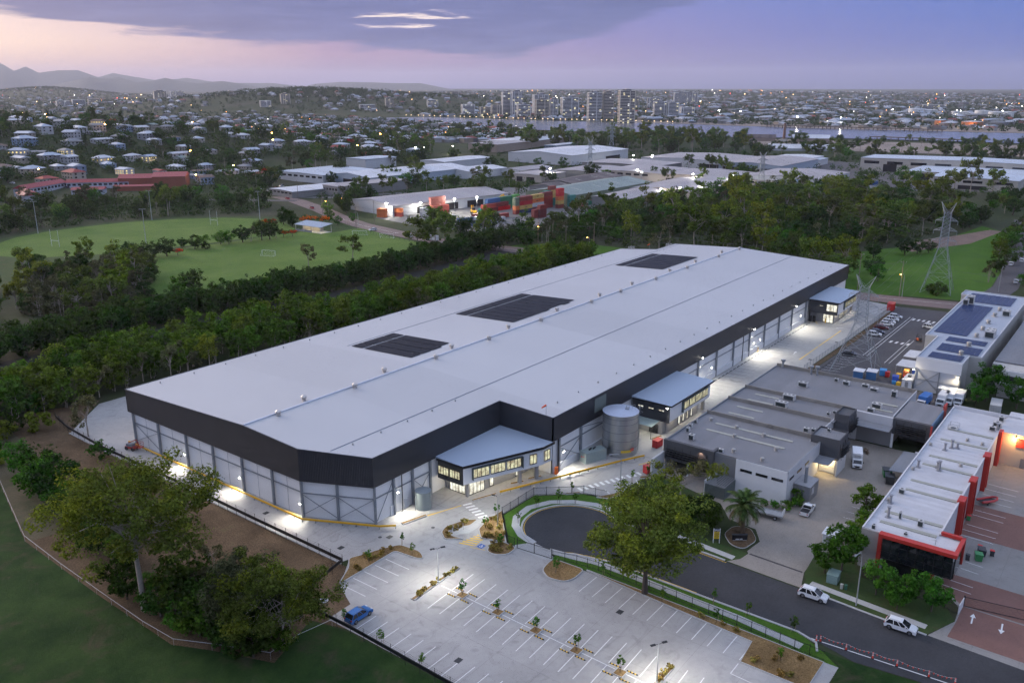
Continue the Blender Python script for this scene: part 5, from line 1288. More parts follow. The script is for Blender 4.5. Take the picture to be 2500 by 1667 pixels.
# bins
def bin_(x,y,rz,body,lid,label,dim=(.6,.7,1.0)):
    t = thing('wheelie_bin',label,'bin',(x,y,.05),rz,'rubbish bins'); a,b,h = dim
    MB().prism([(-a * .42,-b * .42),(a * .42,-b * .42),(a * .42,b * .42),(-a * .42,b * .42)],.08,.1).build('base',body,t,(0,0,0))
    mb = MB(); mb.add([(-a * .42,-b * .42,.1),(a * .42,-b * .42,.1),(a * .42,b * .42,.1),(-a * .42,b * .42,.1),(-a / 2,-b / 2,h),(a / 2,-b / 2,h),(a / 2,b / 2,h),(-a / 2,b / 2,h)],[(0,1,5,4),(1,2,6,5),(2,3,7,6),(3,0,4,7),(4,5,6,7)]); mb.build('body',body,t,(0,0,0))
    MB().prism([(-a * .53,-b * .53),(a * .53,-b * .53),(a * .53,b * .53),(-a * .53,b * .53)],h + .003,[h + .06,h + .06,h + .16,h + .16]).build('lid',lid,t,(0,0,0))
    for s in (1,-1): MB().cyl(s * a * .3,-b * .4,0,.14,.07,8).build('castor',M_black,t,(0,0,0))
gB,gD,gR = pm('bin_green',(.04,.22,.07),.5),pm('bin_charcoal',(.04,.045,.05),.5),pm('bin_red',(.55,.03,.03),.5)
bin_(153.0,16.0,.3,gB,gB,'large green skip bin on the pale yard by the red-framed unit',(1.3,1.2,1.25)); bin_(155.2,15.9,.3,gD,gD,'charcoal skip bin behind the large green bin',(1.6,1.2,1.2))
bin_(156.0,14.4,.2,gD,gR,'red-lidded wheelie bin beside the charcoal skip bin'); bin_(156.6,16.4,.2,gD,gR,'red-lidded wheelie bin behind the charcoal skip bin'); bin_(152.0,17.5,.1,gD,gD,'small black bin against the red-framed unit')
bin_(167.6,20.2,.1,gB,gR,'green bin with red lid at the base of the red portal'); bin_(189.1,36.4,.1,gB,pm('bin_tan',(.4,.27,.16),.6),'green bin with tan lid in the shadow of the grey unit, first of two',(1.1,1.0,1.2)); bin_(190.4,35.8,.1,gB,MATS['bin_tan'],'green bin with tan lid in the shadow of the grey unit, second of two',(1.1,1.0,1.2))
bin_(191.5,34.7,.1,gB,W_,'green bin with pale lid at the yard corner',(1.1,1.0,1.2)); bin_(178.2,37.6,.4,gB,gD,'dark green skip bin beside the lean-to roof',(2.0,1.6,1.6)); bin_(175.3,36.3,.3,gD,gD,'charcoal skip bin beneath the lean-to roof',(2.4,1.8,1.7))
# person by the lit dock
def person(loc,rz,label,shirt,legs):
    t = thing('person',label,'person',loc,rz)
    def body(name,J,E_,m,root=0):
        me = bpy.data.meshes.new(name); me.from_pydata([j[:3] for j in J],E_,[]); me.materials.append(m)
        o = inst(me,name,t); mod = o.modifiers.new('skin','SKIN'); sub = o.modifiers.new('sub','SUBSURF'); sub.levels = sub.render_levels = 1
        if not me.skin_vertices: bpy.context.view_layer.objects.active = o
        sv = me.skin_vertices[0].data if me.skin_vertices else None
        if sv is None:
            return o
        for k,j in enumerate(J): sv[k].radius = (j[3],j[3]); sv[k].use_root = (k == root)
        return o
    J = [(0,0,.95,.15),(0,0,1.2,.14),(0,0,1.42,.15),(0,0,1.52,.06),(0.02,0,1.62,.095),(0.02,0,1.72,.08),
         (0,.2,1.40,.06),(.06,.26,1.14,.045),(.2,.2,.98,.035),(0,-.2,1.40,.06),(.05,-.26,1.14,.045),(.2,-.2,.98,.035),
         (0,.1,.88,.095),(.03,.11,.48,.06),(0,.12,.08,.045),(.14,.13,.04,.04),(0,-.1,.88,.095),(-.02,-.11,.48,.06),(-.05,-.12,.08,.045),(.1,-.13,.04,.04)]
    E_ = [(0,1),(1,2),(2,3),(3,4),(4,5),(2,6),(6,7),(7,8),(2,9),(9,10),(10,11),(0,12),(12,13),(13,14),(14,15),(0,16),(16,17),(17,18),(18,19)]
    m = bpy.data.materials.new('figure_clothing'); m.use_nodes = True; nt = m.node_tree; b = nt.nodes['Principled BSDF']; b.inputs['Roughness'].default_value = .85
    tcn = nd(nt,'ShaderNodeTexCoord'); sp = nd(nt,'ShaderNodeSeparateXYZ'); nt.links.new(tcn.outputs['Object'],sp.inputs[0])
    c = ramp(nt,mth(nt,'DIVIDE',sp.outputs[2],2.0),[(0,(.02,.02,.02)),(.05,legs),(.475,shirt),(.755,(.35,.22,.16)),(.845,(.03,.02,.015))],'CONSTANT'); nt.links.new(c,b.inputs['Base Color'])
    body('body',J,E_,m)
person((173.6,47.3,.05),R(200),'person in grey shirt and dark trousers standing at the lit dock',(.16,.17,.19),(.025,.03,.045))
# ------------------------------------------------------------------ grey units on the right of the warehouse
M_groof = ribbed('grey_roof_sheet',(.21,.215,.23),.6,.0,'X',.28,.14,.3,lines=.22,scale=.12,seam=('Y',1.6),seamd=.12)
M_pcon = concrete_mat('parapet_concrete',(.24,.225,.20),None,.45)
M_lwall = pm('light_tilt_panel',(.48,.49,.51),.75,var=.06,scale=.3)
M_gpan = pm('mid_grey_panel',(.20,.20,.205),.7,var=.06,scale=.3)
M_char = pm('charcoal_render',(.075,.077,.083),.7,var=.06,scale=.4)
M_sky = pm('skylight_sheet',(.36,.36,.31),.55,var=.08,scale=.8)
M_acw = pm('ac_casing',(.50,.50,.49),.55,var=.06); M_acg = pm('ac_grille',(.035,.045,.045),.5)

def roof_ac(parent,x,y,z,d=(1.0,.4,.75),rz=0.0,fans=1):
    o = MB().obox((x,y,z + .12),d,rz).build('ac_unit',M_acw,parent)
    ca,sa = math.cos(rz),math.sin(rz)
    mb = MB(); mb.obox((x - ca * (d[0] / 2 + .01) ,y - sa * (d[0] / 2 + .01),z + .2),(.02,d[1] * .8,d[2] * .75),rz)
    for k in range(fans):
        s = (k + .5) / fans - .5; mb.cyl(x - sa * s * d[1] ,y + ca * s * d[1],z + .12 + d[2],z + .15 + d[2],min(d[0],d[1] / fans) * .33,12)
    mb.build('ac_grille',M_acg,o)
    MB().obox((x,y,z),(d[0] * .8,.08,.12),rz).build('ac_foot',M_gsteel,o)
wv = MB(); wv.obox((0,0,0),(.9,.9,.12)); wv.cyl(0,0,.12,.4,.3,12); wv.cyl(0,0,.4,.5,.3,12,.44); wv.cyl(0,0,.5,.75,.44,12,.4); wv.cyl(0,0,.75,.9,.4,12,.12)
whirly = wv.mesh('roof_ventilator',pm('ventilator_steel',(.40,.39,.37),.45,.6,var=.15,scale=3))
def vent(parent,x,y,z,s=1.0):
    p = parent.location; inst(whirly,'roof_ventilator',parent,(x - p.x,y - p.y,z - p.z),(0,0,x),(s,s,s))
def para(parent,pts,z0,z1,w=.3,m=None,closed=False,name='parapet'):
    return MB().strip(pts,w,z0,z1,closed).build(name,m or M_pcon,parent)
def louvres(parent,a,b,z0,z1,n=4,out=.5,m=None):
    """black sun louvre frame hung off a wall from a to b, normal to the right"""
    dx,dy = b[0] - a[0],b[1] - a[1]; l = math.hypot(dx,dy); nx,ny = dy / l,-dx / l
    for k in range(n):
        z = z0 + (z1 - z0) * k / (n - 1)
        MB().prism([(a[0] + nx * (out - .22),a[1] + ny * (out - .22)),(b[0] + nx * (out - .22),b[1] + ny * (out - .22)),(b[0] + nx * (out + .22),b[1] + ny * (out + .22)),(a[0] + nx * (out + .22),a[1] + ny * (out + .22))],z,z + .07).build('louvre_blade',M_black,parent)
    m_ = max(2,int(l / 1.5))
    for k in range(m_ + 1):
        x,y = a[0] + dx * k / m_,a[1] + dy * k / m_
        MB().bar((x + nx * out,y + ny * out,z0 - .6),(x + nx * .05,y + ny * .05,z1 + .8),.05).build('louvre_strut',M_black,parent)

gu = thing('grey_unit','low grey-roofed industrial unit with stepped parapets beside the palm','industrial unit',(175,62,0))
for x0,x1,y0 in ((153.2,173.4,50.0),(173.4,185.0,51.9),(185.0,195.0,51.2)):
    MB().prism([(x0 + .15,y0 + .1),(x1 - .15,y0 + .1),(x1 - .15,76.0),(x0 + .15,76.0)],6.3,[6.5,6.5,6.62,6.62]).build('roof',M_groof,gu)
MB().prism([(195.1,41.6),(216.3,41.6),(216.3,75.9),(195.1,75.9)],6.4,[6.6,6.6,6.72,6.72]).build('roof',M_groof,gu)
MB().box(152.8,153.1,49.8,60.2,.05,6.9).build('wall',M_whitep,gu); MB().box(153.1,171.5,49.7,50.0,.05,6.9).build('wall',M_lwall,gu)
MB().box(153.4,153.7,60.2,65.0,.05,6.9).build('wall',M_gpan,gu); MB().box(153.2,216.4,75.9,76.15,.05,6.95).build('wall',M_lwall,gu)
MB().box(171.5,194.8,51.8,52.0,.05,6.6).build('wall',M_lwall,gu); MB().box(216.2,216.45,41.4,75.9,.05,7.3).build('wall',M_pcon,gu)
MB().box(195.0,216.2,41.3,41.5,.05,7.3).build('wall',M_lwall,gu); MB().box(194.3,195.0,41.2,48.7,4.9,7.0).build('upper_wall',M_lwall,gu); MB().box(194.6,195.05,41.2,48.7,.05,4.9).build('roller_wall',M_gpan,gu); MB().box(194.3,195.0,48.7,51.8,.05,7.0).build('wall',M_lwall,gu)
para(gu,[(173.4,76),(173.4,50.6)],6.3,7.4,.35); para(gu,[(185.0,76),(185.0,52)],6.3,7.4,.35); para(gu,[(195.0,76),(195.0,50.5)],6.3,7.4,.35)
para(gu,[(216.2,76),(216.2,41.4)],6.6,7.5,.3); para(gu,[(153.2,76.0),(216.2,76.0)],6.62,6.98,.25,M_gsteel); para(gu,[(153.0,60.2),(153.0,49.85),(171.5,49.85)],6.55,6.95,.22,M_gsteel)
para(gu,[(204.5,41.5),(204.5,41.6)],6.6,6.8,.1) if False else None
# charcoal portal with louvres at the street end, undercroft beneath
MB().box(152.6,153.4,65.0,76.1,3.0,7.2).build('dark_portal',M_char,gu); MB().box(153.4,155.2,65.0,65.4,.05,7.2).build('dark_return',M_char,gu); MB().box(152.6,155.2,64.9,65.0,.05,7.18).build('dark_return',M_char,gu)
MB().box(158.5,158.8,60.2,76.0,.05,6.3).build('recess_wall',M_gpan,gu); MB().box(153.0,158.5,65.4,75.9,2.95,3.0).build('undercroft_ceiling',M_gpan,gu)
MB().box(147.2,152.6,75.7,76.1,.05,4.6).build('wing_wall',M_lwall,gu)
louvres(gu,(152.6,75.2),(152.6,66.3),3.9,5.4,4,.55)
MB().cyl(153.0,70.5,.05,3.0,.16,10).build('post',M_whitep,gu)
for y0,y1 in ((59.2,56.8),(56.0,53.6),(52.8,50.5)): MB().box(152.74,152.8,y1,y0,4.6,5.15).build('slot_window',M_glass,gu)
for x0,x1 in ((154.0,156.4),(158.2,160.6),(162.6,165.0)): MB().box(x0,x1,49.64,49.7,4.7,5.2).build('slot_window',M_glass,gu)
# raised dark boxes with the lit dock under the first
MB().box(171.5,177.5,45.9,51.75,3.6,7.8).build('dark_box',M_char,gu); MB().prism([(171.7,46.1),(177.3,46.1),(177.3,51.6),(171.7,51.6)],7.8,7.82).build('box_roof',M_groof,gu); para(gu,[(171.6,46.0),(177.4,46.0),(177.4,51.7),(171.6,51.7)],7.8,8.15,.22,M_char,True)
MB().box(186.8,192.5,48.6,51.7,3.6,7.8).build('dark_box',M_char,gu); para(gu,[(186.9,48.7),(192.4,48.7),(192.4,51.6),(186.9,51.6)],7.8,8.1,.2,M_char,True)
MB().box(172.6,172.8,46.0,51.7,.05,3.6).build('dock_wall',M_whitep,gu); MB().box(171.5,177.5,45.9,46.2,.05,3.6).build('dock_pier',M_lwall,gu)
mb = MB()
for z in np.arange(.3,3.1,.55): mb.box(172.5,172.6,46.6,49.3,z,z + .5)
mb.build('roller_door',M_whitep,gu); MB().box(172.5,172.6,49.9,50.9,.1,2.3).build('glazed_door',M_glass,gu)
MB().prism([(167.6,46.6),(171.5,46.4),(171.5,51.2),(167.6,50.8)],[3.75,3.95,3.95,3.75],[3.85,4.05,4.05,3.85]).build('dock_canopy',pm('canopy_grey',(.23,.24,.26),.6,var=.05),gu)
lamp('dock_lamp','POINT',(171.2 - 175,48.2 - 62,3.3),420,(1.0,.74,.38),gu,.15); MB().box(171.3,171.48,48.0,48.4,3.45,3.55).build('dock_light',emit('dock_lens',(1,.8,.5),25),gu)
louvres(gu,(177.55,46.2),(177.55,51.4),4.4,6.6,5,.5) if False else louvres(gu,(172.2,45.9),(177.3,45.9),4.3,6.2,4,.5); louvres(gu,(187.2,48.6),(192.3,48.6),4.3,6.2,4,.5)
lamp('portal_lamp','SPOT',(152.2 - 175,67.6 - 62,6.4),60,(1,.62,.42),gu,.08,130,(.5,0,-1)); MB().box(152.3,152.58,67.4,67.8,6.5,6.62).build('portal_light',M_black,gu)
# skylights, vents, air conditioners
for a,b in (((165.2,71.9),(163.3,54.7)),((169.7,71.8),(167.8,54.6)),((176.8,72.2),(176.3,66.2)),((181.9,72.3),(181.0,66.1)),((187.8,72.2),(187.0,66.1)),((192.5,72.2),(191.6,66.3)),((199,47.6),(199,42.5)),((203.5,47.6),(203.5,42.5))):
    xm = (a[0] + b[0]) / 2; MB().box(xm - .4,xm + .4,b[1],a[1],6.56,6.68 if xm < 195 else 6.76).build('skylight',M_sky,gu)
for x,y in ((169.6,73.3),(168.7,66.9),(163.8,65.3),(168.0,60.5),(162.5,55.7),(156.4,62.3),(155.8,56.0)): vent(gu,x,y,6.5)
for x,y,d,f in ((157.0,71.9,(.9,1.2,1.2),1),(160.5,74.4,(.8,.7,1.0),1),(154.6,64.2,(.6,.9,.7),1),(162.8,74.9,(.7,.6,.9),1),(166,75.2,(.7,.6,.9),1),(193.1,64.3,(1.3,2.8,1.2),3),(187.5,64.1,(1.3,2.8,1.2),3),(204.3,64.9,(1.2,2.3,1.1),2),(175.8,54.2,(.8,1.1,.9),1),(176.8,53.0,(.6,.8,.7),1),(176.0,49.5,(.5,.7,.6),1),(188.6,53.6,(.5,.7,.6),1),(190.4,52.8,(.5,.7,.6),1),(199.8,46.2,(1.2,2.2,1.1),2),(196.5,46.6,(1.0,1.5,.9),1),(211.5,50.0,(1.0,1.8,.7),1),(213.2,52.5,(1.0,1.6,.7),1),(212.0,56.8,(.9,1.6,.9),1),(213.0,59.5,(.7,.9,.8),1),(210,45,(1.0,1.2,1.6),1)): roof_ac(gu,x,y,6.6 if y > 52 or x > 185 else 7.8 if x < 178 else 6.6,d,0,f)
for x,y,h in ((215.3,74.2,1.6),(214.7,66.5,1.5),(214.8,65.0,1.6)):
    MB().cyl(x,y,6.7,6.7 + h,.28,12).cyl(x,y,6.7 + h,7.1 + h,.28,12,.6).cyl(x,y,7.1 + h,7.5 + h,.6,12).build('roof_cowl',M_steel,gu)
# dark box with louvres, blue side wall at the rear
MB().box(194.4,208.4,33.4,41.1,3.4,7.0).build('dark_box',M_char,gu); MB().prism([(194.7,33.7),(208.2,33.7),(208.2,40.9),(194.7,40.9)],7.0,[7.1,7.1,7.2,7.2]).build('box_roof',M_groof,gu); para(gu,[(194.5,41.0),(194.5,33.5),(208.3,33.5)],7.0,7.35,.2,M_gpan)
MB().box(194.4,208.4,33.15,33.38,.05,7.3).build('blue_side_wall',pm('blue_panel',(.13,.22,.33),.6,var=.05),gu); MB().box(194.25,194.9,33.1,33.42,2.0,7.0).build('red_panel',pm('panel_red',(.50,.06,.045),.5,var=.05),gu); MB().box(205.8,208.6,33.08,33.4,2.0,8.2).build('red_panel',MATS['panel_red'],gu)
MB().box(194.4,194.8,40.7,41.2,.05,3.4).build('post',M_whitep,gu); MB().box(201.5,201.8,33.4,41.1,.05,3.4).build('recess_wall',M_gpan,gu)
louvres(gu,(194.4,40.4),(194.4,34.2),4.0,5.8,5,.5)
MB().prism([(191.0,41.0),(194.4,41.0),(194.4,48.9),(191.0,48.9)],[4.75,5.0,5.0,4.75],[4.87,5.12,5.12,4.87]).build('door_canopy',MATS['canopy_grey'],gu)
# slatted plant enclosure and boiler annex
t = thing('slatted_enclosure','grey slatted plant enclosure with louvred roof behind the palm','enclosure',(151,62,0))
for k in range(26): MB().box(147.6,147.66,60.0 + k * .16,60.1 + k * .16,.08,2.5).build('slat',pm('slat_green_grey',(.13,.16,.16),.5,.2),t)
for k in range(36): MB().box(147.7 + k * .16,147.8 + k * .16,59.96,60.02,.08,2.5).build('slat',MATS['slat_green_grey'],t)
for k in range(9): MB().box(147.6,153.3,60.1 + k * .46,60.3 + k * .46,2.5,2.56).build('roof_slat',M_steel,t)
MB().box(147.6,153.3,64.1,64.35,.05,3.1).build('end_wall',M_lwall,t)
t = thing('boiler_annex','small dark annex with a flue pipe against the white unit wall','annex',(159,47.8,0))
MB().box(156.6,161.5,46.4,49.6,.05,3.2).build('wall',M_gpan,t); MB().prism([(156.5,46.3),(161.6,46.3),(161.6,49.6),(156.5,49.6)],3.2,[3.3,3.3,3.4,3.4]).build('roof',pm('annex_roof',(.33,.33,.34),.6,var=.1),t)
o = MB().cyl(158.2,47.9,3.3,6.6,.33,18).cyl(158.2,47.9,6.6,6.7,.37,18).build('flue',M_gsteel,t); smooth_by_angle(o.data,40)
for y in (47.0,47.7): MB().box(157.6,157.62,46.37,46.4,1,2) if False else MB().box(158.0 + y - 47,158.25 + y - 47,46.36,46.4,1.2,2.6).build('vent_slot',M_whitep,t)
t = thing('garden_shed','small white metal shed beside the trees of the forecourt','shed',(143,37.8,0))
MB().box(141.9,144.3,36.6,39.0,.05,2.3).build('wall',M_whitep,t); MB().prism([(141.7,36.4),(144.5,36.4),(144.5,39.2),(141.7,39.2)],2.3,[2.4,2.6,2.6,2.4]).build('roof',pm('shed_roof',(.6,.62,.65),.5),t); MB().box(141.85,141.9,37.2,38.4,.05,2.0).build('door',M_greyw,t)
t = thing('lean_to','grey lean-to roof over skip bins beside the white-roofed unit','lean-to',(181,35.4,0))
MB().prism([(175.8,33.0),(187.8,33.0),(187.8,36.8),(175.8,36.8)],[2.7,2.7,2.5,2.5],[2.8,2.8,2.6,2.6]).build('roof',ribbed('leanto_sheet',(.20,.22,.25),.5,.1,'X',.3,.06,.3),t)
for x in (176,181.8,187.6): MB().bar((x,36.6,.05),(x,36.6,2.5),.06).build('post',M_gsteel,t)
for x,y,r_ in ((195.2 - 8.2,45.6,.1),):
    t = thing('timber_pile','rough pile of old timber on the forecourt by the grey roller wall','timber pile',(188.2,44.6,.05),.3)
    for k in range(9): MB().obox((random.uniform(-.5,.5),random.uniform(-.4,.4),.05 + k * .06),(random.uniform(1.4,2.4),.18,.06),random.uniform(-.5,.5)).build('board',pm('old_timber',(.13,.085,.05),.9,var=.25,rnd=.3),t,(0,0,0))

# ------------------------------------------------------------------ the red-framed, white-roofed unit
M_wroof = ribbed('white_roof_sheet',(.50,.51,.54),.55,0,'X',.3,.12,.2,scale=.35,seam=('X',.9),seamd=.12)
M_rframe = pm('red_frame',(.42,.03,.02),.5,var=.06,scale=.6)
ru = thing('red_framed_unit','long white-roofed unit with red framed black glass front','industrial unit',(170,26,0))
MB().prism([(139.3,21.2),(209.8,21.2),(209.8,31.8),(139.3,31.8)],6.6,[6.85,6.85,6.95,6.95]).build('roof',M_wroof,ru)
MB().prism([(139.3,17.9),(144.2,17.9),(144.2,21.2),(139.3,21.2)],6.6,6.83).build('porch_roof',M_wroof,ru)
MB().box(139.0,209.9,31.8,32.05,.05,7.05).build('wall',M_lwall,ru); MB().box(144.3,209.9,20.95,21.2,.05,7.05).build('wall',M_lwall,ru); MB().box(209.8,210.05,18,32,.05,7.4).build('wall',M_lwall,ru); MB().box(138.9,139.2,29.0,32.0,.05,7.05).build('wall',concrete_mat('board_concrete',(.30,.295,.28),None,.4),ru)
para(ru,[(139.1,29.1),(139.1,31.92),(209.9,31.92)],6.9,7.25,.25,pm('white_cap',(.55,.56,.58),.6)); para(ru,[(144.3,21.05),(199.4,21.05)],6.9,7.25,.25,MATS['white_cap']); para(ru,[(209.9,32),(209.9,18.5)],6.9,7.7,.25,MATS['white_cap'])
fr = MB(); fr.box(138.0,139.3,17.3,29.1,6.75,7.35); fr.box(138.0,139.3,28.5,29.1,.05,6.75); fr.box(139.3,145.0,17.3,17.9,6.75,7.35); fr.box(144.4,145.0,17.9,21.0,6.9,7.5); fr.box(144.4,145.0,17.3,17.9,2.8,6.75)
fr.build('red_frame',M_rframe,ru)
MB().box(138.5,138.7,17.9,28.5,2.9,6.75).build('glass_front',M_glass,ru); MB().box(138.7,144.4,17.5,17.7,2.9,6.75).build('glass_side',M_glass,ru); MB().box(138.5,144.4,17.7,21.2,2.75,2.9).build('overhang_floor',M_black,ru)
mb = MB()
for k in range(9): y = 17.9 + k * 10.6 / 8; mb.box(138.44,138.5,y - .05,y + .05,2.9,6.75)
for z in (2.95,4.2,5.5): mb.box(138.43,138.5,17.9,28.5,z,z + .08)
mb.build('mullions',M_black,ru)
MB().box(140.2,140.4,21.2,28.5,.05,2.9).build('ground_glass',M_glass,ru); MB().box(139.6,141.6,20.6,21.2,.05,2.8).build('red_pier',M_rframe,ru); MB().box(138.7,140.2,28.45,28.6,.05,2.9).build('wall',M_lwall,ru)
MB().bar((140.6,21.0,6.85),(140.6,21.0,7.9),.04).bar((140.6,20.7,7.6),(140.6,21.5,7.7),.03).build('aerial',M_steel,ru)
for x0,x1 in ((158.4,161.0),(168.4,171.2),(182.6,185.2)):
    mb = MB(); mb.box(x0,x0 + .35,20.1,21.0,.05,7.1); mb.box(x1 - .35,x1,20.1,21.0,.05,7.1); mb.box(x0,x1,20.1,21.3,7.1,7.55); mb.build('red_portal',M_rframe,ru); MB().box(x0 + .35,x1 - .35,20.75,20.95,.05,7.1).build('portal_panel',M_char if x0 < 180 else M_lwall,ru)
for x,y0,y1 in ((143.4,30.3,21.4),(147.7,30.6,21.4),(159.0,30.0,21.4),(163.7,30.2,21.4),(172.8,30.2,21.4),(177.8,30.1,21.4),(188.2,30.2,21.4),(195.2,30.1,21.4)):
    MB().box(x - .45,x + .45,y1,y0,6.86,7.02).build('skylight',pm('dirty_skylight',(.30,.31,.27),.6,var=.15,scale=1),ru)
for x,y,d in ((196.0,29.3,(2.0,1.8,.1)),(200.0,22.4,(.8,1.2,.9)),(203,20.6 + 1.4,(.9,1.6,1.0)),(156.6,30.1,(.7,1.0,.9)),(146.3,27.8,(.5,.4,1.3)),(145.5,24.4,(.6,.9,1.1)),(139.9,30.4,(.6,.6,.8)),(141.0,25.6,(.5,.6,.4)),(207.3,21.8,(.8,1.0,1.0))): roof_ac(ru,x,y,6.9,d,0,1)
for x,y,h in ((182.5,28.2,1.2),(184.5,27.3,1.5),(185.2,26.4,.8),(170.5,30.5,1.2),(171.3,26.9,1.7),(172.4,27.4,1.0),(151.4,30.7,1.3),(145.7,29.6,1.7),(201.5,20.9 + .8,1.0)):
    MB().cyl(x,y,6.9,6.9 + h,.22,10).cyl(x,y,6.9 + h,7.25 + h,.22,10,.38).obox((x,y,6.88),(.9,.9,.14)).build('flue',pm('flue_steel',(.30,.31,.33),.5,.5,var=.2,scale=3),ru)
for x,y in ((183.4,31.1),(168.7,31.0),(152.2,31.2),(190.5,25.5),(190.0,22.6),(176,24)): vent(ru,x,y,6.88,.8)
# rail cage on the roof
mb = MB()
for dx in (0,2.4):
    for dy in (0,1.8): mb.bar((195 + dx,28.4 + dy,6.9),(195 + dx,28.4 + dy,8.0),.035)
for z in (7.45,8.0):
    for p,q in (((0,0),(2.4,0)),((2.4,0),(2.4,1.8)),((2.4,1.8),(0,1.8)),((0,1.8),(0,0))): mb.bar((195 + p[0],28.4 + p[1],z),(195 + q[0],28.4 + q[1],z),.03)
mb.build('roof_cage',M_steel,ru)
rb = thing('lit_end_unit','cream end unit with red panels under warm lights behind the red portal','industrial unit',(206,5,0))
MB().box(199.6,214,-24,20.9,.05,7.2).build('wall',pm('cream_render',(.50,.44,.34),.7,var=.05),rb); MB().prism([(199.5,-24),(214,-24),(214,20.9),(199.5,20.9)],7.2,7.3).build('roof',M_wroof,rb)
MB().box(199.3,199.6,12.2,17.6,4.6,6.4).build('red_panel',MATS['panel_red'],rb); MB().box(199.2,199.3,13.2,15.2,5.1,5.5).build('sign_slot',M_black,rb); MB().box(199.45,199.6,15.0,16.3,.05,2.2).build('door',M_gpan,rb); MB().box(197.6,199.58,20.2,20.9,.05,7.8).build('red_blade',M_rframe,rb)
for y in (17.8,11.5,4.0):
    fl = MB().box(199.2,199.58,y - .15,y + .15,6.6,6.75).build('wall_light',M_black,rb); MB().box(199.22,199.5,y - .12,y + .12,6.55,6.6).build('lens',emit('amber_lens',(1,.45,.12),30),fl); lamp('wall_lamp','POINT',(198.6 - 206,y - 5,6.2),420,(1.0,.55,.20),rb,.12)

# ------------------------------------------------------------------ the solar-roofed building
M_sroof = ribbed('blue_grey_roof',(.33,.37,.43),.5,0,'X',.3,.06,.2)
su = thing('solar_building','pale tilt-panel building with rows of rooftop solar panels','industrial building',(285,42,0))
SP = [(238.7,35.8),(247.6,35.8),(247.6,33.0),(331,33.0),(331,52.3),(324,52.3),(324,50.2),(262.8,50.0),(262.8,46.8),(238.7,46.8)]
MB().prism(SP,.05,9.0).build('wall',concrete_mat('stained_panel',(.42,.41,.385),None,.3),su); MB().prism([(238.9,36.0),(247.8,36.0),(247.8,33.2),(330.8,33.2),(330.8,52.1),(324.2,52.1),(324.2,50.0),(263,49.8),(263,46.6),(238.9,46.6)],9.0,9.12).build('roof',M_sroof,su)
para(su,SP,8.98,9.4,.25,MATS['white_cap'],True)
MB().box(238.45,238.7,35.8,46.8,6.1,9.2).build('white_band',M_whitep,su); MB().box(238.55,238.7,35.9,46.7,.05,6.1).build('lower_panel',M_lwall,su)
for y in (35.9,40.8,46.6): MB().box(238.3,238.55,y - .12,y + .12,.05,6.1).build('column',M_gsteel,su)
for a,b in (((46.4,5.8),(41.0,1.0)),((46.4,1.0),(41.0,5.8)),((46.5,3.3),(36.0,3.3))): MB().bar((238.4,a[0],a[1]),(238.4,b[0],b[1]),.08).build('brace',M_gsteel,su)
MB().prism([(235.7,35.9),(238.5,35.9),(238.5,40.3),(235.7,40.3)],2.55,2.7).build('door_canopy',M_whitep,su)
fl = MB().box(238.1,238.4,36.3,36.6,5.7,5.85).build('wall_light',M_black,su); MB().box(238.1,238.35,36.3,36.6,5.64,5.7).build('lens',emit('warm_lens',(1,.85,.55),40),fl); lamp('wall_lamp','SPOT',(237.7 - 285,36.5 - 42,5.5),500,(1,.82,.52),su,.1,160,(-.3,.1,-1))
fl = MB().box(238.1,238.45,46.9,47.2,5.7,5.85).build('wall_light',M_black,su); MB().box(238.1,238.4,46.9,47.2,5.64,5.7).build('lens',emit('warm_lens',(1,.85,.55),40),fl); lamp('wall_lamp','POINT',(237.7 - 285,47.8 - 42,5.2),300,(1,.85,.6),su,.1)
for x in (284,300): lamp('wall_lamp','POINT',(x - 285,51.8 - 42,5.2),260,(1,.82,.5),su,.1); MB().box(x - .2,x + .2,50.3,50.6,5.4,5.55).build('wall_light',MATS['warm_lens'],su)
# separate panels
pv_me = MB().box(-.82,.82,-.5,.5,0,.04).mesh('solar_panel',solar_mat('pv_blue',4,4,(.028,.045,.11),(.10,.12,.17),0,.22))
pv_big = MB().box(-1.5,1.5,-.82,.82,0,.04).mesh('solar_panel',MATS['pv_blue'])
def pvgrid(x0,x1,y0,y1,nx,ny):
    me = MB().box(-(x1 - x0) / nx * .48,(x1 - x0) / nx * .48,-(y1 - y0) / ny * .48,(y1 - y0) / ny * .48,0,.05).mesh('solar_panel',MATS['pv_blue'])
    for i in range(nx):
        for j in range(ny): inst(me,'solar_panel',su,(x0 + (i + .5) * (x1 - x0) / nx - 285,y0 + (j + .5) * (y1 - y0) / ny - 42,9.22))
pvgrid(240.4,246.0,36.6,44.6,3,8); pvgrid(248.6,256.4,34.0,44.3,4,9); pvgrid(259.6,264.6,34.2,44.2,2,9); pvgrid(267.6,309.6,40.2,48.9,20,7); pvgrid(314,328,36,49.6,7,9)
for x in (247.7,257.9,268.9,278.2,287.4,297.8,306.7): vent(su,x,37.9,9.1,1.5)
for x,y,d in ((270.8,34.9,(2.2,2.6,1.9)),(274,35,(2.2,2.2,1.7)),(311.6,47.2,(1.6,2.0,2.6)),(309,48.2,(1.4,1.6,1.8)),(301,35.2,(2,2.2,1.6))): roof_ac(su,x,y,9.15,d,0,2)
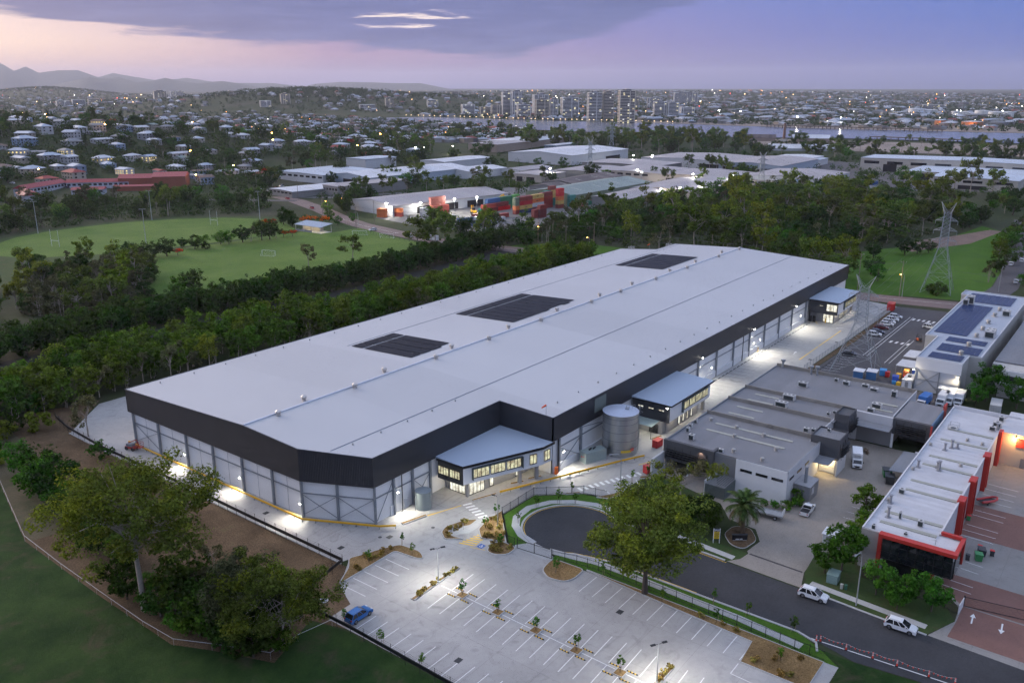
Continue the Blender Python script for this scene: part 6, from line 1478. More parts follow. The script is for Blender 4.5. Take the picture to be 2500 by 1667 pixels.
for x0,x1,y0,y1,h in ((244.6,251.4,47.2,53.0,4.0),(254.2,261.8,50.2,53.4,4.1)):
    t = thing('awning','white flat awning beside the solar-roofed building, %s' % ('over the coloured crates' if x0 < 250 else 'the farther of two'),'awning',((x0 + x1) / 2,(y0 + y1) / 2,0),0,'white awnings'); MB().prism([(x0,y0),(x1,y0),(x1,y1),(x0,y1)],h,[h + .25,h + .25,h + .12,h + .12]).build('roof',pm('awning_white',(.55,.57,.60),.6),t)
    for x in (x0 + .1,x1 - .1): MB().bar((x,y1 - .1,.05),(x,y1 - .1,h),.06).build('post',M_gsteel,t)
lamp('awning_lamp','POINT',(248 - 285,50.4 - 42,3.6),260,(1,.9,.65),su,.1)
cc = {'red': (.45,.03,.03),'yellow': (.65,.40,.03),'blue': (.02,.06,.35),'sky blue': (.05,.25,.55),'orange': (.65,.16,.03)}
k = 0
for (x,y,c,w,h,what) in ((246.2,56.4,'sky blue',2.2,1.6,'blue skip near the pylon foot'),(245.3,55.0,'red',1.3,1.5,'red crate beside the blue skip'),(241.6,52.0,'blue',2.0,1.9,'deep blue crate under the pylon side'),(245.0,50.2,'red',1.6,1.4,'red crate below the white awning'),(246.8,50.6,'orange',1.5,2.2,'orange crate stack under the white awning'),(248.6,50.8,'yellow',1.5,2.0,'yellow crate under the white awning'),(249.6,49.0,'blue',1.4,2.2,'blue crate at the back of the white awning'),(246.0,52.2,'yellow',1.4,1.3,'yellow crate at the awning edge'),(238.9,47.9,'sky blue',2.0,1.2,'sky blue crate by the white cabin'),(239.6,50.6,'yellow',1.2,.9,'small yellow crate on the bitumen'),(240.2,52.0,'sky blue',1.2,.8,'low sky blue crate on the bitumen')):
    t = thing('crate',what,'crate',(x,y,.05),random.uniform(-.3,.3),'coloured crates of the party-hire yard'); m = pm('crate_' + c.replace(' ','_'),cc[c],.5,var=.1,scale=1.5)
    MB().box(-w / 2,w / 2,-w * .4,w * .4,.1,h).build('body',m,t,(0,0,0)); MB().box(-w / 2 - .04,w / 2 + .04,-w * .4 - .04,w * .4 + .04,h,h + .08).build('rim',m,t,(0,0,0)); MB().box(-w / 2,w / 2,-w * .4,-w * .3,0,.1).box(-w / 2,w / 2,w * .3,w * .4,0,.1).build('skid',M_black,t,(0,0,0))
t = thing('site_cabin','white site cabin in front of the solar-roofed building','cabin',(240.6,47.9,0)); MB().box(237.4,243.6,47.0,49.4,.2,2.6).build('wall',M_whitep,t); MB().box(237.3,243.7,46.9,49.5,2.6,2.7).build('roof',M_lwall,t); MB().box(240.2,241.2,47.9,48.7,2.7,3.1).build('hatch',M_acg,t); MB().box(237.36,237.4,47.8,48.6,.3,2.2).build('door',M_greyw,t)
for i,(x,y) in enumerate(((239.2,61.0),(241.0,58.0))):
    t = thing('market_tent','white framed tent beside the near pylon, %s' % ('left of the pair' if i == 0 else 'right of the pair'),'tent',(x,y,0),.1,'white tents'); MB().prism([(-1.6,-1.4),(1.6,-1.4),(1.6,1.4),(-1.6,1.4)],2.4,2.55).build('roof',W_,t,(0,0,0))
    for sx_ in (-1.5,1.5):
        for sy_ in (-1.3,1.3): MB().bar((sx_,sy_,.05),(sx_,sy_,2.4),.05).build('post',M_gsteel,t,(0,0,0))
    MB().box(-1.55,-1.5,-1.3,1.3,.2,2.3).build('blue_side',pm('tent_blue',(.05,.14,.3),.6),t,(0,0,0)); MB().box(-1.3,1.3,-1.1,1.1,.05,1.4).build('stock',M_gpan,t,(0,0,0))
# party trucks and container between the units
for x,y,r_,l,c in ((230.2,41.2,175,'blue box truck behind the grey unit wall',pm('truck_blue',(.03,.14,.42),.5)),(234.4,38.0,180,'white box truck in the lit gap, nearest the blue truck',W_),(236.6,36.6,180,'white box truck in the lit gap, second behind',W_),(237.8,34.8,182,'white box truck nearest the stained panel wall',W_)):
    box_truck((x,y,.05),R(r_),l,(4.6,2.0),'box_truck',False,'trucks behind the grey unit',c)
M_cont = {}
def container_mesh(L_=6.06):
    mb = MB(); W2,H2 = 1.22,2.59; n = int(L_ / .28)
    for s in (1,-1):     # corrugated long sides
        for k in range(n):
            x0 = -L_ / 2 + .1 + (L_ - .2) * k / n; x1 = -L_ / 2 + .1 + (L_ - .2) * (k + 1) / n; d = .04 * (k % 2)
            mb.add([(x0,s * (W2 - .03 - d),.18),(x1,s * (W2 - .03 - d),.18),(x1,s * (W2 - .03 - d),H2 - .1),(x0,s * (W2 - .03 - d),H2 - .1)],[(0,1,2,3) if s < 0 else (3,2,1,0)])
            if k < n - 1: e = .04 * ((k + 1) % 2); mb.add([(x1,s * (W2 - .03 - d),.18),(x1,s * (W2 - .03 - e),.18),(x1,s * (W2 - .03 - e),H2 - .1),(x1,s * (W2 - .03 - d),H2 - .1)],[(0,1,2,3)])
    mb.box(-L_ / 2 + .05,L_ / 2 - .05,-W2 + .06,W2 - .06,H2 - .08,H2 - .02)
    for e in (-1,1): mb.box(e * L_ / 2 - .06,e * L_ / 2 + .06 * (e < 0) ,-W2 + .08,W2 - .08,.15,H2 - .1) if e < 0 else mb.box(L_ / 2 - .1,L_ / 2 - .04,-W2 + .08,W2 - .08,.15,H2 - .1)
    for s in (1,-1):
        for z in (.0,H2 - .13): mb.box(-L_ / 2,L_ / 2,s * W2 - .06 - (s > 0) * .06,s * W2 + .06 - (s > 0) * .06,z,z + .13)
        for e in (1,-1): mb.box(e * (L_ / 2 - .07) - .07,e * (L_ / 2 - .07) + .07,s * (W2 - .08) - .08,s * (W2 - .08) + .08,0.01,H2 - .01)
    return mb
CMESH = {}
def container(loc,rz,col,label,L_=6.06,group='stacked shipping containers',door=True,word=None,wcol=None):
    key = (L_,col)
    if key not in CMESH:
        m = pm('container_' + '_'.join(str(int(c * 999)) for c in col),col,.55,var=.12,scale=.5,rnd=.15); CMESH[key] = (container_mesh(L_).mesh('body',m),m)
    me,m = CMESH[key]
    t = thing('shipping_container',label,'container',loc,rz,group); inst(me,'body',t)
    k2 = ('rods',L_)
    if k2 not in CMESH:
        mb = MB()
        for y in (-.85,-.3,.3,.85): mb.bar((-L_ / 2 - .09,y,.2),(-L_ / 2 - .09,y,2.4),.03)
        CMESH[k2] = mb.mesh('locking_rod',M_steel)
    inst(CMESH[k2],'locking_rod',t)
    if word:
        kw = ('w',word,wcol)
        if kw not in CMESH: CMESH[kw] = text_mesh(word,.95 if len(word) < 6 else .75,pm('letter_%s' % wcol,{'white': (.7,.7,.7),'black': (.02,.02,.02)}[wcol],.5),.005,True)
        inst(CMESH[kw],'lettering',t,(0,-1.25,1.3),(R(90),0,0)); inst(CMESH[kw],'lettering',t,(0,1.25,1.3),(R(90),0,R(180)))
    return t
container((233.6,26.3,.05),R(5),(.42,.43,.43),'pale grey shipping container beyond the white-roofed unit',6.06,'lone containers')
# pale building at the right edge
t = thing('pale_office_factory','pale concrete building with a balcony at the right edge','industrial building',(280,18,0))
MB().prism([(246,6),(325,6),(325,30.5),(250,30.5),(250,28),(246,28)],.05,7.6).build('wall',MATS['stained_panel'],t); MB().prism([(252,6.2),(324.8,6.2),(324.8,30.3),(252,30.3)],7.6,[7.8,7.8,8.0,8.0]).build('roof',M_groof,t)
MB().box(245.6,252,5.5,28.2,6.2,7.5).build('balcony_front',M_whitep,t); MB().box(245.9,246.1,6.5,27,4.2,6.0).build('window_band',M_glass,t); MB().box(245.6,246.0,5.5,28.2,3.6,4.2).build('sill_band',M_whitep,t)
for y in (12,18,24): MB().box(245.7,246.0,y - .2,y + .2,4.2,6.2).build('post',M_whitep,t)

# ------------------------------------------------------------------ pylons, poles, wires
M_lat = pm('lattice_steel',(.34,.37,.38),.5,.4,var=.1)
def pylon(x,y,h,base,rz,label,arms=True,r=.11):
    t = thing('power_pylon',label,'pylon',(x,y,0),rz,'lattice power pylons')
    mid = h * .50; neck = h * .88
    wid = lambda z: base / 2 + (1.5 - base / 2) * min(1,z / mid) if z < mid else 1.5 - .35 * (z - mid) / (neck - mid)
    def sec(z0,z1,legs,br):
        a,b = wid(z0),wid(z1); c0 = [(-a,-a,z0),(a,-a,z0),(a,a,z0),(-a,a,z0)]; c1 = [(-b,-b,z1),(b,-b,z1),(b,b,z1),(-b,b,z1)]
        for p,q in zip(c0,c1): legs.bar(p,q,r)
        for i in range(4):
            j = (i + 1) % 4; br.bar(c0[i],c1[j],r * .55); br.bar(c0[j],c1[i],r * .55); br.bar(c1[i],c1[j],r * .5)
    lg,br = MB(),MB(); n = 9
    for z0,z1 in ((0,mid * .38),(mid * .38,mid * .7),(mid * .7,mid)): sec(z0,z1,lg,br)
    for k in range(n): sec(mid + (neck - mid) * k / n,mid + (neck - mid) * (k + 1) / n,lg,br)
    br.build('lattice_bracing',M_lat,t,(0,0,0))['kind'] = 'stuff'
    for cx_,cy_ in ((-1,-1),(1,-1),(1,1),(-1,1)):
        MB().poly_tube([(cx_ * wid(z),cy_ * wid(z),z) for z in (0,mid * .5,mid,neck)],[r * 1.1,r,r,r * .8],4).build('leg',M_lat,t,(0,0,0))
    for s in (-1,1):
        mb = MB(); w = 1.15
        for dy in (-w,w):
            mb.bar((s * w,dy,neck),(s * 2.6,0,h),r * .8); mb.bar((-s * .2,dy,neck),(s * 2.6,0,h),r * .5); mb.bar((s * 1.8,dy * .5,neck + (h - neck) * .5),(s * .6,dy * .6,neck),r * .5)
        mb.build('horn',M_lat,t,(0,0,0))
    if arms:
        for z,rch in ((h * .80,3.9),(h * .69,4.1),(h * .58,4.4)):
            for s in (-1,1):
                mb = MB()
                for dy in (-1.2,1.2): mb.bar((s * 1.2,dy,z),(s * rch * 1.0,0,z - .1),r * .7); mb.bar((s * 1.2,dy,z + 1.3),(s * rch,0,z - .1),r * .6); mb.bar((s * 2.4,dy * .6,z),(s * 1.2,dy,z + 1.3),r * .5)
                mb.build('cross_arm',M_lat,t,(0,0,0)); MB().bar((s * rch,0,z - .1),(s * rch,0,z - 1.5),.07,6).build('insulator',M_lat,t,(0,0,0))
    return t
pylon(366.5,68.0,35,11.0,R(95),'tall lattice pylon standing in the green field past the cross street')
pylon(246.5,64.0,27.5,12.0,R(95),'lattice pylon rising in front of the bitumen yard',True,.085)
pylon(660,415,34,8,R(120),'distant lattice pylon behind the industrial sheds',True,.2); pylon(872,520,38,9,R(120),'distant lattice pylon against the riverside trees',True,.22); pylon(640,250,30,8,R(120),'faint lattice pylon between the grey-roofed sheds',True,.2)
M_pole = pm('timber_pole',(.20,.17,.14),.9,var=.2)
POLES = [(349.5,93.5,15),(348.6,77.6,14),(356.5,220.8,14.5),(330.9,220.1,16),(360.9,257.3,12.8),(333.3,363.3,13),(352.9,369.0,14),(360.7,423.1,14),(334.2,150,14),(349.2,130,14),(398,492,14),(418,565,14),(300,560,14),(262,640,13),(450,650,14)]
PLAB = ['by the far corner of the warehouse','with the orange lamp near the far office','on the roadside grass behind the warehouse','beside the road behind the warehouse roof','with the amber lamp near the creek bridge','on the road edge by the pavilion','in front of the long pale shed','near the big green tree by the ramp','hidden behind the far warehouse end','beyond the cross street trees','at the factory car park entry','on the rising arterial road','behind the oval near the school','by the school roadside','far along the arterial road']
for (x,y,h),lb in zip(POLES,PLAB):
    z0 = hgt(x,y); t = thing('power_pole','timber power pole ' + lb,'power pole',(x,y,z0),0,'timber power poles')
    MB().cyl(x,y,z0,z0 + h,.17,8,.11).build('pole',M_pole,t); MB().bar((x - .3,y - 1.2,z0 + h - .6),(x + .3,y + 1.2,z0 + h - .6),.08).build('cross_arm',M_pole,t)
    for s in (-1,0,1): MB().cyl(x + .25 * s,y + 1.0 * s,z0 + h - .5,z0 + h - .25,.06,6).build('insulator',M_whitep,t)
M_wire = pm('cable',(.10,.10,.11),.5,.4)
def span(a,b,sag,r=.022,n=8):
    pts = [(a[0] + (b[0] - a[0]) * k / n,a[1] + (b[1] - a[1]) * k / n,a[2] + (b[2] - a[2]) * k / n - sag * 4 * (k / n) * (1 - k / n)) for k in range(n + 1)]
    return MB().poly_tube(pts,r,3)
def wires(pairs,label,r=.02,sag=1.5):
    t = thing('power_line',label,'power line',(0,0,0),0,'overhead power lines')
    for a,b in pairs: span(a,b,sag,r).build('cable',M_wire,t)
ring = [((349.5,93.5),(334.2,150),14.4),((334.2,150),(330.9,220.1),14.6),((349.2,130),(356.5,220.8),14),((356.5,220.8),(360.9,257.3),13),((360.9,257.3),(352.9,369),13),((330.9,220.1),(333.3,363.3),13.5),((348.6,77.6),(349.5,93.5),14),((348.6,77.6),(352,-10),13.5)]
for i,(a,b,h) in enumerate(ring):
    wires([((a[0] + .2 * s,a[1] + s * .9,h - .5),(b[0] + .2 * s,b[1] + s * .9,h - .5)) for s in (-1,0,1)] + [((*a,h - 3),(*b,h - 3))],'sagging cables between timber poles, %s span counted from the far office' % ORD[i],.022)
def pyl_pts(x,y,h,rz,top=True):
    out = []
    for s in (-1,1):
        out.append((x + s * 2.6 * math.cos(rz),y + s * 2.6 * math.sin(rz),h))
        for f,rch in ((.80,3.9),(.69,4.1),(.58,4.4)): out.append((x + s * rch * math.cos(rz),y + s * rch * math.sin(rz),h * f - 1.5))
    return out
A1,A2 = pyl_pts(366.5,68.0,35,R(95)),pyl_pts(246.5,64.0,27.5,R(95))
wires(list(zip(A1,A2)),'high voltage cables strung between the two near pylons',.02,2.5)
wires(list(zip(A1,pyl_pts(640,250,30,R(120)))),'high voltage cables running from the field pylon into the distance',.03,5)
wires(list(zip(A2,pyl_pts(60,40 - 100,30,R(95)))),'high voltage cables leaving the near pylon over the units',.02,5) if False else None
for (x,y,h,a,on,wt,lb) in ((348.6,76.6,9.0,R(160),SOD,260,'amber street light glowing beside the far office'),(362,255.6,8.5,R(160),SOD,260,'amber street light near the creek bridge'),(354.6,222,7.5,R(180),SOD,200,'amber street light on the roadside grass behind the roof'),(380,48.5,9.5,R(0),None,0,'unlit curved street light at the side street corner'),
    (383,428,8,R(200),SOD,300,'amber street light by the factory ramp'),(343,372,8,R(180),None,0,'street light on the bend by the pavilion'),(366,424,8,R(200),SOD,300,'amber street light in the yellow-flowering tree')):
    street_light(x,y,h,a,lb,on,wt)
# ------------------------------------------------------------------ vegetation
M_bark = pm('pale_bark',(.30,.26,.22),.9,var=.25,scale=1.5); M_barkd = pm('dark_bark',(.075,.06,.048),.95,var=.2,scale=1.5)
LF = {'mangrove': leaf_mat('mangrove_leaf',(.042,.092,.010),(.125,.190,.026)),'creek': leaf_mat('creek_leaf',(.022,.058,.010),(.060,.105,.020)),'gum': leaf_mat('gum_leaf',(.050,.090,.014),(.135,.185,.036)),'grey': leaf_mat('grey_leaf',(.064,.074,.034),(.125,.125,.060)),
      'dark': leaf_mat('dark_leaf',(.020,.052,.009),(.056,.098,.018)),'green': leaf_mat('green_leaf',(.032,.105,.010),(.095,.195,.026)),'bright': leaf_mat('bright_leaf',(.09,.19,.012),(.18,.28,.03)),'red': leaf_mat('red_flower',(.40,.035,.012),(.62,.09,.02)),
      'olive': leaf_mat('olive_leaf',(.070,.112,.010),(.170,.215,.028)),'straw': leaf_mat('straw_leaf',(.18,.14,.03),(.36,.27,.08))}
def leaves(mb_v,mb_f,centres,radii,per,size,rng,up=.8,flat=.6):
    """leaf-sized quads scattered through clumps"""
    C = np.repeat(np.asarray(centres,float),per,axis=0); rr = np.repeat(np.asarray(radii,float),per)
    n = len(C); d = rng.normal(size=(n,3)); d /= np.linalg.norm(d,axis=1)[:,None]
    rad = rr * rng.uniform(.25,1.0,n) ** .55
    off = d * rad[:,None]; off[:,2] *= flat
    P = C + off
    N = d * .8 + rng.normal(size=(n,3)) * .55; N[:,2] += up; N /= np.linalg.norm(N,axis=1)[:,None]
    a = np.cross(N,rng.normal(size=(n,3))); a /= np.linalg.norm(a,axis=1)[:,None]; b = np.cross(N,a)
    s = size * rng.uniform(.55,1.3,n); a *= s[:,None] * .5; b *= (s * rng.uniform(.45,.9,n))[:,None] * .5
    V = np.stack([P - a * .5 - b,P + a * .6 - b * .7,P + a + b * .6,P - a * .8 + b],1).reshape(-1,3)
    base = len(mb_v); mb_v.append(V)
    return V
def mesh_from_quads(name,V,mats,idx=None):
    n = len(V) // 4; me = bpy.data.meshes.new(name)
    me.vertices.add(len(V)); me.vertices.foreach_set('co',np.asarray(V,np.float32).ravel())
    me.loops.add(n * 4); me.loops.foreach_set('vertex_index',np.arange(n * 4,dtype=np.int32))
    me.polygons.add(n); me.polygons.foreach_set('loop_start',np.arange(0,n * 4,4,dtype=np.int32))
    for m in mats: me.materials.append(m)
    if idx is not None: me.polygons.foreach_set('material_index',np.asarray(idx,np.int32))
    me.update(calc_edges=True)
    return me
def tree_tpl(seed,h,r,z0,nclump,per,leaf,mat,bark,tr=.25,cl=None,style='round',limbs=7,mat2=None,m2=0.0,trunks=1,flat=.7):
    rng = np.random.default_rng(seed); cz = (h + z0) / 2; hz = (h - z0) / 2; cs = []; tries = 0
    cl = cl or r * .36
    while style != 'limbed' and len(cs) < nclump and tries < 5000:
        tries += 1; u = rng.uniform(-1,1,3); l = np.linalg.norm(u)
        if l > 1 or l < .45 * (rng.uniform() < .8): continue
        if style == 'cone' : w = (1 - (u[2] + 1) / 2) ** .8; p = np.array([u[0] * r * max(.12,w),u[1] * r * max(.12,w),cz + u[2] * hz])
        elif style == 'umbrella': p = np.array([u[0] * r,u[1] * r,cz + hz * (.55 * (1 - l * l) + .35 * u[2])])
        elif style == 'column': p = np.array([u[0] * r,u[1] * r,cz + u[2] * hz])
        else: p = np.array([u[0] * r * (1.0 if u[2] > -.3 else .8),u[1] * r * (1.0 if u[2] > -.3 else .8),cz + u[2] * hz])
        cs.append(p)
    ends = None
    if style == 'limbed':
        k_ = max(5,int(nclump / 7)); ends = []; g_ = 2.39996
        for q in range(k_):
            u = rng.uniform(.35,1.0) ** .6; zz = rng.uniform(-.55,.9); a_ = q * g_ + rng.uniform(-.5,.5); rr_ = r * u * math.sqrt(max(.15,1 - zz * zz)) * rng.uniform(.75,1.12)
            ends.append(np.array([rr_ * math.cos(a_),rr_ * math.sin(a_),cz + zz * hz * .9]))
        cs = [e + rng.normal(size=3) * np.array([r * .20,r * .20,hz * .17]) for e in ends for _ in range(max(1,nclump // k_))]
        cs = [c for c in cs if c[2] > z0 * .7]
    cs = np.array(cs); rad = cl * rng.uniform(.65,1.25,len(cs))
    vs = []; leaves(vs,None,cs,rad,per,leaf,rng,flat=flat)
    V = np.concatenate(vs); idx = None; mats = [LF[mat]]
    if mat2: mats.append(LF[mat2]); pick = rng.uniform(size=len(cs)) < m2; idx = np.repeat(pick.astype(int),per)
    crown = mesh_from_quads('crown',V,mats,idx)
    tb = MB()
    for q in range(trunks):
        ox,oy = (0,0) if trunks == 1 else (rng.uniform(-.5,.5),rng.uniform(-.5,.5))
        top = np.array([ox * 2 + rng.uniform(-.08,.08) * r,oy * 2 + rng.uniform(-.08,.08) * r,z0 + (h - z0) * .45])
        pts = [(ox,oy,-.3),(ox * 1.2,oy * 1.2,z0 * .5),(ox * 1.6 + rng.uniform(-.2,.2),oy * 1.6 + rng.uniform(-.2,.2),z0 * .95),tuple(top)]
        tb.poly_tube(pts,[tr * 1.25,tr,tr * .8,tr * .45],7)
        for k in range(max(1,limbs // trunks)):
            c = cs[rng.integers(len(cs))] if ends is None or k >= len(ends) else ends[k]; f = rng.uniform(.25,1.0); st = np.array(pts[2]) * (1 - f) + top * f
            m_ = (st + c) / 2 + np.array([0,0,rng.uniform(-.05,.1) * h]); tb.poly_tube([tuple(st),tuple(m_),tuple(c)],[tr * .42,tr * .26,tr * .1],5)
    trunk = tb.mesh('trunk',bark); smooth_by_angle(trunk,60)
    return trunk,crown
TPL = {
 'mangrove': [tree_tpl(10 + i,8.6 + (i % 3) * .7,3.0,.8,56,28,.62,'mangrove',M_bark,.12,1.15,'column',5,trunks=2) for i in range(5)],
 'creek': [tree_tpl(20 + i,8.4 + (i % 3) * .8,3.2,.8,56,28,.62,'creek',M_barkd,.12,1.2,'column',5,trunks=2) for i in range(5)],
 'gum': [tree_tpl(30 + i,15,4.8,4.5,48,44,.70,'gum',M_bark,.24,1.35,'limbed',12) for i in range(5)],
 'grey': [tree_tpl(40 + i,12,4.2,2.0,30,36,.62,'grey',M_bark,.18,1.15,'limbed',13,trunks=2) for i in range(4)],
 'dark': [tree_tpl(50 + i,11,5.2,1.8,40,40,.8,'dark',M_barkd,.35,1.7,'round',7) for i in range(5)],
 'green': [tree_tpl(60 + i,9,4.4,1.6,34,38,.7,'green',M_barkd,.25,1.45,'round',6) for i in range(4)],
 'olive': [tree_tpl(70 + i,17,5.5,4.0,60,44,.78,'olive',M_bark,.3,1.45,'limbed',12) for i in range(3)],
 'poinciana': [tree_tpl(80 + i,6.5,5.5,2.2,26,36,.7,'dark',M_barkd,.28,1.5,'umbrella',8,'red',.45) for i in range(2)],
 'cypress': [tree_tpl(90 + i,14,2.6,.8,34,30,.8,'dark',M_barkd,.25,1.1,'cone',3) for i in range(2)],
 'shrub': [tree_tpl(100 + i,2.2,1.4,.1,18,22,.36,('green','dark','olive')[i],M_barkd,.06,.55,'round',3) for i in range(3)],
 'street': [tree_tpl(110 + i,6.2,2.4,1.5,44,60,.34,'green',M_barkd,.13,.75,'round',6) for i in range(3)],
 'sapling': [tree_tpl(120 + i,2.6,.55,1.0,12,16,.22,'green',M_barkd,.03,.28,'round',4) for i in range(3)],
 'tuft': [tree_tpl(130 + i,.55,.5,.02,9,14,.22,'straw',M_barkd,.02,.22,'round',1) for i in range(2)],
}
def nth(n): return '%d%s' % (n,'th' if 10 <= n % 100 <= 20 else {1: 'st',2: 'nd',3: 'rd'}.get(n % 10,'th'))
NAME = {'mangrove': 'mangrove_tree','creek': 'creek_tree','gum': 'gum_tree','grey': 'paperbark_tree','dark': 'fig_tree','green': 'shade_tree','olive': 'tall_gum_tree','poinciana': 'poinciana_tree','cypress': 'cypress_tree','shrub': 'shrub','street': 'street_tree','sapling': 'sapling','tuft': 'grass_tuft'}
CAT = {'shrub': 'shrub','tuft': 'plant','sapling': 'tree'}
rnt = random.Random(11)
def plant(kind,x,y,label,group,s=1.0,sz=None,z=None,var=None):
    tpl = TPL[kind]; tr_,cr_ = tpl[rnt.randrange(len(tpl)) if var is None else var % len(tpl)]
    t = thing(NAME[kind],label,CAT.get(kind,'tree'),(x,y,hgt(x,y) if z is None else z),rnt.uniform(0,6.28),group)
    k = s * rnt.uniform(.88,1.14); t.scale = (k * rnt.uniform(.92,1.08),k,k * (sz or rnt.uniform(.9,1.12)))
    inst(tr_,'trunk',t); inst(cr_,'crown' if kind not in ('shrub','tuft') else 'foliage',t)
    return t
# creek rows
ix = lambda v,a,b: float(np.interp(v,a,b))
for row in range(4):
    n = 0
    for x in np.arange(58,334,6.3):
        ne = ix(x,[58,95,120,200,330],[214,211,214,204,202]); fr = ix(x,[58,90,130,167,204,330],[229,234,243,236,226,222]); y = ne + (fr - ne) * (row + .5) / 4
        n += 1; plant('mangrove',x + rnt.uniform(-1.6,1.6),y + rnt.uniform(-1.2,1.2),'leafy green mangrove, %s from the left in the %s line of the near creek row' % (nth(n),('front','second','third','back')[row]),'near creek tree row',1.06)
for row in range(3):
    n = 0
    for x in np.arange(58,336,6.3):
        ne = ix(x,[58,100,170,218,330],[262,264,261,256,258]); fr = ix(x,[58,100,155,232,330],[272,274,279,266,272]); y = ne + (fr - ne) * (row + .5) / 3
        n += 1; plant('creek',x + rnt.uniform(-1.6,1.6),y + rnt.uniform(-1.2,1.2),'dark creek tree, %s from the left in the %s line of the far creek row' % (nth(n),('front','middle','back')[row]),'far creek tree row',1.04)
for i,(x,y,k,s) in enumerate(((112,215,'grey',.7),(118,217,'grey',.65),(124,213,'grey',.7),(130,214,'grey',.75),(135,211,'olive',.55),(138,212,'grey',.7),(104,214,'grey',.6),(97,213,'grey',.55),(168,207,'grey',.75),(206,206,'olive',.55),(216,205,'grey',.75),(262,206,'grey',.85),(300,210,'gum',.75),(307,212,'gum',.72),(325,214,'dark',.9),(331,222,'dark',1.0))):
    plant(k,x,y,'pale-stemmed tree, %s along the warehouse side of the creek row' % nth(i + 1),'pale trees beside the creek',s)
for i,(x,y,k,s) in enumerate(((88,216,'green',.8),(80,207,'shrub',2.2),(83,203,'shrub',2.0),(76,204,'shrub',1.9),(89,191,'grey',.72),(84,176,'shrub',1.7),(71,197,'shrub',1.6),(69,190,'shrub',1.5),(69.5,181,'green',.8),(70.5,172,'green',.85),(68.5,164,'dark',.75),(66.5,157,'green',.75),(65,150,'dark',.7),(64.5,144,'green',.7),(63,138,'dark',.6),(71.5,177,'dark',.7),(67,168,'green',.7),(70,160,'dark',.62),(64,131,'green',.55),(66,134,'dark',.6),(70,205,'dark',.6),(62,200,'dark',.8),(66,214,'green',.8),(58,212,'dark',.8))):
    plant(k,x,y,'bushy growth on the dry bank, %s counting from the yard corner downhill' % nth(i + 1),'bushes on the dry bank',s)

# the big gum on the mulch bank, its neighbours and the thicket under them
def big_tree(name,label,loc,seed,h,r,z0,nclump,per,leaf,mat,bark,tr,cl,limbs,mat2=None,m2=0,trunks=1,style='round',flat=.7):
    t = thing(name,label,'tree',loc); a,b = tree_tpl(seed,h,r,z0,nclump,per,leaf,mat,bark,tr,cl,style,limbs,mat2,m2,trunks,flat); inst(a,'trunk',t); inst(b,'crown',t); return t
big_tree('gum_tree','largest pale-trunked gum tree on the mulch bank',(58.6,116.0,0),501,24.5,10.0,8.6,200,150,.40,'gum',M_bark,.45,1.9,44,'olive',.35,1,'limbed')
big_tree('gum_tree','slim leaning gum beside the largest gum on the mulch bank',(70.5,137.5,0),507,15.5,3.8,8.5,26,110,.42,'gum',M_bark,.22,1.15,14,None,0,1,'limbed')
big_tree('weeping_gum_tree','broad weeping gum at the corner of the mulch bank',(64.9,91.8,0),502,14.8,6.2,2.4,150,150,.34,'gum',M_bark,.2,1.5,30,'olive',.15,2,'limbed')
big_tree('weeping_gum_tree','taller grey-green gum behind the broad weeping gum',(63.4,97.5,0),503,14.5,4.6,3.0,70,130,.36,'grey',M_bark,.2,1.4,16,None,0,1,'limbed')
big_tree('weeping_gum_tree','thin drooping gum between the two weeping gums',(68.5,95.5,0),509,12.5,3.2,3.0,30,120,.36,'olive',M_bark,.2,1.2,12)
for i,(x,y,k,s) in enumerate(((59.5,124.5,'dark',.5),(58.6,121.0,'dark',.48),(60.5,110.5,'dark',.62),(59.0,106.5,'green',.55),(62.5,104.0,'dark',.68),(64.5,107.5,'grey',.6),(61.0,101.0,'green',.6),(66.0,103.0,'dark',.55),(68.5,108.0,'grey',.55),(60.8,98.0,'dark',.6),(66.5,99.0,'green',.55),(62.0,95.6,'dark',.5),(64.4,94.0,'green',.42),(60.2,95.5,'shrub',1.2),(72.0,118,'grey',.45),(61.5,107.5,'dark',.8),(63.5,101.5,'grey',.8),(60.0,103.5,'green',.75),(65.5,97.0,'dark',.75),(59.2,112.5,'dark',.6),(67.5,92.5,'grey',.6),(66.5,106.0,'green',.7),(63,113,'dark',.7),(61,119,'green',.5),(69,101,'dark',.65),(70,97,'grey',.6),(64.5,90.8,'green',.4),(61.6,93,'dark',.5))):
    plant(k,x,y,'tangled undergrowth tree below the big gums, %s from the trunk side' % nth(i + 1),'undergrowth below the big gums',s)
plant('shrub',59.6,97.2,'lone bright shrub on the pale wire fence','lone shrubs',.9,1.3)
big_tree('fig_tree','big dark-trunked tree overhanging the street beside the car park',(109.4,56.5,0),504,17.8,7.4,3.6,170,150,.42,'gum',M_barkd,.46,1.85,36,'olive',.3,1,'limbed')
big_tree('gum_tree','spreading thin-leaved gum between the big tree and grey unit',(138.5,64.5,0),505,10.5,6.0,3.6,42,90,.36,'olive',M_bark,.2,1.1,24,'grey',.4,2,'limbed')
for i,(x,y,k,s) in enumerate(((133.6,60.6,'dark',.42),(134.8,57.6,'dark',.45),(136.6,62.0,'dark',.45),(131.9,63.5,'green',.4),(139.0,59.8,'dark',.4),(134.0,67.0,'olive',.36),(131.6,69.0,'green',.42))):
    plant(k,x,y,'dense green bush on the verge behind the SALE board, %s from the palm' % nth(i + 1),'verge bushes near the palm',s)
for i,(x,y,s) in enumerate(((154.2,47.5,.9),(155.8,48.6,1.0),(151.2,48.8,.8),(150.5,50.8,.7),(150.2,52.8,.7),(153.0,48.3,.8))):
    plant('shrub',x,y,'leafy green shrub at the white unit corner, %s from the pickup' % nth(i + 1),'shrubs at the white unit corner',s,None,None,0)
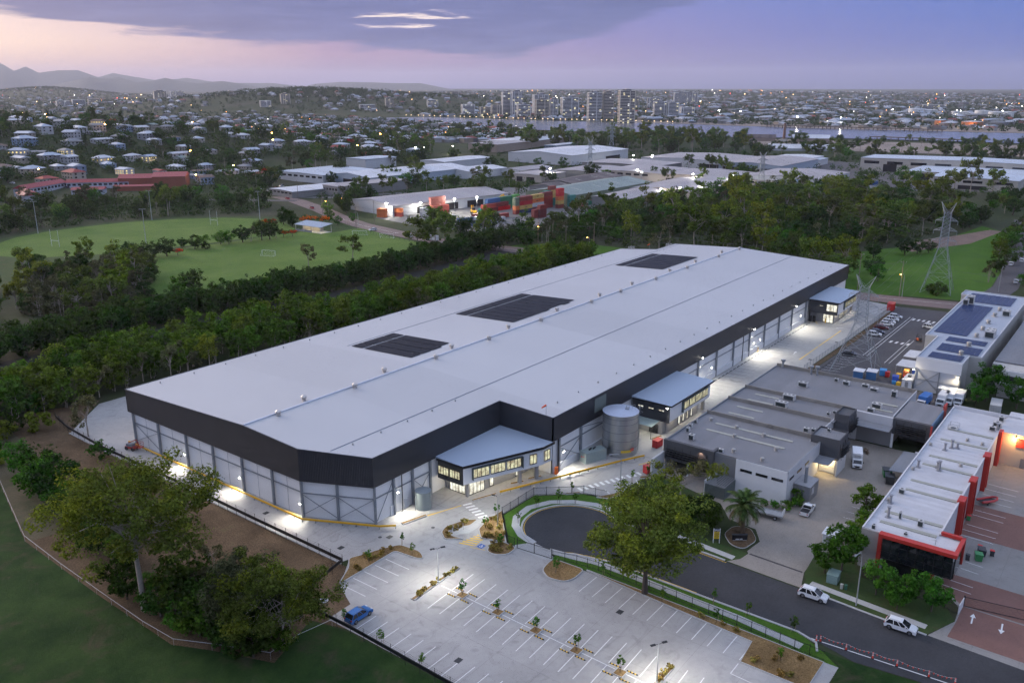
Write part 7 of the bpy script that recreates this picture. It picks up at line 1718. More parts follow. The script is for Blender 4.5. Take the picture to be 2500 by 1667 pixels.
# street trees of the red-framed unit
for i,(x,y,s,lb) in enumerate(((131.5,27.0,1.0,'round street tree nearest the tall street light'),(129.0,23.2,.9,'round street tree closest to the kerb by the second SUV'),(131.6,22.6,1.05,'round street tree in the middle before the black glass'),(132.0,18.9,1.0,'round street tree nearest the sliding bar gate'),(133.0,35.6,1.0,'street tree behind the pale green cabinet'),(135.5,33.6,1.35,'largest street tree at the concrete corner of the red-framed unit'),(142.5,34.2,1.05,'yellowish tree against the white-roofed unit wall, lowest'),(147.0,34.4,.95,'yellowish tree against the white-roofed unit wall, middle'),(152.0,34.6,.9,'tree against the white-roofed unit wall, upper'),(157.6,36.0,1.15,'loose-leaved tree beside the white-roofed unit at the lane end'))):
    plant('street',x,y,lb,'trees round the red-framed unit',s * .88)
for x,y,s,lb in ((240.2,29.6,1.5,'dense dark tree between the stained panel wall and balcony building'),(235.2,31.0,1.0,'smaller tree below the dense tree by the lit trucks'),(239.0,22.4,1.3,'dense tree at the right edge beside the pale container')): plant('street',x,y,lb,'trees round the red-framed unit',s)
# saplings
SAP = [(96.9,98.0),(95.6,94.3),(89.4,98.6),(110.6,90.1),(115.4,91.2),(107.0,83.8),(115.8,86.4),(123.0,87.4),(126.8,84.8),(128.6,82.3),(132.4,85.4),(105.8,71.2),(110.0,64.5),(113.6,41.0),(113.4,46.5),(113.8,34),(109.0,44.0),(143.5,78.2),(139.5,77.8),(148.3,76.9),(74.6,80.4),(74.5,72.4),(75.1,88.9),(108.6,53.0),(106.0,33.0)] + SPINE
for i,(x,y) in enumerate(SAP):
    t = plant('sapling',x,y,'young staked sapling, %s' % ('in the %s spine tree pit' % ORD[i - len(SAP) + len(SPINE)] if i >= len(SAP) - len(SPINE) else '%s of the verge and bed saplings' % nth(i + 1)),'young saplings of the site',1.0,None,.15)
    for s in (-.3,.3): MB().bar((s,0,0),(s,0,1.3),.025).build('stake',pm('stake_timber',(.32,.24,.14),.9),t,(0,0,0))
# tufts through the beds
def pip(x,y,P):
    c = False
    for i in range(len(P)):
        (x1,y1),(x2,y2) = P[i - 1],P[i]
        if (y1 > y) != (y2 > y) and x < (x2 - x1) * (y - y1) / (y2 - y1) + x1: c = not c
    return c
n = 0
for poly,cnt in (([(109.6,90.9),(113.4,91.8),(116.2,90.5),(108.9,84.4),(107.5,88.4)],26),([(104.6,84.6),(107.0,85.6),(108.3,84.2),(108.0,81.6),(105.7,81.6)],16),([(103.4,93.4),(105,95.4),(106.6,96),(110,95),(112,93.4)],10),([(86,84.6),(86,85.1),(97,85.4),(97,85)],14),([(83,97.6),(96,98),(90,100.8)],14),([(102.8,30),(109,30),(109.2,48),(108.4,37.6),(102.8,37)],12),([(84.8,44.5),(84.8,45),(95.4,44.8),(95.4,44.3)],12)):
    got = 0
    for _ in range(cnt * 40):
        if got >= cnt: break
        x = rnt.uniform(min(p[0] for p in poly),max(p[0] for p in poly)); y = rnt.uniform(min(p[1] for p in poly),max(p[1] for p in poly))
        if pip(x,y,poly): got += 1; n += 1; plant('tuft',x,y,'small straw-coloured tuft in a mulched bed of the car park','tufts in the mulched beds',1.0,None,.2)
# palm
def palm(x,y,h,label,fr=40,L_=4.3):
    t = thing('palm_tree',label,'palm',(x,y,.1)); pts = [(0,0,0),(.05,.03,h * .35),(.0,-.04,h * .7),(.05,0,h)]
    o = MB().poly_tube(pts,[.48,.36,.38,.46],10).build('trunk',pm('palm_bark',(.12,.085,.055),.95,var=.3,scale=4,bump=.8,bscale=9),t,(0,0,0))
    mg,mo = leaf_mat('palm_green',(.045,.08,.022),(.10,.14,.045),.2,.2),leaf_mat('palm_tan',(.12,.085,.035),(.2,.15,.07),.2,.2)
    rng = np.random.default_rng(3)
    for k in range(fr):
        a = k * 2.399; e = R(74) - (k / fr) * R(112); mb = MB(); n = 18; prev = None; ln = L_ * (1.0 - .25 * (k / fr < .12))
        P = []
        for j in range(n + 1):
            f = j / n; ee = e - f * f * R(75);
            if j == 0: p = Vector((.05,0,h + .1))
            else: p = P[-1] + Vector((math.cos(a) * math.cos(ee),math.sin(a) * math.cos(ee),math.sin(ee))) * (ln / n)
            P.append(p)
        side = Vector((-math.sin(a),math.cos(a),0))
        for j in range(1,n):
            w = .85 * math.sin(math.pi * (.12 + .82 * j / n)); d = (P[j + 1] - P[j - 1]).normalized() * .3
            for s in (-1,1):
                q0,q1 = P[j] - d * .4,P[j] + d * .4; tip = P[j] + side * s * w + d * 1.2 + Vector((0,0,-w * .35))
                mb.add([q0,q1,tip + d * .2,tip],[(0,1,2,3)])
        mb.poly_tube(P,[.04 * (1 - .8 * j / n) + .008 for j in range(n + 1)],4); mb.build('frond',mo if k > fr * .84 else mg,t,(0,0,0))
    return t
palm(137.4,51.9,5.6,'date palm with drooping fronds in the round raised bed')

# woods and scattered trees in the middle distance: weighted kinds inside polygons
def wood(poly,n,kinds,label,group,s=(.9,1.2),mind=5.0,avoid=()):
    pts = []; xs = [p[0] for p in poly]; ys = [p[1] for p in poly]; tries = 0
    while len(pts) < n and tries < n * 80:
        tries += 1; x,y = rnt.uniform(min(xs),max(xs)),rnt.uniform(min(ys),max(ys))
        if not pip(x,y,poly): continue
        if any((x - a) ** 2 + (y - b) ** 2 < mind * mind for a,b in pts): continue
        if any(a0 < x < a1 and b0 < y < b1 for a0,a1,b0,b1 in avoid): continue
        pts.append((x,y))
    pts.sort(key=lambda p: -math.atan2(p[1],p[0])); kk = list(kinds)
    for i,(x,y) in enumerate(pts):
        k = rnt.choices(kk,[kinds[q] for q in kk])[0]; plant(k,x,y,'%s %s, %s from the left' % ({'gum': 'open-crowned gum','grey': 'greyish paperbark','dark': 'dense dark tree','green': 'leafy green tree','olive': 'tall yellow-green gum','poinciana': 'red-flowering tree','cypress': 'dark pointed tree'}[k],label,nth(i + 1)),group,rnt.uniform(*s))
wood([(148,352),(156,372),(186,378),(204,366),(196,340),(178,312),(172,296),(140,292),(128,318)],60,{'grey': 5,'dark': 3,'gum': 2,'olive': 1},'in the grove beside the playing fields','grove by the fields',(.65,1.0),5.0)
wood([(86,290),(128,292),(132,330),(146,372),(140,410),(110,420),(80,340)],18,{'grey': 3,'dark': 3,'gum': 1},'at the left edge of the fields','trees at the left edge of the fields',(.7,1.0),6)
for i,(x,y,k,s) in enumerate(((209,383,'dark',.75),(214,380,'dark',.8),(219,378,'dark',.8),(224,376,'dark',.75),(228.5,374,'poinciana',.5),(241,390,'dark',.55),(243,382,'dark',.7),(248,381.5,'green',.7),(246,377,'shrub',1.6),(258.6,383,'green',.8),(262,381,'green',.75),(269,379,'dark',.85),(273.5,378,'grey',.8),(279,376.5,'dark',.8),(283,375,'dark',.8),(287,375,'grey',.7),(292,375,'poinciana',.6),(297,374,'poinciana',.55),(182,300,'green',.9),(188,299,'dark',.8))):
    plant(k,x,y,'tree of the line between the two fields, %s from the left' % nth(i + 1),'tree line between the fields',s)
SCH = ((272,400,612,680),)
wood([(160,440),(176,490),(214,506),(262,508),(305,494),(340,462),(366,474),(388,520),(360,580),(300,600),(240,606),(190,560),(150,500)],62,{'dark': 6,'green': 2,'grey': 2,'gum': 2},'on the bank behind the oval','trees behind the oval',(.8,1.25),8.5,SCH)
for i,(x,y,k,s) in enumerate(((247.5,302,'grey',.9),(265,292,'gum',1.0),(296,281,'gum',1.15),(304,284,'gum',1.0),(318,283,'gum',1.35),(325,296,'gum',1.2),(312,287,'gum',1.0),(336,306,'gum',1.1),(380,425,'dark',1.05),(374,416,'dark',.95),(388,436,'dark',.95),(366,425,'bright' if False else 'green',.8),(344,398,'green',.8),(334,392,'poinciana',.9),(326,396,'poinciana',.9),(318,400,'dark',.7),(338,384,'green',.6),(305,404,'poinciana',.8),(352,386,'green',.6),(320,410,'dark',.75),(330,418,'dark',.75))):
    plant(k,x,y,'tree near the pavilion end of the fields, %s in order of planting from the creek' % nth(i + 1),'trees near the pavilion',s)
wood([(346,235),(350,300),(366,330),(372,296),(395,286),(470,292),(480,262),(420,200),(372,236)],46,{'dark': 4,'green': 2,'gum': 3,'grey': 2,'olive': 1},'between the road and container yard','trees before the container yard',(.75,1.15),6.5)
wood([(345,104),(348,150),(382,152),(372,236),(420,200),(480,262),(540,285),(640,240),(680,205),(640,120),(560,92),(470,108),(420,126),(380,118)],175,{'dark': 5,'gum': 4,'olive': 3,'green': 3,'grey': 2},'in the woodland behind the warehouse','woodland behind the warehouse',(.85,1.35),8.0)
wood([(470,108),(560,92),(700,100),(730,60),(680,20),(560,82)],34,{'dark': 6,'green': 2,'gum': 1},'on the far side of the green slope','woodland beyond the slope',(.7,1.1),8)
wood([(384,54),(420,57),(470,62),(560,74),(600,60),(470,50.5),(420,54.8),(386,51.8)],24,{'olive': 1,'green': 3,'dark': 3,'grey': 1},'along the side street, upper kerb','side street trees',(.55,.8),4.0)
wood([(380,43),(420,44),(470,47),(540,52),(560,30),(470,25),(390,28)],20,{'green': 3,'dark': 3,'olive': 1},'along the side street, lower kerb','side street trees',(.55,.85),6)
for i,(x,y,k,s) in enumerate(((352,100,'gum',1.15),(358,112,'olive',1.05),(368,104,'olive',1.0),(362,126,'dark',1.0),(352,140,'gum',.9),(346.5,118,'grey',.8),(372,92,'green',.7),(384,98,'dark',.9),(436,112,'gum',1.1),(424,108,'dark',.8),(440,98,'dark',.7),(447,94,'dark',.7),(452,90,'dark',.6),(359.5,66.5,'shrub',2.4),(363,69,'shrub',1.8))):
    plant(k,x,y,'tree at the foot of the green slope, %s from the warehouse corner' % nth(i + 1),'trees at the foot of the slope',s)
# ------------------------------------------------------------------ playing fields
def goal_h(x0,y0,x1,y1,label):
    t = thing('rugby_posts',label,'goal posts',(x0,y0,0),0,'rugby posts')
    for x,y in ((x0,y0),(x1,y1)): MB().cyl(x,y,0,8.5,.08,8).build('upright',M_whitep,t)
    MB().bar((x0,y0,3),(x1,y1,3),.09,6).build('crossbar',M_whitep,t)
goal_h(204.1,446.8,205.4,441.6,'white rugby posts at the left end of the oval'); goal_h(294.2,444.0,294.6,437.6,'white rugby posts at the right end of the oval')
def goal_s(x0,y0,x1,y1,dx,dy,label):
    t = thing('soccer_goal',label,'goal',(x0,y0,0),0,'soccer goals'); mb = MB()
    for x,y in ((x0,y0),(x1,y1)): mb.bar((x,y,0),(x,y,2.44),.07,6)
    mb.bar((x0,y0,2.44),(x1,y1,2.44),.07,6); mb.build('front_frame',M_whitep,t); mb = MB()
    for x,y in ((x0,y0),(x1,y1)): mb.bar((x,y,2.44),(x + dx,y + dy,0),.05,6); mb.bar((x,y,0.05),(x + dx,y + dy,.05),.05,6)
    mb.bar((x0 + dx,y0 + dy,.05),(x1 + dx,y1 + dy,.05),.05,6); mb.build('back_frame',M_whitep,t)
    mb = MB()
    for k in range(1,12): f = k / 12; mb.bar((x0 + (x1 - x0) * f,y0 + (y1 - y0) * f,2.4),(x0 + (x1 - x0) * f + dx,y0 + (y1 - y0) * f + dy,.05),.012,3)
    mb.build('net',M_whitep,t)
goal_s(253.5,342.6,256.0,336.0,-1.6,-.6,'white soccer goal standing on the near field'); goal_s(319,351,323,344,1.6,.8,'white soccer goal beside the road fence, left one'); goal_s(322,333,325,326,1.6,.6,'white soccer goal beside the road fence, right one')
for x,y,lb in ((218.4,491.9,'tall field light pole at the far left of the oval'),(237.6,416.9,'tall field light pole with a lamp bar in the middle of the oval edge'),(283.2,487.2,'tall field light pole behind the oval, middle'),(320.7,433.0,'tall field light pole at the right end of the oval')):
    t = thing('field_light',lb,'light pole',(x,y,0),0,'field light poles'); MB().cyl(x,y,0,17.5,.2,8,.1).build('pole',pm('field_pole',(.45,.47,.48),.5,.3),t); MB().bar((x - 1,y + 1,17.4),(x + 1,y - 1,17.4),.08).build('lamp_bar',M_gsteel,t)
    for s in (-1,-.35,.35,1): MB().obox((x + s,y - s,17.35),(.35,.25,.3),.7).build('lamp_head',M_acw,t)
pv = thing('pavilion','lit open pavilion with a skillion roof beside the near field','pavilion',(315,377.5,0))
MB().prism([(310.6,367),(319.4,367),(319.4,389),(310.6,389)],[3.4,4.6,4.6,3.4],[3.55,4.8,4.8,3.55]).build('roof',pm('pavilion_roof',(.30,.36,.44),.5,.1),pv); MB().box(316,318.6,374,388.4,.05,3.6).build('wall',pm('pavilion_wall',(.42,.38,.32),.8),pv); MB().box(311,319,367.4,388.6,.03,.12).build('slab',M_path,pv)
for x,y in ((311.2,367.6),(311.2,374.5),(311.2,381.5),(311.2,388.4),(318.8,367.6)): MB().bar((x,y,.1),(x,y,3.6),.1).build('post',M_whitep,pv)
MB().box(311.3,311.4,375,388,.1,1.0).build('railing',M_gsteel,pv)
for y in (370,377,384): lamp('pavilion_lamp','POINT',(313.4 - 315,y - 377.5,3.0),130,(1,.82,.5),pv,.12); MB().box(313.2,313.6,y - .3,y + .3,3.2,3.3).build('ceiling_light',MATS['warm_lens'],pv)
wire_fence([(344,384),(334,362),(325,336),(321.5,300),(322,282)],'dark fence between the near field and arterial road',1.3,None,4,'road_fence',.05,0,M_black,(.4,.8,1.25))
t = thing('bridge_railing','low rail of the creek bridge on the arterial road','railing',(332,262,0)); MB().bar((330.5,256,1.1),(326.8,300,1.1),.08).bar((330.5,256,.6),(326.8,300,.6),.06).build('rail',M_gsteel,t)
for k in range(8): MB().bar((330.5 - .53 * k,256 + 6.28 * k,.05),(330.5 - .53 * k,256 + 6.28 * k,1.1),.08).build('post',M_gsteel,t)
t = thing('terrace_steps','stepped concrete seating at the left end of the oval','steps',(172,470,0),R(62))
for k in range(6): MB().box(-10,10,k * .9,k * .9 + .9,0,.25 + k * .35).build('step',pm('step_concrete',(.24,.21,.19),.9),t,(0,0,0))

# ------------------------------------------------------------------ industrial sheds
WALLC = {'white': pm('shed_white',(.50,.51,.53),.7,var=.06,scale=.1),'cream': pm('shed_cream',(.46,.40,.35),.75,var=.08,scale=.1),'grey': pm('shed_grey',(.22,.215,.21),.8,var=.12,scale=.1),'green': pm('shed_green',(.20,.235,.16),.75,var=.08,scale=.1),'tan': pm('shed_tan',(.30,.24,.20),.8,var=.08,scale=.1),'blue': pm('shed_blue',(.33,.39,.47),.7,var=.06,scale=.1),'conc': pm('shed_concrete',(.40,.38,.34),.8,var=.15,scale=.12)}
ROOFC = {'white': ribbed('shed_roof_white',(.58,.60,.64),.55,0,'X',1.2,.08,.2,seam=('X',7.0),seamd=.10,scale=.03),'mauve': ribbed('shed_roof_mauve',(.36,.335,.345),.6,0,'X',1.2,.10,.2,seam=('X',6.0),seamd=.14,scale=.03),'green': ribbed('shed_roof_green',(.22,.27,.25),.6,0,'X',1.2,.08,.2,seam=('X',8.0),seamd=.12,scale=.03),'rust': ribbed('shed_roof_rust',(.14,.11,.105),.7,0,'X',1.0,.35,.2,seam=('X',5.0),seamd=.5,scale=.12),'blue': ribbed('shed_roof_blue',(.46,.52,.60),.5,0,'X',1.2,.06,.2,seam=('X',9.0),seamd=.08,scale=.03)}
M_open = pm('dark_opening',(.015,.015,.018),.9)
SHEDS = []
def shed(cx,cy,L_,W_s,rz,eave,ridge,roof,wall,label,axis='x',doors=(),lit=None,name='industrial_shed',windows=0,offs=0.0):
    """gabled or flat shed; long side along local x; doors = (side, from, to, height)"""
    t = thing(name,label,'shed',(cx,cy,hgt(cx,cy)),rz,'industrial sheds'); hx,hy = L_ / 2,W_s / 2; SHEDS.append((cx,cy,hx,hy,rz))
    MB().prism([(-hx,-hy),(hx,-hy),(hx,hy),(-hx,hy)],0,eave).build('wall',WALLC[wall],t,(0,0,0))
    if ridge > eave + .3:
        mb = MB(); o = .5; ry = offs * hy
        mb.add([(-hx - o,-hy - o,eave),(hx + o,-hy - o,eave),(hx + o,ry,ridge),(-hx - o,ry,ridge),(hx + o,hy + o,eave),(-hx - o,hy + o,eave)],[(0,1,2,3),(3,2,4,5)])
        mb.add([(-hx - o,-hy - o,eave - .3),(hx + o,-hy - o,eave - .3),(hx + o,-hy - o,eave),(-hx - o,-hy - o,eave)],[(0,1,2,3)])
        mb.build('roof',ROOFC[roof],t,(0,0,0))
        mb = MB(); mb.add([(-hx,-hy,eave - .02),(-hx,ry,ridge - .1),(-hx,hy,eave - .02)],[(0,1,2)]); mb.add([(hx,-hy,eave - .02),(hx,hy,eave - .02),(hx,ry,ridge - .1)],[(0,1,2)]); mb.build('gable',WALLC[wall],t,(0,0,0))
    else:
        MB().prism([(-hx - .3,-hy - .3),(hx + .3,-hy - .3),(hx + .3,hy + .3),(-hx - .3,hy + .3)],eave,[ridge,ridge,ridge + .4,ridge + .4]).build('roof',ROOFC[roof],t,(0,0,0))
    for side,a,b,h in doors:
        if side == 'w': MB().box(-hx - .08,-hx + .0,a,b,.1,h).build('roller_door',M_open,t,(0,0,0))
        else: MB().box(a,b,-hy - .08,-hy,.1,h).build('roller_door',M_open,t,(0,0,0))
    if windows:
        for k in range(windows):
            x = -hy + (k + .5) * W_s / windows; MB().box(-hx - .06,-hx,x - W_s / windows * .33,x + W_s / windows * .33,eave * .58,eave * .8).build('window',M_glass,t,(0,0,0))
    n = int(L_ / 12)
    for k in range(n):
        x = -hx + (k + .5) * L_ / n; f0,f1 = .25,.85
        za = eave + (ridge - eave) * (1 - f0) + .05 if ridge > eave + .3 else ridge + .3; zb = eave + (ridge - eave) * (1 - f1) + .05 if ridge > eave + .3 else ridge + .3
        if k % 2: MB().add([(x - .6,-hy * f0,za),(x - .6,-hy * f1,zb),(x + .6,-hy * f1,zb),(x + .6,-hy * f0,za)],[(0,1,2,3)]).build('skylight',M_sky,t,(0,0,0))
    return t
shed(433,397,98,46,R(-9),6.5,9.0,'mauve','white','long mauve-roofed shed facing the arterial road','x',(('s',-30,-18,4.5),('s',-10,4,4.5),('s',12,26,4.5)))
shed(544,341,106,40,0,7.0,10.2,'green','green','green-roofed shed behind the stacked containers','x',(('s',-40,-36,4),('s',20,24,5)))
shed(598,382,80,30,R(4),5.5,8.0,'rust','grey','rust-patched roof shed behind the green shed'); shed(560,378,50,26,R(4),5.0,7.0,'rust','grey','smaller rust-patched shed beside the stack yard')
shed(500,577,62,60,0,7.0,7.6,'blue','white','white two-storey factory with a pale blue roof near the traffic lights','x',(),None,'factory',8); shed(540,528,118,52,R(-3),7.5,10.0,'white','blue','wide white-roofed factory with dark roof seams','x',(('w',-20,-10,5),('w',-6,6,5)))
shed(432,516,56,30,R(-6),4.6,5.2,'white','grey','low showroom with dark glazed front near the factory ramp','x',(),None,'showroom',6); shed(462,490,66,18,R(-6),7.0,7.3,'mauve','grey','grey-walled block behind the ramp trees','x',(),None,'factory',5)
shed(602,500,50,34,R(-3),6.5,8.2,'white','white','pale shed at the back corner of the factory'); shed(585,612,40,26,0,9.0,9.4,'blue','white','pale boxy plant room behind the factory'); shed(648,560,70,30,0,8.0,9.0,'white','white','white shed with roof plant behind the wide factory'); shed(640,470,46,24,R(-3),6.0,7.6,'mauve','white','small gabled shed beyond the wide factory')
shed(612,436,38,30,R(2),6.0,6.6,'mauve','cream','pink-cream block with dark roller doors','x',(('w',-8,0,4),('w',4,10,4))); shed(672,420,60,44,R(2),6.0,7.0,'mauve','grey','dark open-sided shed behind the pale tree'); shed(690,376,62,56,R(1),7.0,7.6,'mauve','cream','cream office shed with a row of small windows','x',(),None,'industrial_shed',7)
shed(792,524,116,78,R(1),10.0,12.5,'white','white','huge white shed in front of the riverside wood','x',(('s',10,40,5),)); shed(752,425,54,80,0,6.0,7.0,'mauve','grey','grey flat shed under the white floodlights'); shed(830,391,84,88,0,8.0,9.5,'mauve','white','long mauve-roofed shed with white cross-braced wall','x',(('w',-40,-20,5),)); shed(827,316,100,60,0,8.0,10.0,'mauve','blue','mauve-roofed shed with blue-white end wall','x',(('w',-26,26,5),)); shed(905,318,50,40,0,7.0,8.0,'white','white','plain white shed in the gap before the big pale works')
shed(690,321,64,70,0,6.5,8.0,'mauve','cream','cream shed behind the twin floodlights','x',(('w',12,18,4),)); bs = shed(724,252,74,62,0,7.5,9.0,'mauve','white','white-walled shed with a blue sign and small office porch')
MB().box(-37.4,-37.1,-19,-10,4.2,6.2).build('blue_sign',pm('sign_blue',(.02,.20,.42),.5),bs,(0,0,0)); tm = text_mesh('ALLIANCE',1.0,M_white,.01,True) if False else None
MB().box(-37.3,-37.45,-17.5,-11.5,4.9,5.5).build('sign_lettering',M_white,bs,(0,0,0)); MB().box(-43,-37,4,26,0,4.6).build('porch',WALLC['cream'],bs,(0,0,0)); MB().box(-43.5,-37,3.5,26.5,4.6,5.0).build('porch_roof',ROOFC['mauve'],bs,(0,0,0))
for y in (8,15,22): MB().box(-43.1,-43,y - 2.2,y + 2.2,2.2,3.6).build('window',M_glass,bs,(0,0,0))
shed(552,303,96,26,R(2),5.5,7.0,'mauve','grey','low mauve shed beside the container yard'); shed(614,298,96,50,R(3),5.5,7.5,'mauve','cream','broad mauve-roofed shed with a teal sign panel','x',(('w',-10,-4,4),))
MB().box(566,566.3,299,310,4.2,7.0).build('teal_sign',pm('sign_teal',(.03,.22,.30),.5)); o = bpy.data.objects['teal_sign']; o.parent = bpy.data.objects['industrial_shed']; o.parent = None; tag(o,'teal sign panel on the low mauve shed gable','sign')
shed(892,150,48,186,0,12.0,13.5,'blue','conc','enormous pale concrete works on the right, tall rear hall','x',(('w',60,72,7),),None,'works_hall',9); shed(836,122,64,130,0,7.5,8.2,'blue','conc','enormous pale concrete works on the right, lower front hall','x',(('w',40,58,5),),None,'works_hall',5); shed(778,126,44,62,0,8.5,9.3,'blue','conc','pale concrete block nearest the woodland on the right','x',(('w',-10,10,3),),None,'works_hall',3)
shed(905,300,30,20,0,6,6.4,'blue','white','white loading roof beside the lit orange bay'); shed(940,690,150,60,R(10),8,10,'white','tan','long tan-walled store left of the riverside wood'); shed(830,650,70,40,R(5),9,9.6,'mauve','tan','tan store with floodlit yard'); shed(905,610,60,16,R(5),7,7.4,'white','blue','white and blue office block by the green reserve','x',(),None,'office_block',8)
# floodlights over the hardstands
def flood_mast(x,y,h,label,watts=1500,col=(1.0,.95,.82),size=.45,on=None):
    z0 = hgt(x,y); t = thing('floodlight_mast',label,'floodlight',(x,y,z0),0,'industrial floodlights'); MB().cyl(x,y,z0,z0 + h,.14,7,.09).build('pole',M_gsteel,t)
    MB().obox((x,y,z0 + h),(.3,size * 2.2,.3),.6).build('lamp_head',M_black,t); MB().obox((x - .22,y - .15,z0 + h - .05),(size * .6,size * 2.2,size),.6).build('lens',M_flood,t)
    if watts: lamp('mast_lamp','POINT',(-.6,-.4,h),watts,col,t,.3)
for i,(x,y,h,w) in enumerate(((379,385,8,2500),(400,376,7,1500),(421,366,8,2500),(418,345,11,4500),(620,430,9,2000),(790,445,9,2500),(806,432,9,2500),(668,372,8,1200),(640,352,9,2500),(652,312,9,2000),(662,282,9,2500),(560,292,7,1800),(574,284,7,1800),(600,280,7,1800),(630,272,7,1800),(640,262,7,1200),(600,250,7,1000),(735,640,9,2000),(700,650,8,0),(692,655,8,0),(1180,150,9,1500))):
    flood_mast(x,y,h,'white floodlight on a mast in the industrial estate, %s from the arterial road' % nth(i + 1),w * 2.2)
for i,(x,y) in enumerate(((706,240),(712,232),(716,220),(718,206))):
    plant('shrub',x,y,'floodlit bright shrub before the blue-signed shed, %s from the porch' % nth(i + 1),'floodlit shrubs',2.6); lamp('shrub_lamp','POINT',(x - 3,y - 1,.8),160,(.9,1,.3),None,.1)
# industrial estate trees
wood([(640,345),(700,355),(780,350),(760,300),(700,286),(650,285)],10,{'gum': 4,'dark': 2,'green': 2},'between the mauve sheds','trees of the industrial estate',(.8,1.1),10,((658,722,286,356),))
for i,(x,y,k,s) in enumerate(((648,268,'dark',1.3),(640,275,'cypress',1.0),(676,360,'dark',.9),(770,352,'gum',1.0),(768,372,'gum',1.0),(770,336,'gum',1.0),(772,320,'dark',.9),(640,400,'dark',1.2),(650,410,'dark',1.0),(655,395,'green',.9),(602,415,'dark',.9),(582,410,'gum',1.1),(560,428,'gum',1.1),(536,436,'gum',1.2),(520,452,'dark',1.0),(548,455,'grey',1.0),(700,470,'dark',1.1),(708,505,'green',1.0),(650,520,'dark',1.1),(438,470,'gum',1.2),(452,462,'gum',1.0),(470,455,'grey',.9),(488,452,'gum',1.0),(505,450,'gum',1.0),(466,466,'gum',.9),(420,470,'grey',.9),(404,440,'dark',1.2),(412,446,'dark',1.2),(426,452,'dark',1.0),(484,400,'gum',1.1),(492,388,'dark',1.0),(500,376,'gum',1.0),(740,200,'dark',1.2),(770,180,'green',1.3),(780,172,'green',1.2),(762,70,'dark',1.2),(716,120,'gum',1.5),(722,132,'gum',1.4),(708,104,'gum',1.3),(744,84,'dark',1.1),(690,600,'dark',1.4),(660,620,'dark',1.4),(700,690,'gum',1.6),(730,715,'dark',1.4),(620,650,'dark',1.3),(590,660,'dark',1.3),(720,660,'gum',1.5),(740,610,'dark',1.5),(770,620,'dark',1.4),(600,700,'dark',1.5))):
    plant(k,x,y,'tree standing among the industrial sheds, %s counted from the works yard' % nth(i + 1),'trees of the industrial estate',s)

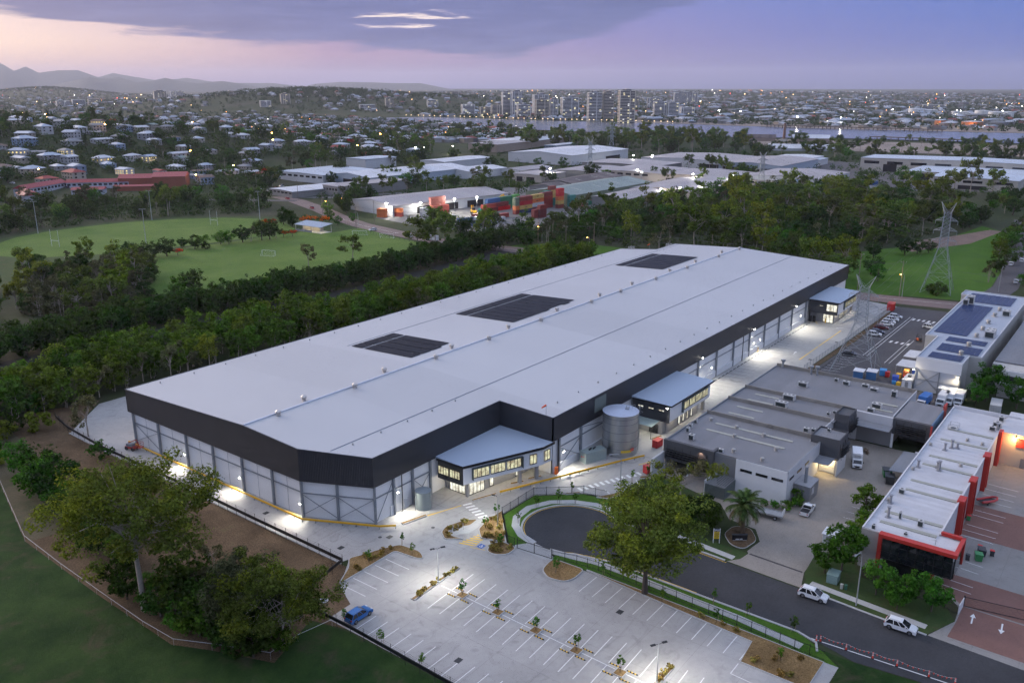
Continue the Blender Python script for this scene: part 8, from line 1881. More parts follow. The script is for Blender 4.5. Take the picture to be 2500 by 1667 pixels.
# ------------------------------------------------------------------ container yard
CC = {'rust red': (.26,.045,.035),'bright red': (.50,.025,.03),'orange': (.62,.17,.05),'yellow': (.50,.33,.10),'green': (.03,.19,.10),'teal': (.04,.22,.19),'blue': (.03,.10,.26),'navy': (.015,.04,.10),'white': (.55,.56,.57),'maroon': (.16,.025,.03),'lime': (.10,.32,.08),'sage': (.16,.21,.14)}
HT = 2.6
CNT = [  # x, y, level, colour, length, where, word
 (444,327,0,'navy',12.2,'bottom of the main stack',None),(444,327,1,'yellow',12.2,'second level of the main stack','MSC'),(444,327,2,'bright red',12.2,'third level of the main stack','CELLNEO' if False else None),(444,327,3,'rust red',12.2,'top of the main stack',None),
 (447,329.8,0,'rust red',12.2,'rear row of the main stack, bottom',None),(447,329.8,1,'sage',12.2,'rear row of the main stack, second level',None),(447,329.8,2,'orange',12.2,'rear row of the main stack, third level',None),(447,329.8,3,'maroon',12.2,'rear row of the main stack, top level',None),
 (437.2,328,0,'rust red',6.06,'short one left of the main stack, bottom',None),(437.2,328,1,'orange',6.06,'short one left of the main stack, second level',None),(437.2,328,2,'sage',6.06,'short one left of the main stack, third level',None),(437.2,328,3,'sage',6.06,'short one left of the main stack, top',None),
 (458,328,0,'maroon',12.2,'right wing of the main stack, bottom',None),(458,328,1,'white',12.2,'right wing of the main stack, second level',None),(458,328,2,'orange',12.2,'right wing of the main stack, third level','Hapag-Lloyd'),(458,328,3,'yellow',12.2,'right wing of the main stack, top','MSC'),
 (471,330,0,'rust red',12.2,'far right of the main stack, bottom',None),(471,330,1,'rust red',12.2,'far right of the main stack, second level',None),(471,330,2,'rust red',12.2,'far right of the main stack, third level',None),(471,330,3,'maroon',12.2,'far right of the main stack, top',None),
 (478,334,0,'teal',6.06,'behind the main stack, bottom',None),(478,334,1,'teal',6.06,'behind the main stack, second level',None),(478,334,2,'yellow',6.06,'behind the main stack, third level',None),(478,334,3,'teal',6.06,'behind the main stack, fourth level',None),(484,334,4,'rust red',6.06,'peeping highest above the main stack',None),(484,334,0,'teal',6.06,'rear corner bottom',None),(484,334,1,'teal',6.06,'rear corner second level',None),(484,334,2,'yellow',6.06,'rear corner third level',None),(484,334,3,'yellow',6.06,'rear corner fourth level',None),
 (434,347,0,'maroon',12.2,'left stack, bottom near end',None),(447,347,0,'bright red',12.2,'left stack, bottom far end',None),(432,347,1,'rust red',12.2,'left stack, second level near end',None),(445,347,1,'maroon',12.2,'left stack, second level far end',None),(440,350,2,'blue',12.2,'left stack, third level near end',None),(453,350,2,'green',12.2,'left stack, third level far end',None),(430,350,0,'teal',6.06,'left stack rear, bottom',None),(440,350,0,'rust red',12.2,'left stack rear, bottom middle',None),(453,350,0,'green',12.2,'left stack rear, bottom far',None),(440,350,1,'navy',12.2,'left stack rear, second middle',None),(453,350,1,'green',12.2,'left stack rear, second far',None),(466,351,0,'lime',6.06,'green pair behind the left stack, bottom',None),(466,351,1,'lime',6.06,'green pair behind the left stack, middle',None),(466,351,2,'lime',6.06,'green pair behind the left stack, top',None),
 (431,309,0,'rust red',6.06,'front corner stack, bottom',None),(431,309,1,'rust red',6.06,'front corner stack, middle',None),(434.5,307,0,'maroon',6.06,'front right corner stack, bottom',None),(434.5,307,1,'maroon',6.06,'front right corner stack, middle',None),(434.5,307,2,'rust red',6.06,'front right corner stack, top',None),
 (498,316,0,'green',12.2,'right of the large leafy tree, long green one','EVERGREEN'),(488,316,0,'rust red',12.2,'right of the large leafy tree, low red one',None),(487,320,0,'teal',6.06,'teal stack by the green shed, bottom',None),(487,320,1,'teal',6.06,'teal stack by the green shed, second',None),(487,320,2,'teal',6.06,'teal stack by the green shed, third',None),(476,322,0,'rust red',6.06,'red tower by the green shed, bottom',None),(476,322,1,'yellow',6.06,'red tower by the green shed, second',None),(476,322,2,'orange',6.06,'red tower by the green shed, third',None),(476,322,3,'bright red',6.06,'red tower by the green shed, fourth',None),(476,322,4,'bright red',6.06,'red tower by the green shed, top',None),(512,316,0,'rust red',12.2,'far right end of the yard',None),
 (408,371,0,'lime',6.06,'end-on stack before the mauve shed, bottom',None),(408,371,1,'orange',6.06,'end-on stack before the mauve shed, second',None),(410,371,2,'rust red',12.2,'stack before the mauve shed, third',None),(410,371,3,'rust red',12.2,'stack before the mauve shed, top',None),(410,368,0,'rust red',12.2,'stack before the mauve shed, rear bottom',None),(410,368,1,'rust red',12.2,'stack before the mauve shed, rear second',None),
 (376,386,0,'orange',6.06,'salmon box by the road, left bottom',None),(376,386,1,'orange',6.06,'salmon box by the road, left top',None),(384,380,0,'rust red',6.06,'salmon pair by the road, right bottom',None),(384,380,1,'orange',6.06,'salmon pair by the road, right top',None),(396,369,0,'white',6.06,'white box under the floodlights, bottom',None),(396,369,1,'white',6.06,'white box under the floodlights, top',None),
 (390,346,0,'blue',12.2,'long blue box along the road fence, left',None),(392,332,0,'blue',12.2,'long blue box along the road fence, middle',None),(388,318,0,'blue',12.2,'long blue box along the road fence, right',None),(402,330,0,'white',12.2,'white trailer box behind the blue ones, left',None),(404,318,0,'white',12.2,'white trailer box behind the blue ones, right',None),(412,338,0,'rust red',12.2,'low red box in the open yard',None),(418,326,0,'rust red',12.2,'low red box before the main stack',None),(700,178,0,'blue',12.2,'blue box in the works yard, left',None),(712,170,0,'blue',12.2,'blue box in the works yard, right',None),(722,190,1,'blue',12.2,'blue and white stack in the works yard, upper',None),(722,190,0,'white',12.2,'blue and white stack in the works yard, lower',None)]
for (x,y,lv,c,L_,wh_,word) in CNT:
    rz = R(-12) if x < 395 and y < 350 else (R(-75) if (x,y) in ((376,386),(384,380)) else R(-4))
    container((x,y,.04 + lv * HT),rz + rnt.uniform(-.015,.015),CC[c],'%s shipping container, %s' % (c,wh_),L_,'stacked shipping containers',True,word,'white' if word in ('EVERGREEN',) else 'black')
t = thing('reach_stacker','yellow reach stacker with a raised boom between the stacks','reach stacker',(452,358,0),R(-20)); MB().box(-4,3,-1.6,1.6,.9,2.2).build('chassis',M_ylw,t,(0,0,0)); MB().box(-1.5,.3,-.8,.8,2.2,3.6).build('cab',M_glass,t,(0,0,0)); MB().bar((-3.5,0,3.0),(7.5,0,8.2),.45).build('boom',M_ylw,t,(0,0,0)); MB().box(6.8,7.6,-3,3,7.0,7.5).build('spreader',M_ylw,t,(0,0,0))
for x in (-3,2.2):
    for y in (-1.4,1.4): wheel(t,x,y,.85,.6)
t = thing('reach_stacker','yellow lifting machine parked by the left stack','reach stacker',(423,352,0),R(60)); MB().box(-3,2,-1.4,1.4,.8,2.0).build('chassis',M_ylw,t,(0,0,0)); MB().box(-1.2,.3,-.8,.8,2.0,3.4).build('cab',M_glass,t,(0,0,0)); MB().bar((2.2,-.6,.3),(2.2,-.6,5),.2).bar((2.2,.6,.3),(2.2,.6,5),.2).build('mast',M_ylw,t,(0,0,0))
for x in (-2.2,1.4):
    for y in (-1.2,1.2): wheel(t,x,y,.75,.5)
for x,y,rz,c,lb in ((338,352,160,W_,'white car with bright headlamps on the arterial road by the field fence'),(333,320,95,W_,'white car on the arterial road before the creek gums'),(334,312,275,Rd,'red car on the arterial road by the bridge'),(396,500,70,Rd,'red car waiting at the lights near the factory'),(374,448,65,Rd,'red car climbing the arterial road')):
    suv((x,y,.07),R(rz),c,lb,'cars on the arterial road')
box_truck((331,300,.07),R(92),'white truck crossing the creek bridge',(5.0,2.4),'box_truck',False,'trucks on the road')
for i,(x,y) in enumerate(((412,545),(416,552),(424,556),(430,560),(440,566),(446,572),(420,566),(428,574),(436,580),(450,585))):
    suv((x,y,.04),R(-20 + 3 * i),[W_,Sv,Bk,Rd,W_,Db,W_,Sv,W_,Bk][i],'car in the factory car park, %s from the showroom' % nth(i + 1),'cars in the factory car park')
for i,(x,y,c) in enumerate(((300,702,W_),(291,716,W_),(326,688,Bk),(322,664,Db))): suv((x,y,hgt(x,y) + .1),R(100),c,'car on the road past the school, %s from the left' % nth(i + 1),'cars on the school road')
for i,(x,y,c) in enumerate(((452,50.5,W_),(470,50,Db),(440,53,W_),(400,45.4,W_))): suv((x,y,.08),R(5),c,'car parked along the tree-lined side street, %s from the far end' % nth(i + 1),'cars in the side street')

# ------------------------------------------------------------------ school with red roofs
M_rroof = ribbed('school_red_roof',(.30,.045,.05),.6,0,'X',.4,.08,.2); M_rbrick = pm('school_brick',(.26,.085,.05),.85,var=.1,scale=.4); M_wb = pm('school_boards',(.40,.43,.50),.7,var=.05)
def gable(name,label,cx,cy,L_,W2,rz,eave,ridge,roofm,wallm,wins=0,group='school buildings',z=None,cat='school building',hip=False):
    z0 = hgt(cx,cy) if z is None else z; t = thing(name,label,cat,(cx,cy,z0),rz,group); hx,hy = L_ / 2,W2 / 2
    MB().prism([(-hx,-hy),(hx,-hy),(hx,hy),(-hx,hy)],-1.5,eave).build('wall',wallm,t,(0,0,0)); o = .5; i_ = hy * .9 if hip else -o
    mb = MB(); mb.add([(-hx - o,-hy - o,eave),(hx + o,-hy - o,eave),(hx + o,hy + o,eave),(-hx - o,hy + o,eave),(-hx + i_,0,ridge),(hx - i_,0,ridge)],[(0,1,5,4),(1,2,5),(2,3,4,5),(3,0,4),(3,2,1,0)]); mb.build('roof',roofm,t,(0,0,0))
    for k in range(wins):
        for sd in (1,-1):
            x = -hx + (k + .5) * L_ / wins; MB().box(x - L_ / wins * .32,x + L_ / wins * .32,sd * hy - .05,sd * hy + .05,eave * .45,eave * .8).build('window',M_glass,t,(0,0,0))
    return t
gable('school_block','long red-roofed school block at the left, white window band',302,664,46,10,R(-26 + 55),4.5,7,M_rroof,M_wb,12); gable('school_block','red-roofed school wing end-on at the left',280,636,24,12,R(75),4.5,7.2,M_rroof,M_wb,4); gable('school_block','red-roofed school block in the middle, long window row',341,655,44,9,R(-40),4.2,6.4,M_rroof,M_wb,12); gable('school_hall','big red-brick school hall with two red roofs, right part',384,626,24,26,R(-40),8.5,11,M_rroof,M_rbrick); gable('school_hall','big red-brick school hall with two red roofs, left part',366,640,28,18,R(-40),7.0,9.5,M_rroof,M_rbrick); gable('school_block','low red-roofed school link before the brick hall',354,626,30,8,R(-40),3.4,4.4,M_rroof,M_rbrick); gable('school_block','small red-roofed school block behind the bank trees',322,634,22,10,R(-40),3.6,5.2,M_rroof,M_wb,5)

# ------------------------------------------------------------------ hillside suburb: houses one by one
HR = {'white': pm('house_roof_white',(.50,.52,.56),.5,var=.05,rnd=.12),'pale blue': pm('house_roof_blue',(.36,.41,.48),.55,var=.05,rnd=.1),'grey': pm('house_roof_grey',(.21,.22,.24),.6,var=.06,rnd=.2),'red': pm('house_roof_red',(.28,.055,.045),.7,var=.08,rnd=.2),'brown': pm('house_roof_brown',(.17,.12,.10),.75,var=.08,rnd=.2),'green': pm('house_roof_green',(.16,.22,.20),.6,var=.06,rnd=.1)}
HW = [pm('house_wall_white',(.40,.40,.41),.75,var=.05,rnd=.15),pm('house_wall_cream',(.34,.31,.26),.75,var=.05,rnd=.15),pm('house_wall_blue',(.22,.29,.40),.75,var=.05,rnd=.1),pm('house_wall_grey',(.26,.26,.27),.75,var=.05,rnd=.15)]
M_lit = lit_window('house_lit_window',(1.0,.62,.25),1.1,.3)
HM = {}
def house_meshes(v):
    """four house shapes: walls, hip or gable roofs, verandah, windows"""
    if v in HM: return HM[v]
    L_,W2,e,rdg = ((16,11,3.4,5.6),(18,12,5.6,8.0),(14,12,6.0,8.0),(20,9,3.2,4.6))[v]; hx,hy = L_ / 2,W2 / 2; o = .6; i_ = (hy * .9,hy * .9,-.2,-.2)[v]
    wl = MB().prism([(-hx,-hy),(hx,-hy),(hx,hy),(-hx,hy)],-2.5,e); rf_ = MB()
    rf_.add([(-hx - o,-hy - o,e),(hx + o,-hy - o,e),(hx + o,hy + o,e),(-hx - o,hy + o,e),(-hx + i_,0,rdg),(hx - i_,0,rdg)],[(0,1,5,4),(1,2,5),(2,3,4,5),(3,0,4),(3,2,1,0)])
    if v in (0,1): rf_.add([(hx * .1,-hy - 3,e - .4),(hx + o,-hy - 3,e - .4),(hx + o,-hy - o,e),(hx * .1,-hy - o,e)],[(0,1,2,3)]); wl.box(hx * .1,hx,-hy - 2.8,-hy,-4,e - 2.4)
    wn = MB()
    for lv in ([0] if e < 4.5 else [0,1]):
        z = .9 + lv * 2.7
        for k in range(4):
            x = -hx + (k + .5) * L_ / 4
            for s in (1,-1): wn.box(x - .8,x + .8,s * hy - .06,s * hy + .06,z,z + 1.3)
        for s in (1,-1):
            for y in (-hy * .5,hy * .5): wn.box(s * hx - .06,s * hx + .06,y - .8,y + .8,z,z + 1.3)
    HM[v] = (wl,rf_,wn); return HM[v]
HCACHE = {}
def hmesh(v,part,m):
    key = (v,part,m.name)
    if key not in HCACHE: HCACHE[key] = house_meshes(v)[part].mesh(('wall','roof','window')[part],m)
    return HCACHE[key]
rh = random.Random(21); hs = []
for az_ in np.arange(44,76,1.4):
    for r_ in np.arange(745,1300,25):
        a = az_ + rh.uniform(-.5,.5); r2 = r_ + rh.uniform(-8,8); x,y = polar(a,r2)
        if a < 53 and r2 < 900: continue
        if 270 < x < 402 and 600 < y < 690: continue
        if rh.random() < .36: continue
        hs.append((r2,a,x,y))
hs.sort(); cnt = {}; hs = hs[:285]
HXY = [(h[2],h[3]) for h in hs]
for r2,a,x,y in hs:
    rc = rh.choices(['white','pale blue','grey','red','brown','green'],[34,20,20,10,8,5])[0]; v = rh.randrange(4); row = min(9,int((r2 - 730) / 56)); key = (rc,row); cnt[key] = cnt.get(key,0) + 1
    t = thing('house','%s-roofed house, %s of its colour in hillside tier %s from the school' % (rc,nth(cnt[key]),('one','two','three','four','five','six','seven','eight','nine','ten')[row]),'house',(x,y,hgt(x,y) + .3),rh.choice([0,.3,1.57,1.9]) + R(a - 60) + rh.uniform(-.2,.2),'houses of the hillside suburb')
    s = rh.uniform(.68,.95); t.scale = (s,s,s * rh.uniform(.9,1.1)); wm = rh.choices(HW,[5,3,2,3])[0]
    inst(hmesh(v,0,wm),'wall',t); inst(hmesh(v,1,HR[rc]),'roof',t); inst(hmesh(v,2,M_lit if rh.random() < .06 else M_glass),'window_panes',t)['kind'] = 'stuff'
for i,(az_,r_) in enumerate([(rh.uniform(45,75),rh.uniform(720,1200)) for _ in range(26)]):
    x,y = polar(az_,r_); z0 = hgt(x,y); t = thing('street_light','amber street light among the hillside houses, %s built' % nth(i + 1) if False else 'small amber street light among the hillside houses, %s of those scattered there' % nth(i + 1),'street light',(x,y,z0),0,'suburban street lights')
    MB().cyl(0,0,0,8.5,.12,6,.08).bar((0,0,8.4),(1.6,0,8.9),.06).build('pole',M_gsteel,t,(0,0,0)); MB().obox((1.8,0,8.65),(1.0,.6,.3)).build('lens',emit('street_lens_far',(1.0,.50,.10),60.0),t,(0,0,0)); lamp('street_lamp','POINT',(1.8,0,8.2),350,(1,.5,.12),t,.3)
n = 0; tp = []
while n < 235:
    a,r2 = rh.uniform(43,77),rh.uniform(700,1330) if rh.random() < .8 else rh.uniform(960,1080); x,y = polar(a,r2)
    if min((x - p) ** 2 + (y - q) ** 2 for p,q in HXY) < 90: continue
    if 268 < x < 405 and 598 < y < 695: continue
    tp.append((a,x,y)); n += 1
tp.sort(reverse=True)
for i,(a,x,y) in enumerate(tp):
    k = rh.choices(['dark','green','gum','grey','cypress','poinciana'],[9,5,4,2,1,1])[0]; t_ = plant(k,x,y,'garden tree among the hillside houses, %s from the left' % nth(i + 1),'garden trees of the hillside suburb',rh.uniform(.8,1.25)); t_.name = 'garden_tree'

# ------------------------------------------------------------------ riverside
def belt(azr,rr,n,kinds,label,group,s):
    P = [(rh.uniform(*azr),rh.uniform(*rr)) for _ in range(n)]; P.sort(reverse=True)
    for i,(a,r2) in enumerate(P):
        x,y = polar(a,r2); plant(rh.choices(list(kinds),list(kinds.values()))[0],x,y,'tree of the %s, %s from the left' % (label,nth(i + 1)),group,rh.uniform(*s))
belt((22.5,36.5),(1060,1330),100,{'gum': 4,'dark': 4,'green': 2,'olive': 1},'riverside wood before the towers','riverside wood',(1.2,1.75)); belt((36.5,46),(1180,1650),36,{'dark': 4,'gum': 3},'near bank beside the broad river bend','river bend trees',(.9,1.4)); belt((3,22),(1010,1200),80,{'gum': 3,'dark': 3,'green': 1},'scrub strip behind the pale works','scrub behind the works',(.8,1.35)); belt((6,20),(1260,1370),24,{'dark': 2,'gum': 1},'near river wharf','wharf trees',(.8,1.15))
surf('reserve_lawn',[polar(38.5,1060),polar(38.5,1180),polar(33,1120),polar(33,1020)],.3,M_gslope); surf('works_flat',[polar(22,1180),polar(22,1390),polar(4,1380),polar(4,1160)],.2,pm('sandy_flat',(.24,.20,.17),.95,var=.3,scale=.02)); surf('far_bank',[polar(30,1935),polar(30,2080),polar(16,2000),polar(4,2050),polar(-6,2050),polar(-6,1775),polar(7.3,1715),polar(14,1725),polar(18.2,1745),polar(23.6,1828),polar(28,1915)],1.0,MATS['sandy_flat'])
w1 = thing('wharf','long timber wharf on piles along the far river bank','wharf',(1655,470,0)); P0,P1_ = Vector((1648,560,0)),Vector((1650,330,0))
MB().strip([(1646,640),(1648,545),(1652,420),(1650,330)],14,4.6,5.6).build('deck',pm('wharf_timber',(.11,.085,.07),.9),w1)
for k in range(42): p = Vector((1641,638,0)).lerp(Vector((1643,332,0)),k / 41); MB().cyl(p.x,p.y,-1,4.6,.8,6).build('pile',MATS['wharf_timber'],w1)
w2 = thing('wharf','disused near-bank wharf with low piers','wharf',(1385,300,0)); MB().strip([(1392,380),(1390,300),(1384,240)],9,3.2,4.2).build('deck',MATS['wharf_timber'],w2)
for k in range(14): MB().cyl(1386,378 - 10 * k,-1,3.2,.8,6).build('pile',MATS['wharf_timber'],w2)
t = thing('brick_chimney','tall brown brick chimney stack on the near river bank','chimney',(1246,458,0)); MB().cyl(1246,458,0,25,2.2,12,1.5).build('shaft',pm('chimney_brick',(.17,.10,.075),.9,var=.15,scale=.3),t); MB().cyl(1246,458,25,26.3,1.8,12).build('cap',MATS['chimney_brick'],t); MB().box(1242,1250,454,462,0,4).build('plinth',M_kerb,t)
for cx,cy,L_,W2,rf_,wl_,e,lb in ((1262,425,50,18,'white','tan',6,'low brick works shed beside the chimney'),(1240,500,60,14,'rust','tan',5,'long rusty store by the river'),(1090,395,46,30,'white','white',3,'white arched store shed with a round roof'),(1110,360,40,26,'white','white',3,'smaller white arched store shed')): shed(cx,cy,L_,W2,R(-70),e,e + 4.5,rf_,wl_,lb)
# tanks
for i,(x,y,r_,h) in enumerate(((2647,608,20,16),(2673,575,18,12.5),(2598,497,12.5,11),(2600,478,11,10),(2604,436,18,14.5),(2552,398,15,13),(2568,372,15,13))):
    t = thing('storage_tank','white round storage tank on the far bank, %s from the left' % nth(i + 1),'tank',(x,y,0),0,'white storage tanks'); o = MB().cyl(x,y,0,h,r_,32).build('shell',pm('tank_white',(.60,.61,.62),.5,var=.04),t); smooth_by_angle(o.data,40); MB().cyl(x,y,h,h + 1.2,r_,32,1).build('roof',MATS['tank_white'],t); MB().bar((x - r_,y - r_ * .3,0),(x - r_,y - r_ * .3,h + 1),.3).build('stair',M_gsteel,t)
for x,y,r_,h,lb in ((1914,392,10.5,11.5,'round brick gasholder building with pale dome'),(1893,331,19,11,'wide orange-brick round building on the far bank')):
    t = thing('round_building',lb,'building',(x,y,0),0,'round brick buildings'); o = MB().cyl(x,y,0,h,r_,28).build('wall',pm('orange_brick',(.32,.13,.06),.85,var=.1),t); smooth_by_angle(o.data,40); MB().cyl(x,y,h,h + 1.8,r_ + .4,28,1).build('roof',WALLC['white'],t); lamp('facade_lamp','POINT',(-r_ - 8,-4,3),9000,(1,.5,.2),t,1)
for i,(a,r_,w) in enumerate(((14.2,2560,9000),(10.8,2540,9000),(10.6,2500,9000),(8.5,2540,9000),(24.2,2300,9000),(22.9,2250,9000),(17,1880,6000),(19.5,1900,4000))): x,y = polar(a,r_); flood_mast(x,y,16,'bright floodlight mast on the far river bank, %s from the wharf' % nth(i + 1),w,(1,.9,.7),.9)

# ------------------------------------------------------------------ apartment towers across the river
M_slab = pm('tower_slab',(.74,.73,.72),.7,var=.05,scale=.05); M_slab2 = pm('tower_slab_cream',(.62,.56,.47),.7,var=.05,scale=.05); M_tdark = pm('tower_dark',(.055,.06,.075),.4,var=.1,scale=.1); M_tglass = pm('tower_glass',(.025,.03,.04),.3,var=.15,scale=.08); M_twin = lit_window('tower_lit_room',(1.0,.72,.40),.8,.2); M_tw2 = lit_window('tower_cool_room',(.85,.95,1.0),.6,.2)
def tower(x,y,w,dp,h,rz,label,slab=None,fins=0.5,crown=True,st=3.1,seed=0,litf=.10):
    slab = slab or M_slab; t = thing('apartment_tower',label,'apartment tower',(x,y,hgt(x,y)),rz,'apartment towers across the river'); rt = random.Random(seed); hx,hy = w / 2,dp / 2
    MB().box(-hx,hx,-hy,hy,0,h).build('glazed_core',M_tglass,t,(0,0,0)); n = max(2,int(h / st)); ov = .9
    sm = MB().box(-hx - ov,hx + ov,-hy - ov,hy + ov,0,.95).mesh('floor_slab',slab)
    for k in range(n + 1): inst(sm,'floor_slab',t,(0,0,k * h / n - .1))
    nb = max(2,int(w / 5)); mb = MB()
    for k in range(nb + 1):
        xx = -hx - .5 + (w + 1) * k / nb
        if rt.random() < fins or (k in (0,nb) and seed % 3 == 0): mb.box(xx - .55,xx + .55,-hy - ov - .1,-hy + .3,0,h + .9)
    nd_ = max(2,int(dp / 5))
    for s in (1,-1):
        for k in range(nd_ + 1):
            yy = -hy + dp * k / nd_
            if rt.random() < fins: mb.box(s * (hx + ov) - .4,s * (hx + ov) + .4,yy - .5,yy + .5,0,h + .9)
    if mb.f: mb.build('fins',slab,t,(0,0,0))
    for mm,q,nm in ((M_twin,litf,'lit_rooms'),(M_tw2,litf * .5,'lit_rooms')):
        mb = MB()
        for k in range(n):
            for j in range(nb):
                if rt.random() < q: x0 = -hx + w * j / nb + .8; mb.box(x0,x0 + w / nb - 1.6,-hy - .08,-hy,k * h / n + 1.0,(k + 1) * h / n - .3)
            for j in range(nd_):
                if rt.random() < q: y0 = -hy + dp * j / nd_ + .8; mb.box(hx,hx + .08,y0,y0 + dp / nd_ - 1.6,k * h / n + 1.0,(k + 1) * h / n - .3);
        if mb.f: mb.build(nm,mm,t,(0,0,0))
    if crown: MB().box(-hx * .6,hx * .55,-hy * .6,hy * .6,h,h + 3.4).build('roof_plant',M_tdark,t,(0,0,0)); MB().box(-hx * .2,hx * .3,-hy * .4,hy * .3,h + 3.4,h + 5).build('lift_overrun',slab,t,(0,0,0))
    return t
TW = [(590,740,390,260,'f3','pale mid-rise block at the left end of the tower group',0),(800,920,395,290,'f3','small pale apartment block, second in the tower group',1),(935,1055,400,268,'f3','slim cream apartment block beside the small pale one',1),(1058,1150,395,128,'f3','slim left half of the pair of tall teal-glazed towers',0),(1168,1300,398,112,'f3','broader right half of the pair of tall teal-glazed towers',0),(1235,1385,413,262,'f3','stepped pale block in front of the tall pair',0),(1440,1600,406,205,'f3','gridded tower with dark balconies left of centre',1),(1612,1700,404,200,'f3','narrow dark wing beside the gridded tower',0),(1415,1590,385,150,'f3','dark-topped tower rising behind the gridded one',0),(1742,1940,400,182,'f3','wide white-framed slab tower in the middle',0),(2050,2210,440,128,'f3','left half of the tall dark twin towers',0),(2230,2345,440,122,'f3','right half of the tall dark twin towers',1),(2405,2590,466,106,'f3','tallest curved-looking bronze tower at the river',1),(2812,2960,402,228,'f3','white finned tower right of the bronze tower',0),(2975,3100,404,240,'f3','pale blue tower beside the white finned one',0),(3120,3280,396,288,'f3','low pale block at the right end of the group',0)]
for i,(a0,a1,yb,yt,fn,lb,sl) in enumerate(TW):
    # widths, base and roof heights taken off the photograph's 4.7x enlargement, turned into metres on the river plain
    S0,S1,B_,T_ = 1000 + a0 * .21259,1000 + a1 * .21259,200 + yb * .21259,200 + yt * .21259
    dep = (B_ - 208) / 2203.6; dist = CAM_H / dep; hh = CAM_H * (B_ - T_) / (B_ - 208); off_ = ((S0 + S1) / 2 - 1250) / 2203.6; w = (S1 - S0) / 2203.6 * dist
    ang = HEADING - math.degrees(math.atan(off_)); dd = dist / math.cos(math.atan(off_)); x,y = polar(ang,dd + 8)
    tower(x,y,w * .92,max(16,w * .55),hh,R(ang - 90 + 14),lb,(M_slab,M_slab2)[sl],.12 + .25 * (i % 3) / 2,hh > 30,3.1,i,.05 + .05 * (i in (0,5,12)))
for i,(a,r_,w,h,lb) in enumerate(((26.3,3700,92,46,'broad tower block on the horizon right of the group'),(29.6,3000,40,36,'brown distant tower behind the white finned one, left'),(28.2,3000,46,35,'brown distant tower behind the white finned one, right'),(58.6,3100,36,27,'white slab block in the far left suburb'),(57.6,4500,60,40,'dark office tower in the far left suburb'),(58.4,4450,40,26,'orange-lit office block beside the far dark tower'),(63.0,3050,34,18,'dark apartment block far left'),(62.2,3080,30,17,'pale apartment block far left'),(63.8,3050,36,16,'white apartment block at the far left edge'),(51.4,2650,24,26,'cream tower on the slope of the wooded hill'),(52.6,2600,26,16,'brick flats below the wooded hill'),(45.0,2600,22,26,'slim cream tower beside the river bend'),(42.3,2680,30,18,'brick flats above the river bend'),(41.0,3500,44,18,'white block crowning the far ridge'),(46.4,2550,40,12,'low brick flats at the river bend'),(20.0,3000,50,10,'long low lit hall on the far plain'),(12.0,3300,70,14,'long pale store on the far plain'))):
    x,y = polar(a,r_); tower(x,y,w,18,h,R(a - 90 + 10),lb,(M_slab,M_slab2)[i % 2],.2,h > 24,3.2,60 + i,.07)

# ------------------------------------------------------------------ beyond counting: the far suburbs
rs = np.random.default_rng(9)
def far_ok(a,r):
    if -8 < a < 56:
        rn = np.interp(a,[-8,8.3,25.2,37.1,43.8,49.2,53],[1340,1385,1385,1600,1950,2270,2480]); rf2 = np.interp(a,[-8,7.3,18.2,28.2,36,43.8,48.9,53],[1790,1740,1770,1940,2050,2320,2520,2830])
        if rn < r < rf2: return False
        if a < 36 and r < rn: return False
    return True
hq = MB(); hq_m = []
hmats = [pm('far_' + k_,c_,.7,var=.25,scale=.02) for k_,c_ in (('white',(.40,.42,.46)),('blue',(.27,.31,.37)),('grey',(.16,.17,.18)),('red',(.22,.06,.045)),('brown',(.13,.10,.085)),('wall_a',(.30,.29,.28)),('wall_b',(.26,.22,.17)),('wall_c',(.15,.15,.155)))]
def far_house(x,y,z,rz,L_,W2,e,rdg,rc,wc):
    ca,sa = math.cos(rz),math.sin(rz); hx,hy = L_ / 2,W2 / 2; T = lambda p: (x + p[0] * ca - p[1] * sa,y + p[0] * sa + p[1] * ca,z + p[2])
    hq.cm = wc; hq.add([T(p) for p in ((-hx,-hy,-3),(hx,-hy,-3),(hx,hy,-3),(-hx,hy,-3),(-hx,-hy,e),(hx,-hy,e),(hx,hy,e),(-hx,hy,e))],[(0,1,5,4),(1,2,6,5),(2,3,7,6),(3,0,4,7)])
    o = .6; hq.cm = rc; hq.add([T(p) for p in ((-hx - o,-hy - o,e),(hx + o,-hy - o,e),(hx + o,hy + o,e),(-hx - o,hy + o,e),(-hx + hy * .6,0,rdg),(hx - hy * .6,0,rdg))],[(0,1,5,4),(1,2,5),(2,3,4,5),(3,0,4)])
tq = []; cl_c = []; cl_r = []
N = 0
while N < 5200:
    r = 1180 + 7200 * rs.uniform() ** 1.9; a = rs.uniform(-4,76)
    if not far_ok(a,r): continue
    if 1180 < r < 1300 and a > 44: continue
    x,y = polar(a,r); big = r > 1900 and a < 30 and rs.uniform() < .22
    if big: far_house(x,y,hgt(x,y),rs.uniform(-.3,.3),rs.uniform(30,70),rs.uniform(18,34),rs.uniform(5,9),10,int(rs.choice([0,1,2])),int(rs.choice([5,6,7])))
    else: far_house(x,y,hgt(x,y),rs.uniform(0,3.14),rs.uniform(12,20),rs.uniform(9,13),rs.uniform(3.2,7),rs.uniform(6,9),int(rs.choice([0,1,2,3,4],p=[.36,.22,.22,.12,.08])),int(rs.choice([5,6,7],p=[.5,.25,.25])))
    N += 1
fs = hq.build('distant_houses',hmats); tag(fs,'mass of distant suburban houses beyond the hillside and river',None,None,'stuff')
N = 0
while N < 15000:
    r = 1200 + 6500 * rs.uniform() ** 1.7; a = rs.uniform(-5,77)
    if not far_ok(a,r): continue
    x,y = polar(a,r); z = hgt(x,y); s = rs.uniform(4,8) * (1.25 if r > 3000 else 1); cl_c.append((x,y,z + s * .75)); cl_r.append(s); N += 1
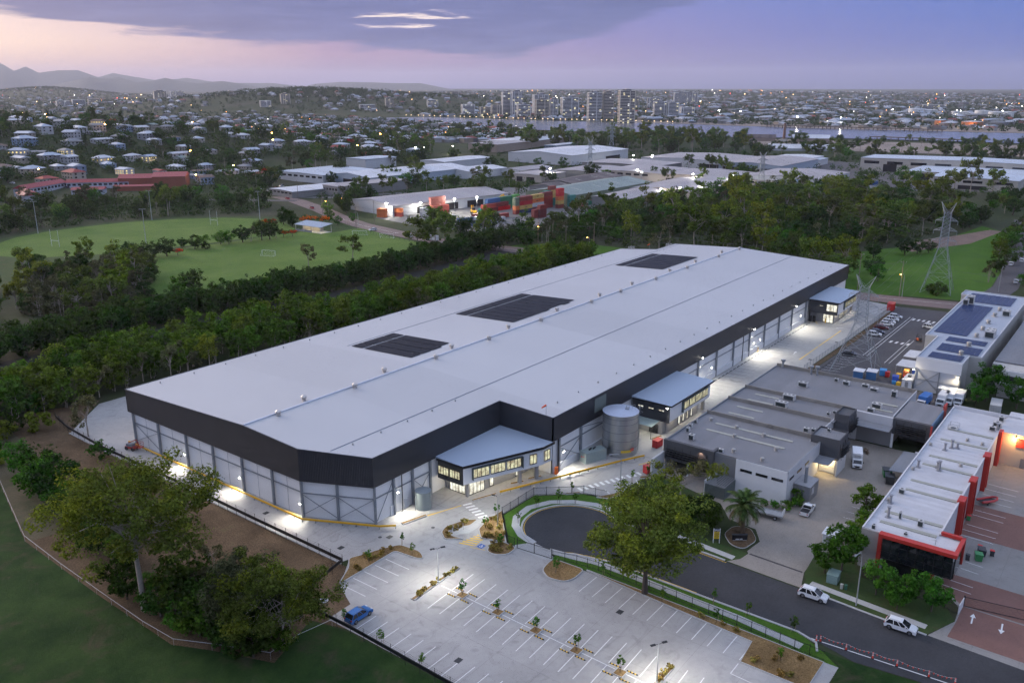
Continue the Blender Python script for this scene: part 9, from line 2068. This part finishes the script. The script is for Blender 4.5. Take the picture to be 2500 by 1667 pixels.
for hz in ((50.2,2950,420,300),(64.6,6200,400,400),(43.5,3500,350,450)):      # wooded hill tops
    for _ in range(900):
        a,r0 = R(hz[0]),hz[1]; dr,dt = rs.normal() * hz[2] * .5,rs.normal() * hz[3] * .55; x,y = (r0 + dr) * math.cos(a) - dt * math.sin(a),(r0 + dr) * math.sin(a) + dt * math.cos(a); s = rs.uniform(5,9); cl_c.append((x,y,hgt(x,y) + s * .7)); cl_r.append(s)
hc,hr = [],[]
def clear_of(x,y):
    for cx,cy,hx,hy,rz in SHEDS:
        dx,dy = x - cx,y - cy; u,v = dx * math.cos(rz) + dy * math.sin(rz),-dx * math.sin(rz) + dy * math.cos(rz)
        if abs(u) < hx + 5 and abs(v) < hy + 5: return False
    return True
YARD = [(368,296),(395,290),(470,296),(520,318),(500,372),(420,420),(372,388),(362,340)]
while len(hc) < 1150:
    x,y = rs.uniform(395,1010),rs.uniform(95,770)
    if not clear_of(x,y) or pip(x,y,YARD) or y < 230 - (x - 400) * .1 and x < 690 or (x < 470 and 520 < y < 640) or y > 480 + (x - 400) * .9: continue
    if rs.uniform() < .5 and 640 < x < 960 and y < 580: continue
    s = rs.uniform(1.6,4.2); hc.append((x,y,s * .75)); hr.append(s)
vs = []; leaves(vs,None,hc,hr,46,1.15,rs,.6,.9); o = inst(mesh_from_quads('estate_foliage',np.concatenate(vs),[leaf_mat('estate_leaf',(.024,.056,.012),(.070,.108,.026),.3,0)]),'estate_foliage'); tag(o,'low foliage filling the gaps of the industrial estate',None,None,'stuff')
def understorey(poly,n,nm,label,lo,hi,avoid=(),per=42,leaf=.9,cols=((.022,.054,.011),(.064,.102,.024))):
    c_,r_ = [],[]; xs = [p[0] for p in poly]; ys = [p[1] for p in poly]
    for _ in range(n * 30):
        if len(c_) >= n: break
        x,y = rs.uniform(min(xs),max(xs)),rs.uniform(min(ys),max(ys))
        if not pip(x,y,poly) or any(a0 < x < a1 and b0 < y < b1 for a0,a1,b0,b1 in avoid): continue
        s = rs.uniform(lo,hi); c_.append((x,y,s * .7)); r_.append(s)
    v_ = []; leaves(v_,None,c_,r_,per,leaf,rs,.6,.85); o = inst(mesh_from_quads(nm,np.concatenate(v_),[leaf_mat(nm + '_leaf',*cols,.3,0)]),nm); tag(o,label,None,None,'stuff')
understorey([(176,494),(222,503),(264,504),(304,492),(334,462),(362,470),(386,520),(372,590),(300,606),(240,610),(190,570)],620,'bank_scrub','dense scrub on the bank behind the oval',1.8,4.2,((272,402,608,682),))
understorey([(150,352),(160,370),(186,374),(200,362),(192,338),(176,312),(170,298),(140,294),(128,318)],300,'grove_scrub','dense brownish scrub filling the grove by the fields',1.6,3.4,(),42,.8,((.045,.055,.022),(.095,.095,.045)))
understorey([(346,150),(382,152),(374,234),(420,198),(480,258),(540,282),(640,238),(680,203),(640,120),(560,94),(470,110),(430,124),(384,122)],900,'woodland_scrub','dense understorey of the woodland behind the warehouse',1.8,4.0)
understorey([(352,250),(352,300),(368,328),(374,294),(396,284),(470,288),(476,264),(424,206),(376,240)],320,'roadside_scrub','dense scrub between the arterial road and container yard',1.5,3.6)
hc,hr = [],[]
while len(hc) < 4300:
    a,r = rs.uniform(42.5,78),rs.uniform(700,1420); x,y = polar(a,r)
    if (a < 53 and r < 880) or (266 < x < 408 and 596 < y < 700): continue
    if min((x - p) ** 2 + (y - q) ** 2 for p,q in HXY) < 70: continue
    s = rs.uniform(2.6,5.2); hc.append((x,y,hgt(x,y) + s * .8)); hr.append(s)
vs = []; leaves(vs,None,hc,hr,46,1.5,rs,.4,.85); o = inst(mesh_from_quads('hillside_foliage',np.concatenate(vs),[leaf_mat('hillside_leaf',(.026,.056,.014),(.070,.105,.030),.3,0)]),'hillside_foliage'); tag(o,'dense garden foliage filling the hillside between the houses',None,None,'stuff')
vs = []; leaves(vs,None,cl_c,cl_r,22,3.6,rs,.4,.85); me = mesh_from_quads('distant_trees',np.concatenate(vs),[leaf_mat('distant_leaf',(.024,.046,.016),(.060,.088,.032),.3,0)])
o = inst(me,'distant_trees'); tag(o,'mass of distant trees through the far suburbs',None,None,'stuff')
# pin-prick lights of the far suburbs
lb_ = MB(); LC = [emit('far_light_warm',(1.0,.62,.25),14),emit('far_light_white',(1.0,.93,.8),14),emit('far_light_red',(1.0,.08,.05),10),emit('far_light_amber',(1.0,.38,.06),14)]
for _ in range(520):
    r = 1250 + 6500 * rs.uniform() ** 1.5; a = rs.uniform(-3,75)
    if not far_ok(a,r): continue
    x,y = polar(a,r); z = hgt(x,y) + rs.uniform(6,11); s = r * .00020 * rs.uniform(.4,1.5) ** 1.5; lb_.cm = int(rs.choice([0,1,2,3],p=[.34,.34,.1,.22]))
    lb_.add([(x - s,y,z),(x + s,y,z),(x,y - s,z),(x,y + s,z),(x,y,z - s),(x,y,z + s)],[(0,2,5),(2,1,5),(1,3,5),(3,0,5),(2,0,4),(1,2,4),(3,1,4),(0,3,4)])
o = lb_.build('distant_lights',LC); tag(o,'scatter of distant street and window lights',None,None,'stuff')
# a lit promenade on the far bank
o = MB();
for k in range(46):
    a = np.interp(k,[0,45],[44,27]); r = np.interp(a,[27,36,43.8],[1900,2035,2300]) + 6; x,y = polar(a + rs.uniform(-.08,.08),r); o.box(x - .7,x + .7,y - .7,y + .7,4,4.8)
o = o.build('promenade_lights',emit('promenade_glow',(1.0,.72,.40),3)); tag(o,'string of warm lights along the far river promenade',None,None,'stuff')

# ------------------------------------------------------------------ the air
hb = MB().box(-19500,19500,-19500,19500,-2.0,430.0)
hm_ = bpy.data.materials.new('haze_air'); hm_.use_nodes = True; nt = hm_.node_tree; nt.nodes.clear()
vo = nd(nt,'ShaderNodeVolumePrincipled',ins={'Color': (.80,.82,.95,1),'Density': HAZE,'Anisotropy': .2}); mo = nd(nt,'ShaderNodeOutputMaterial'); nt.links.new(vo.outputs[0],mo.inputs['Volume'])
o = hb.build('haze',hm_); tag(o,'thin evening haze over the whole place',None,None,'stuff')
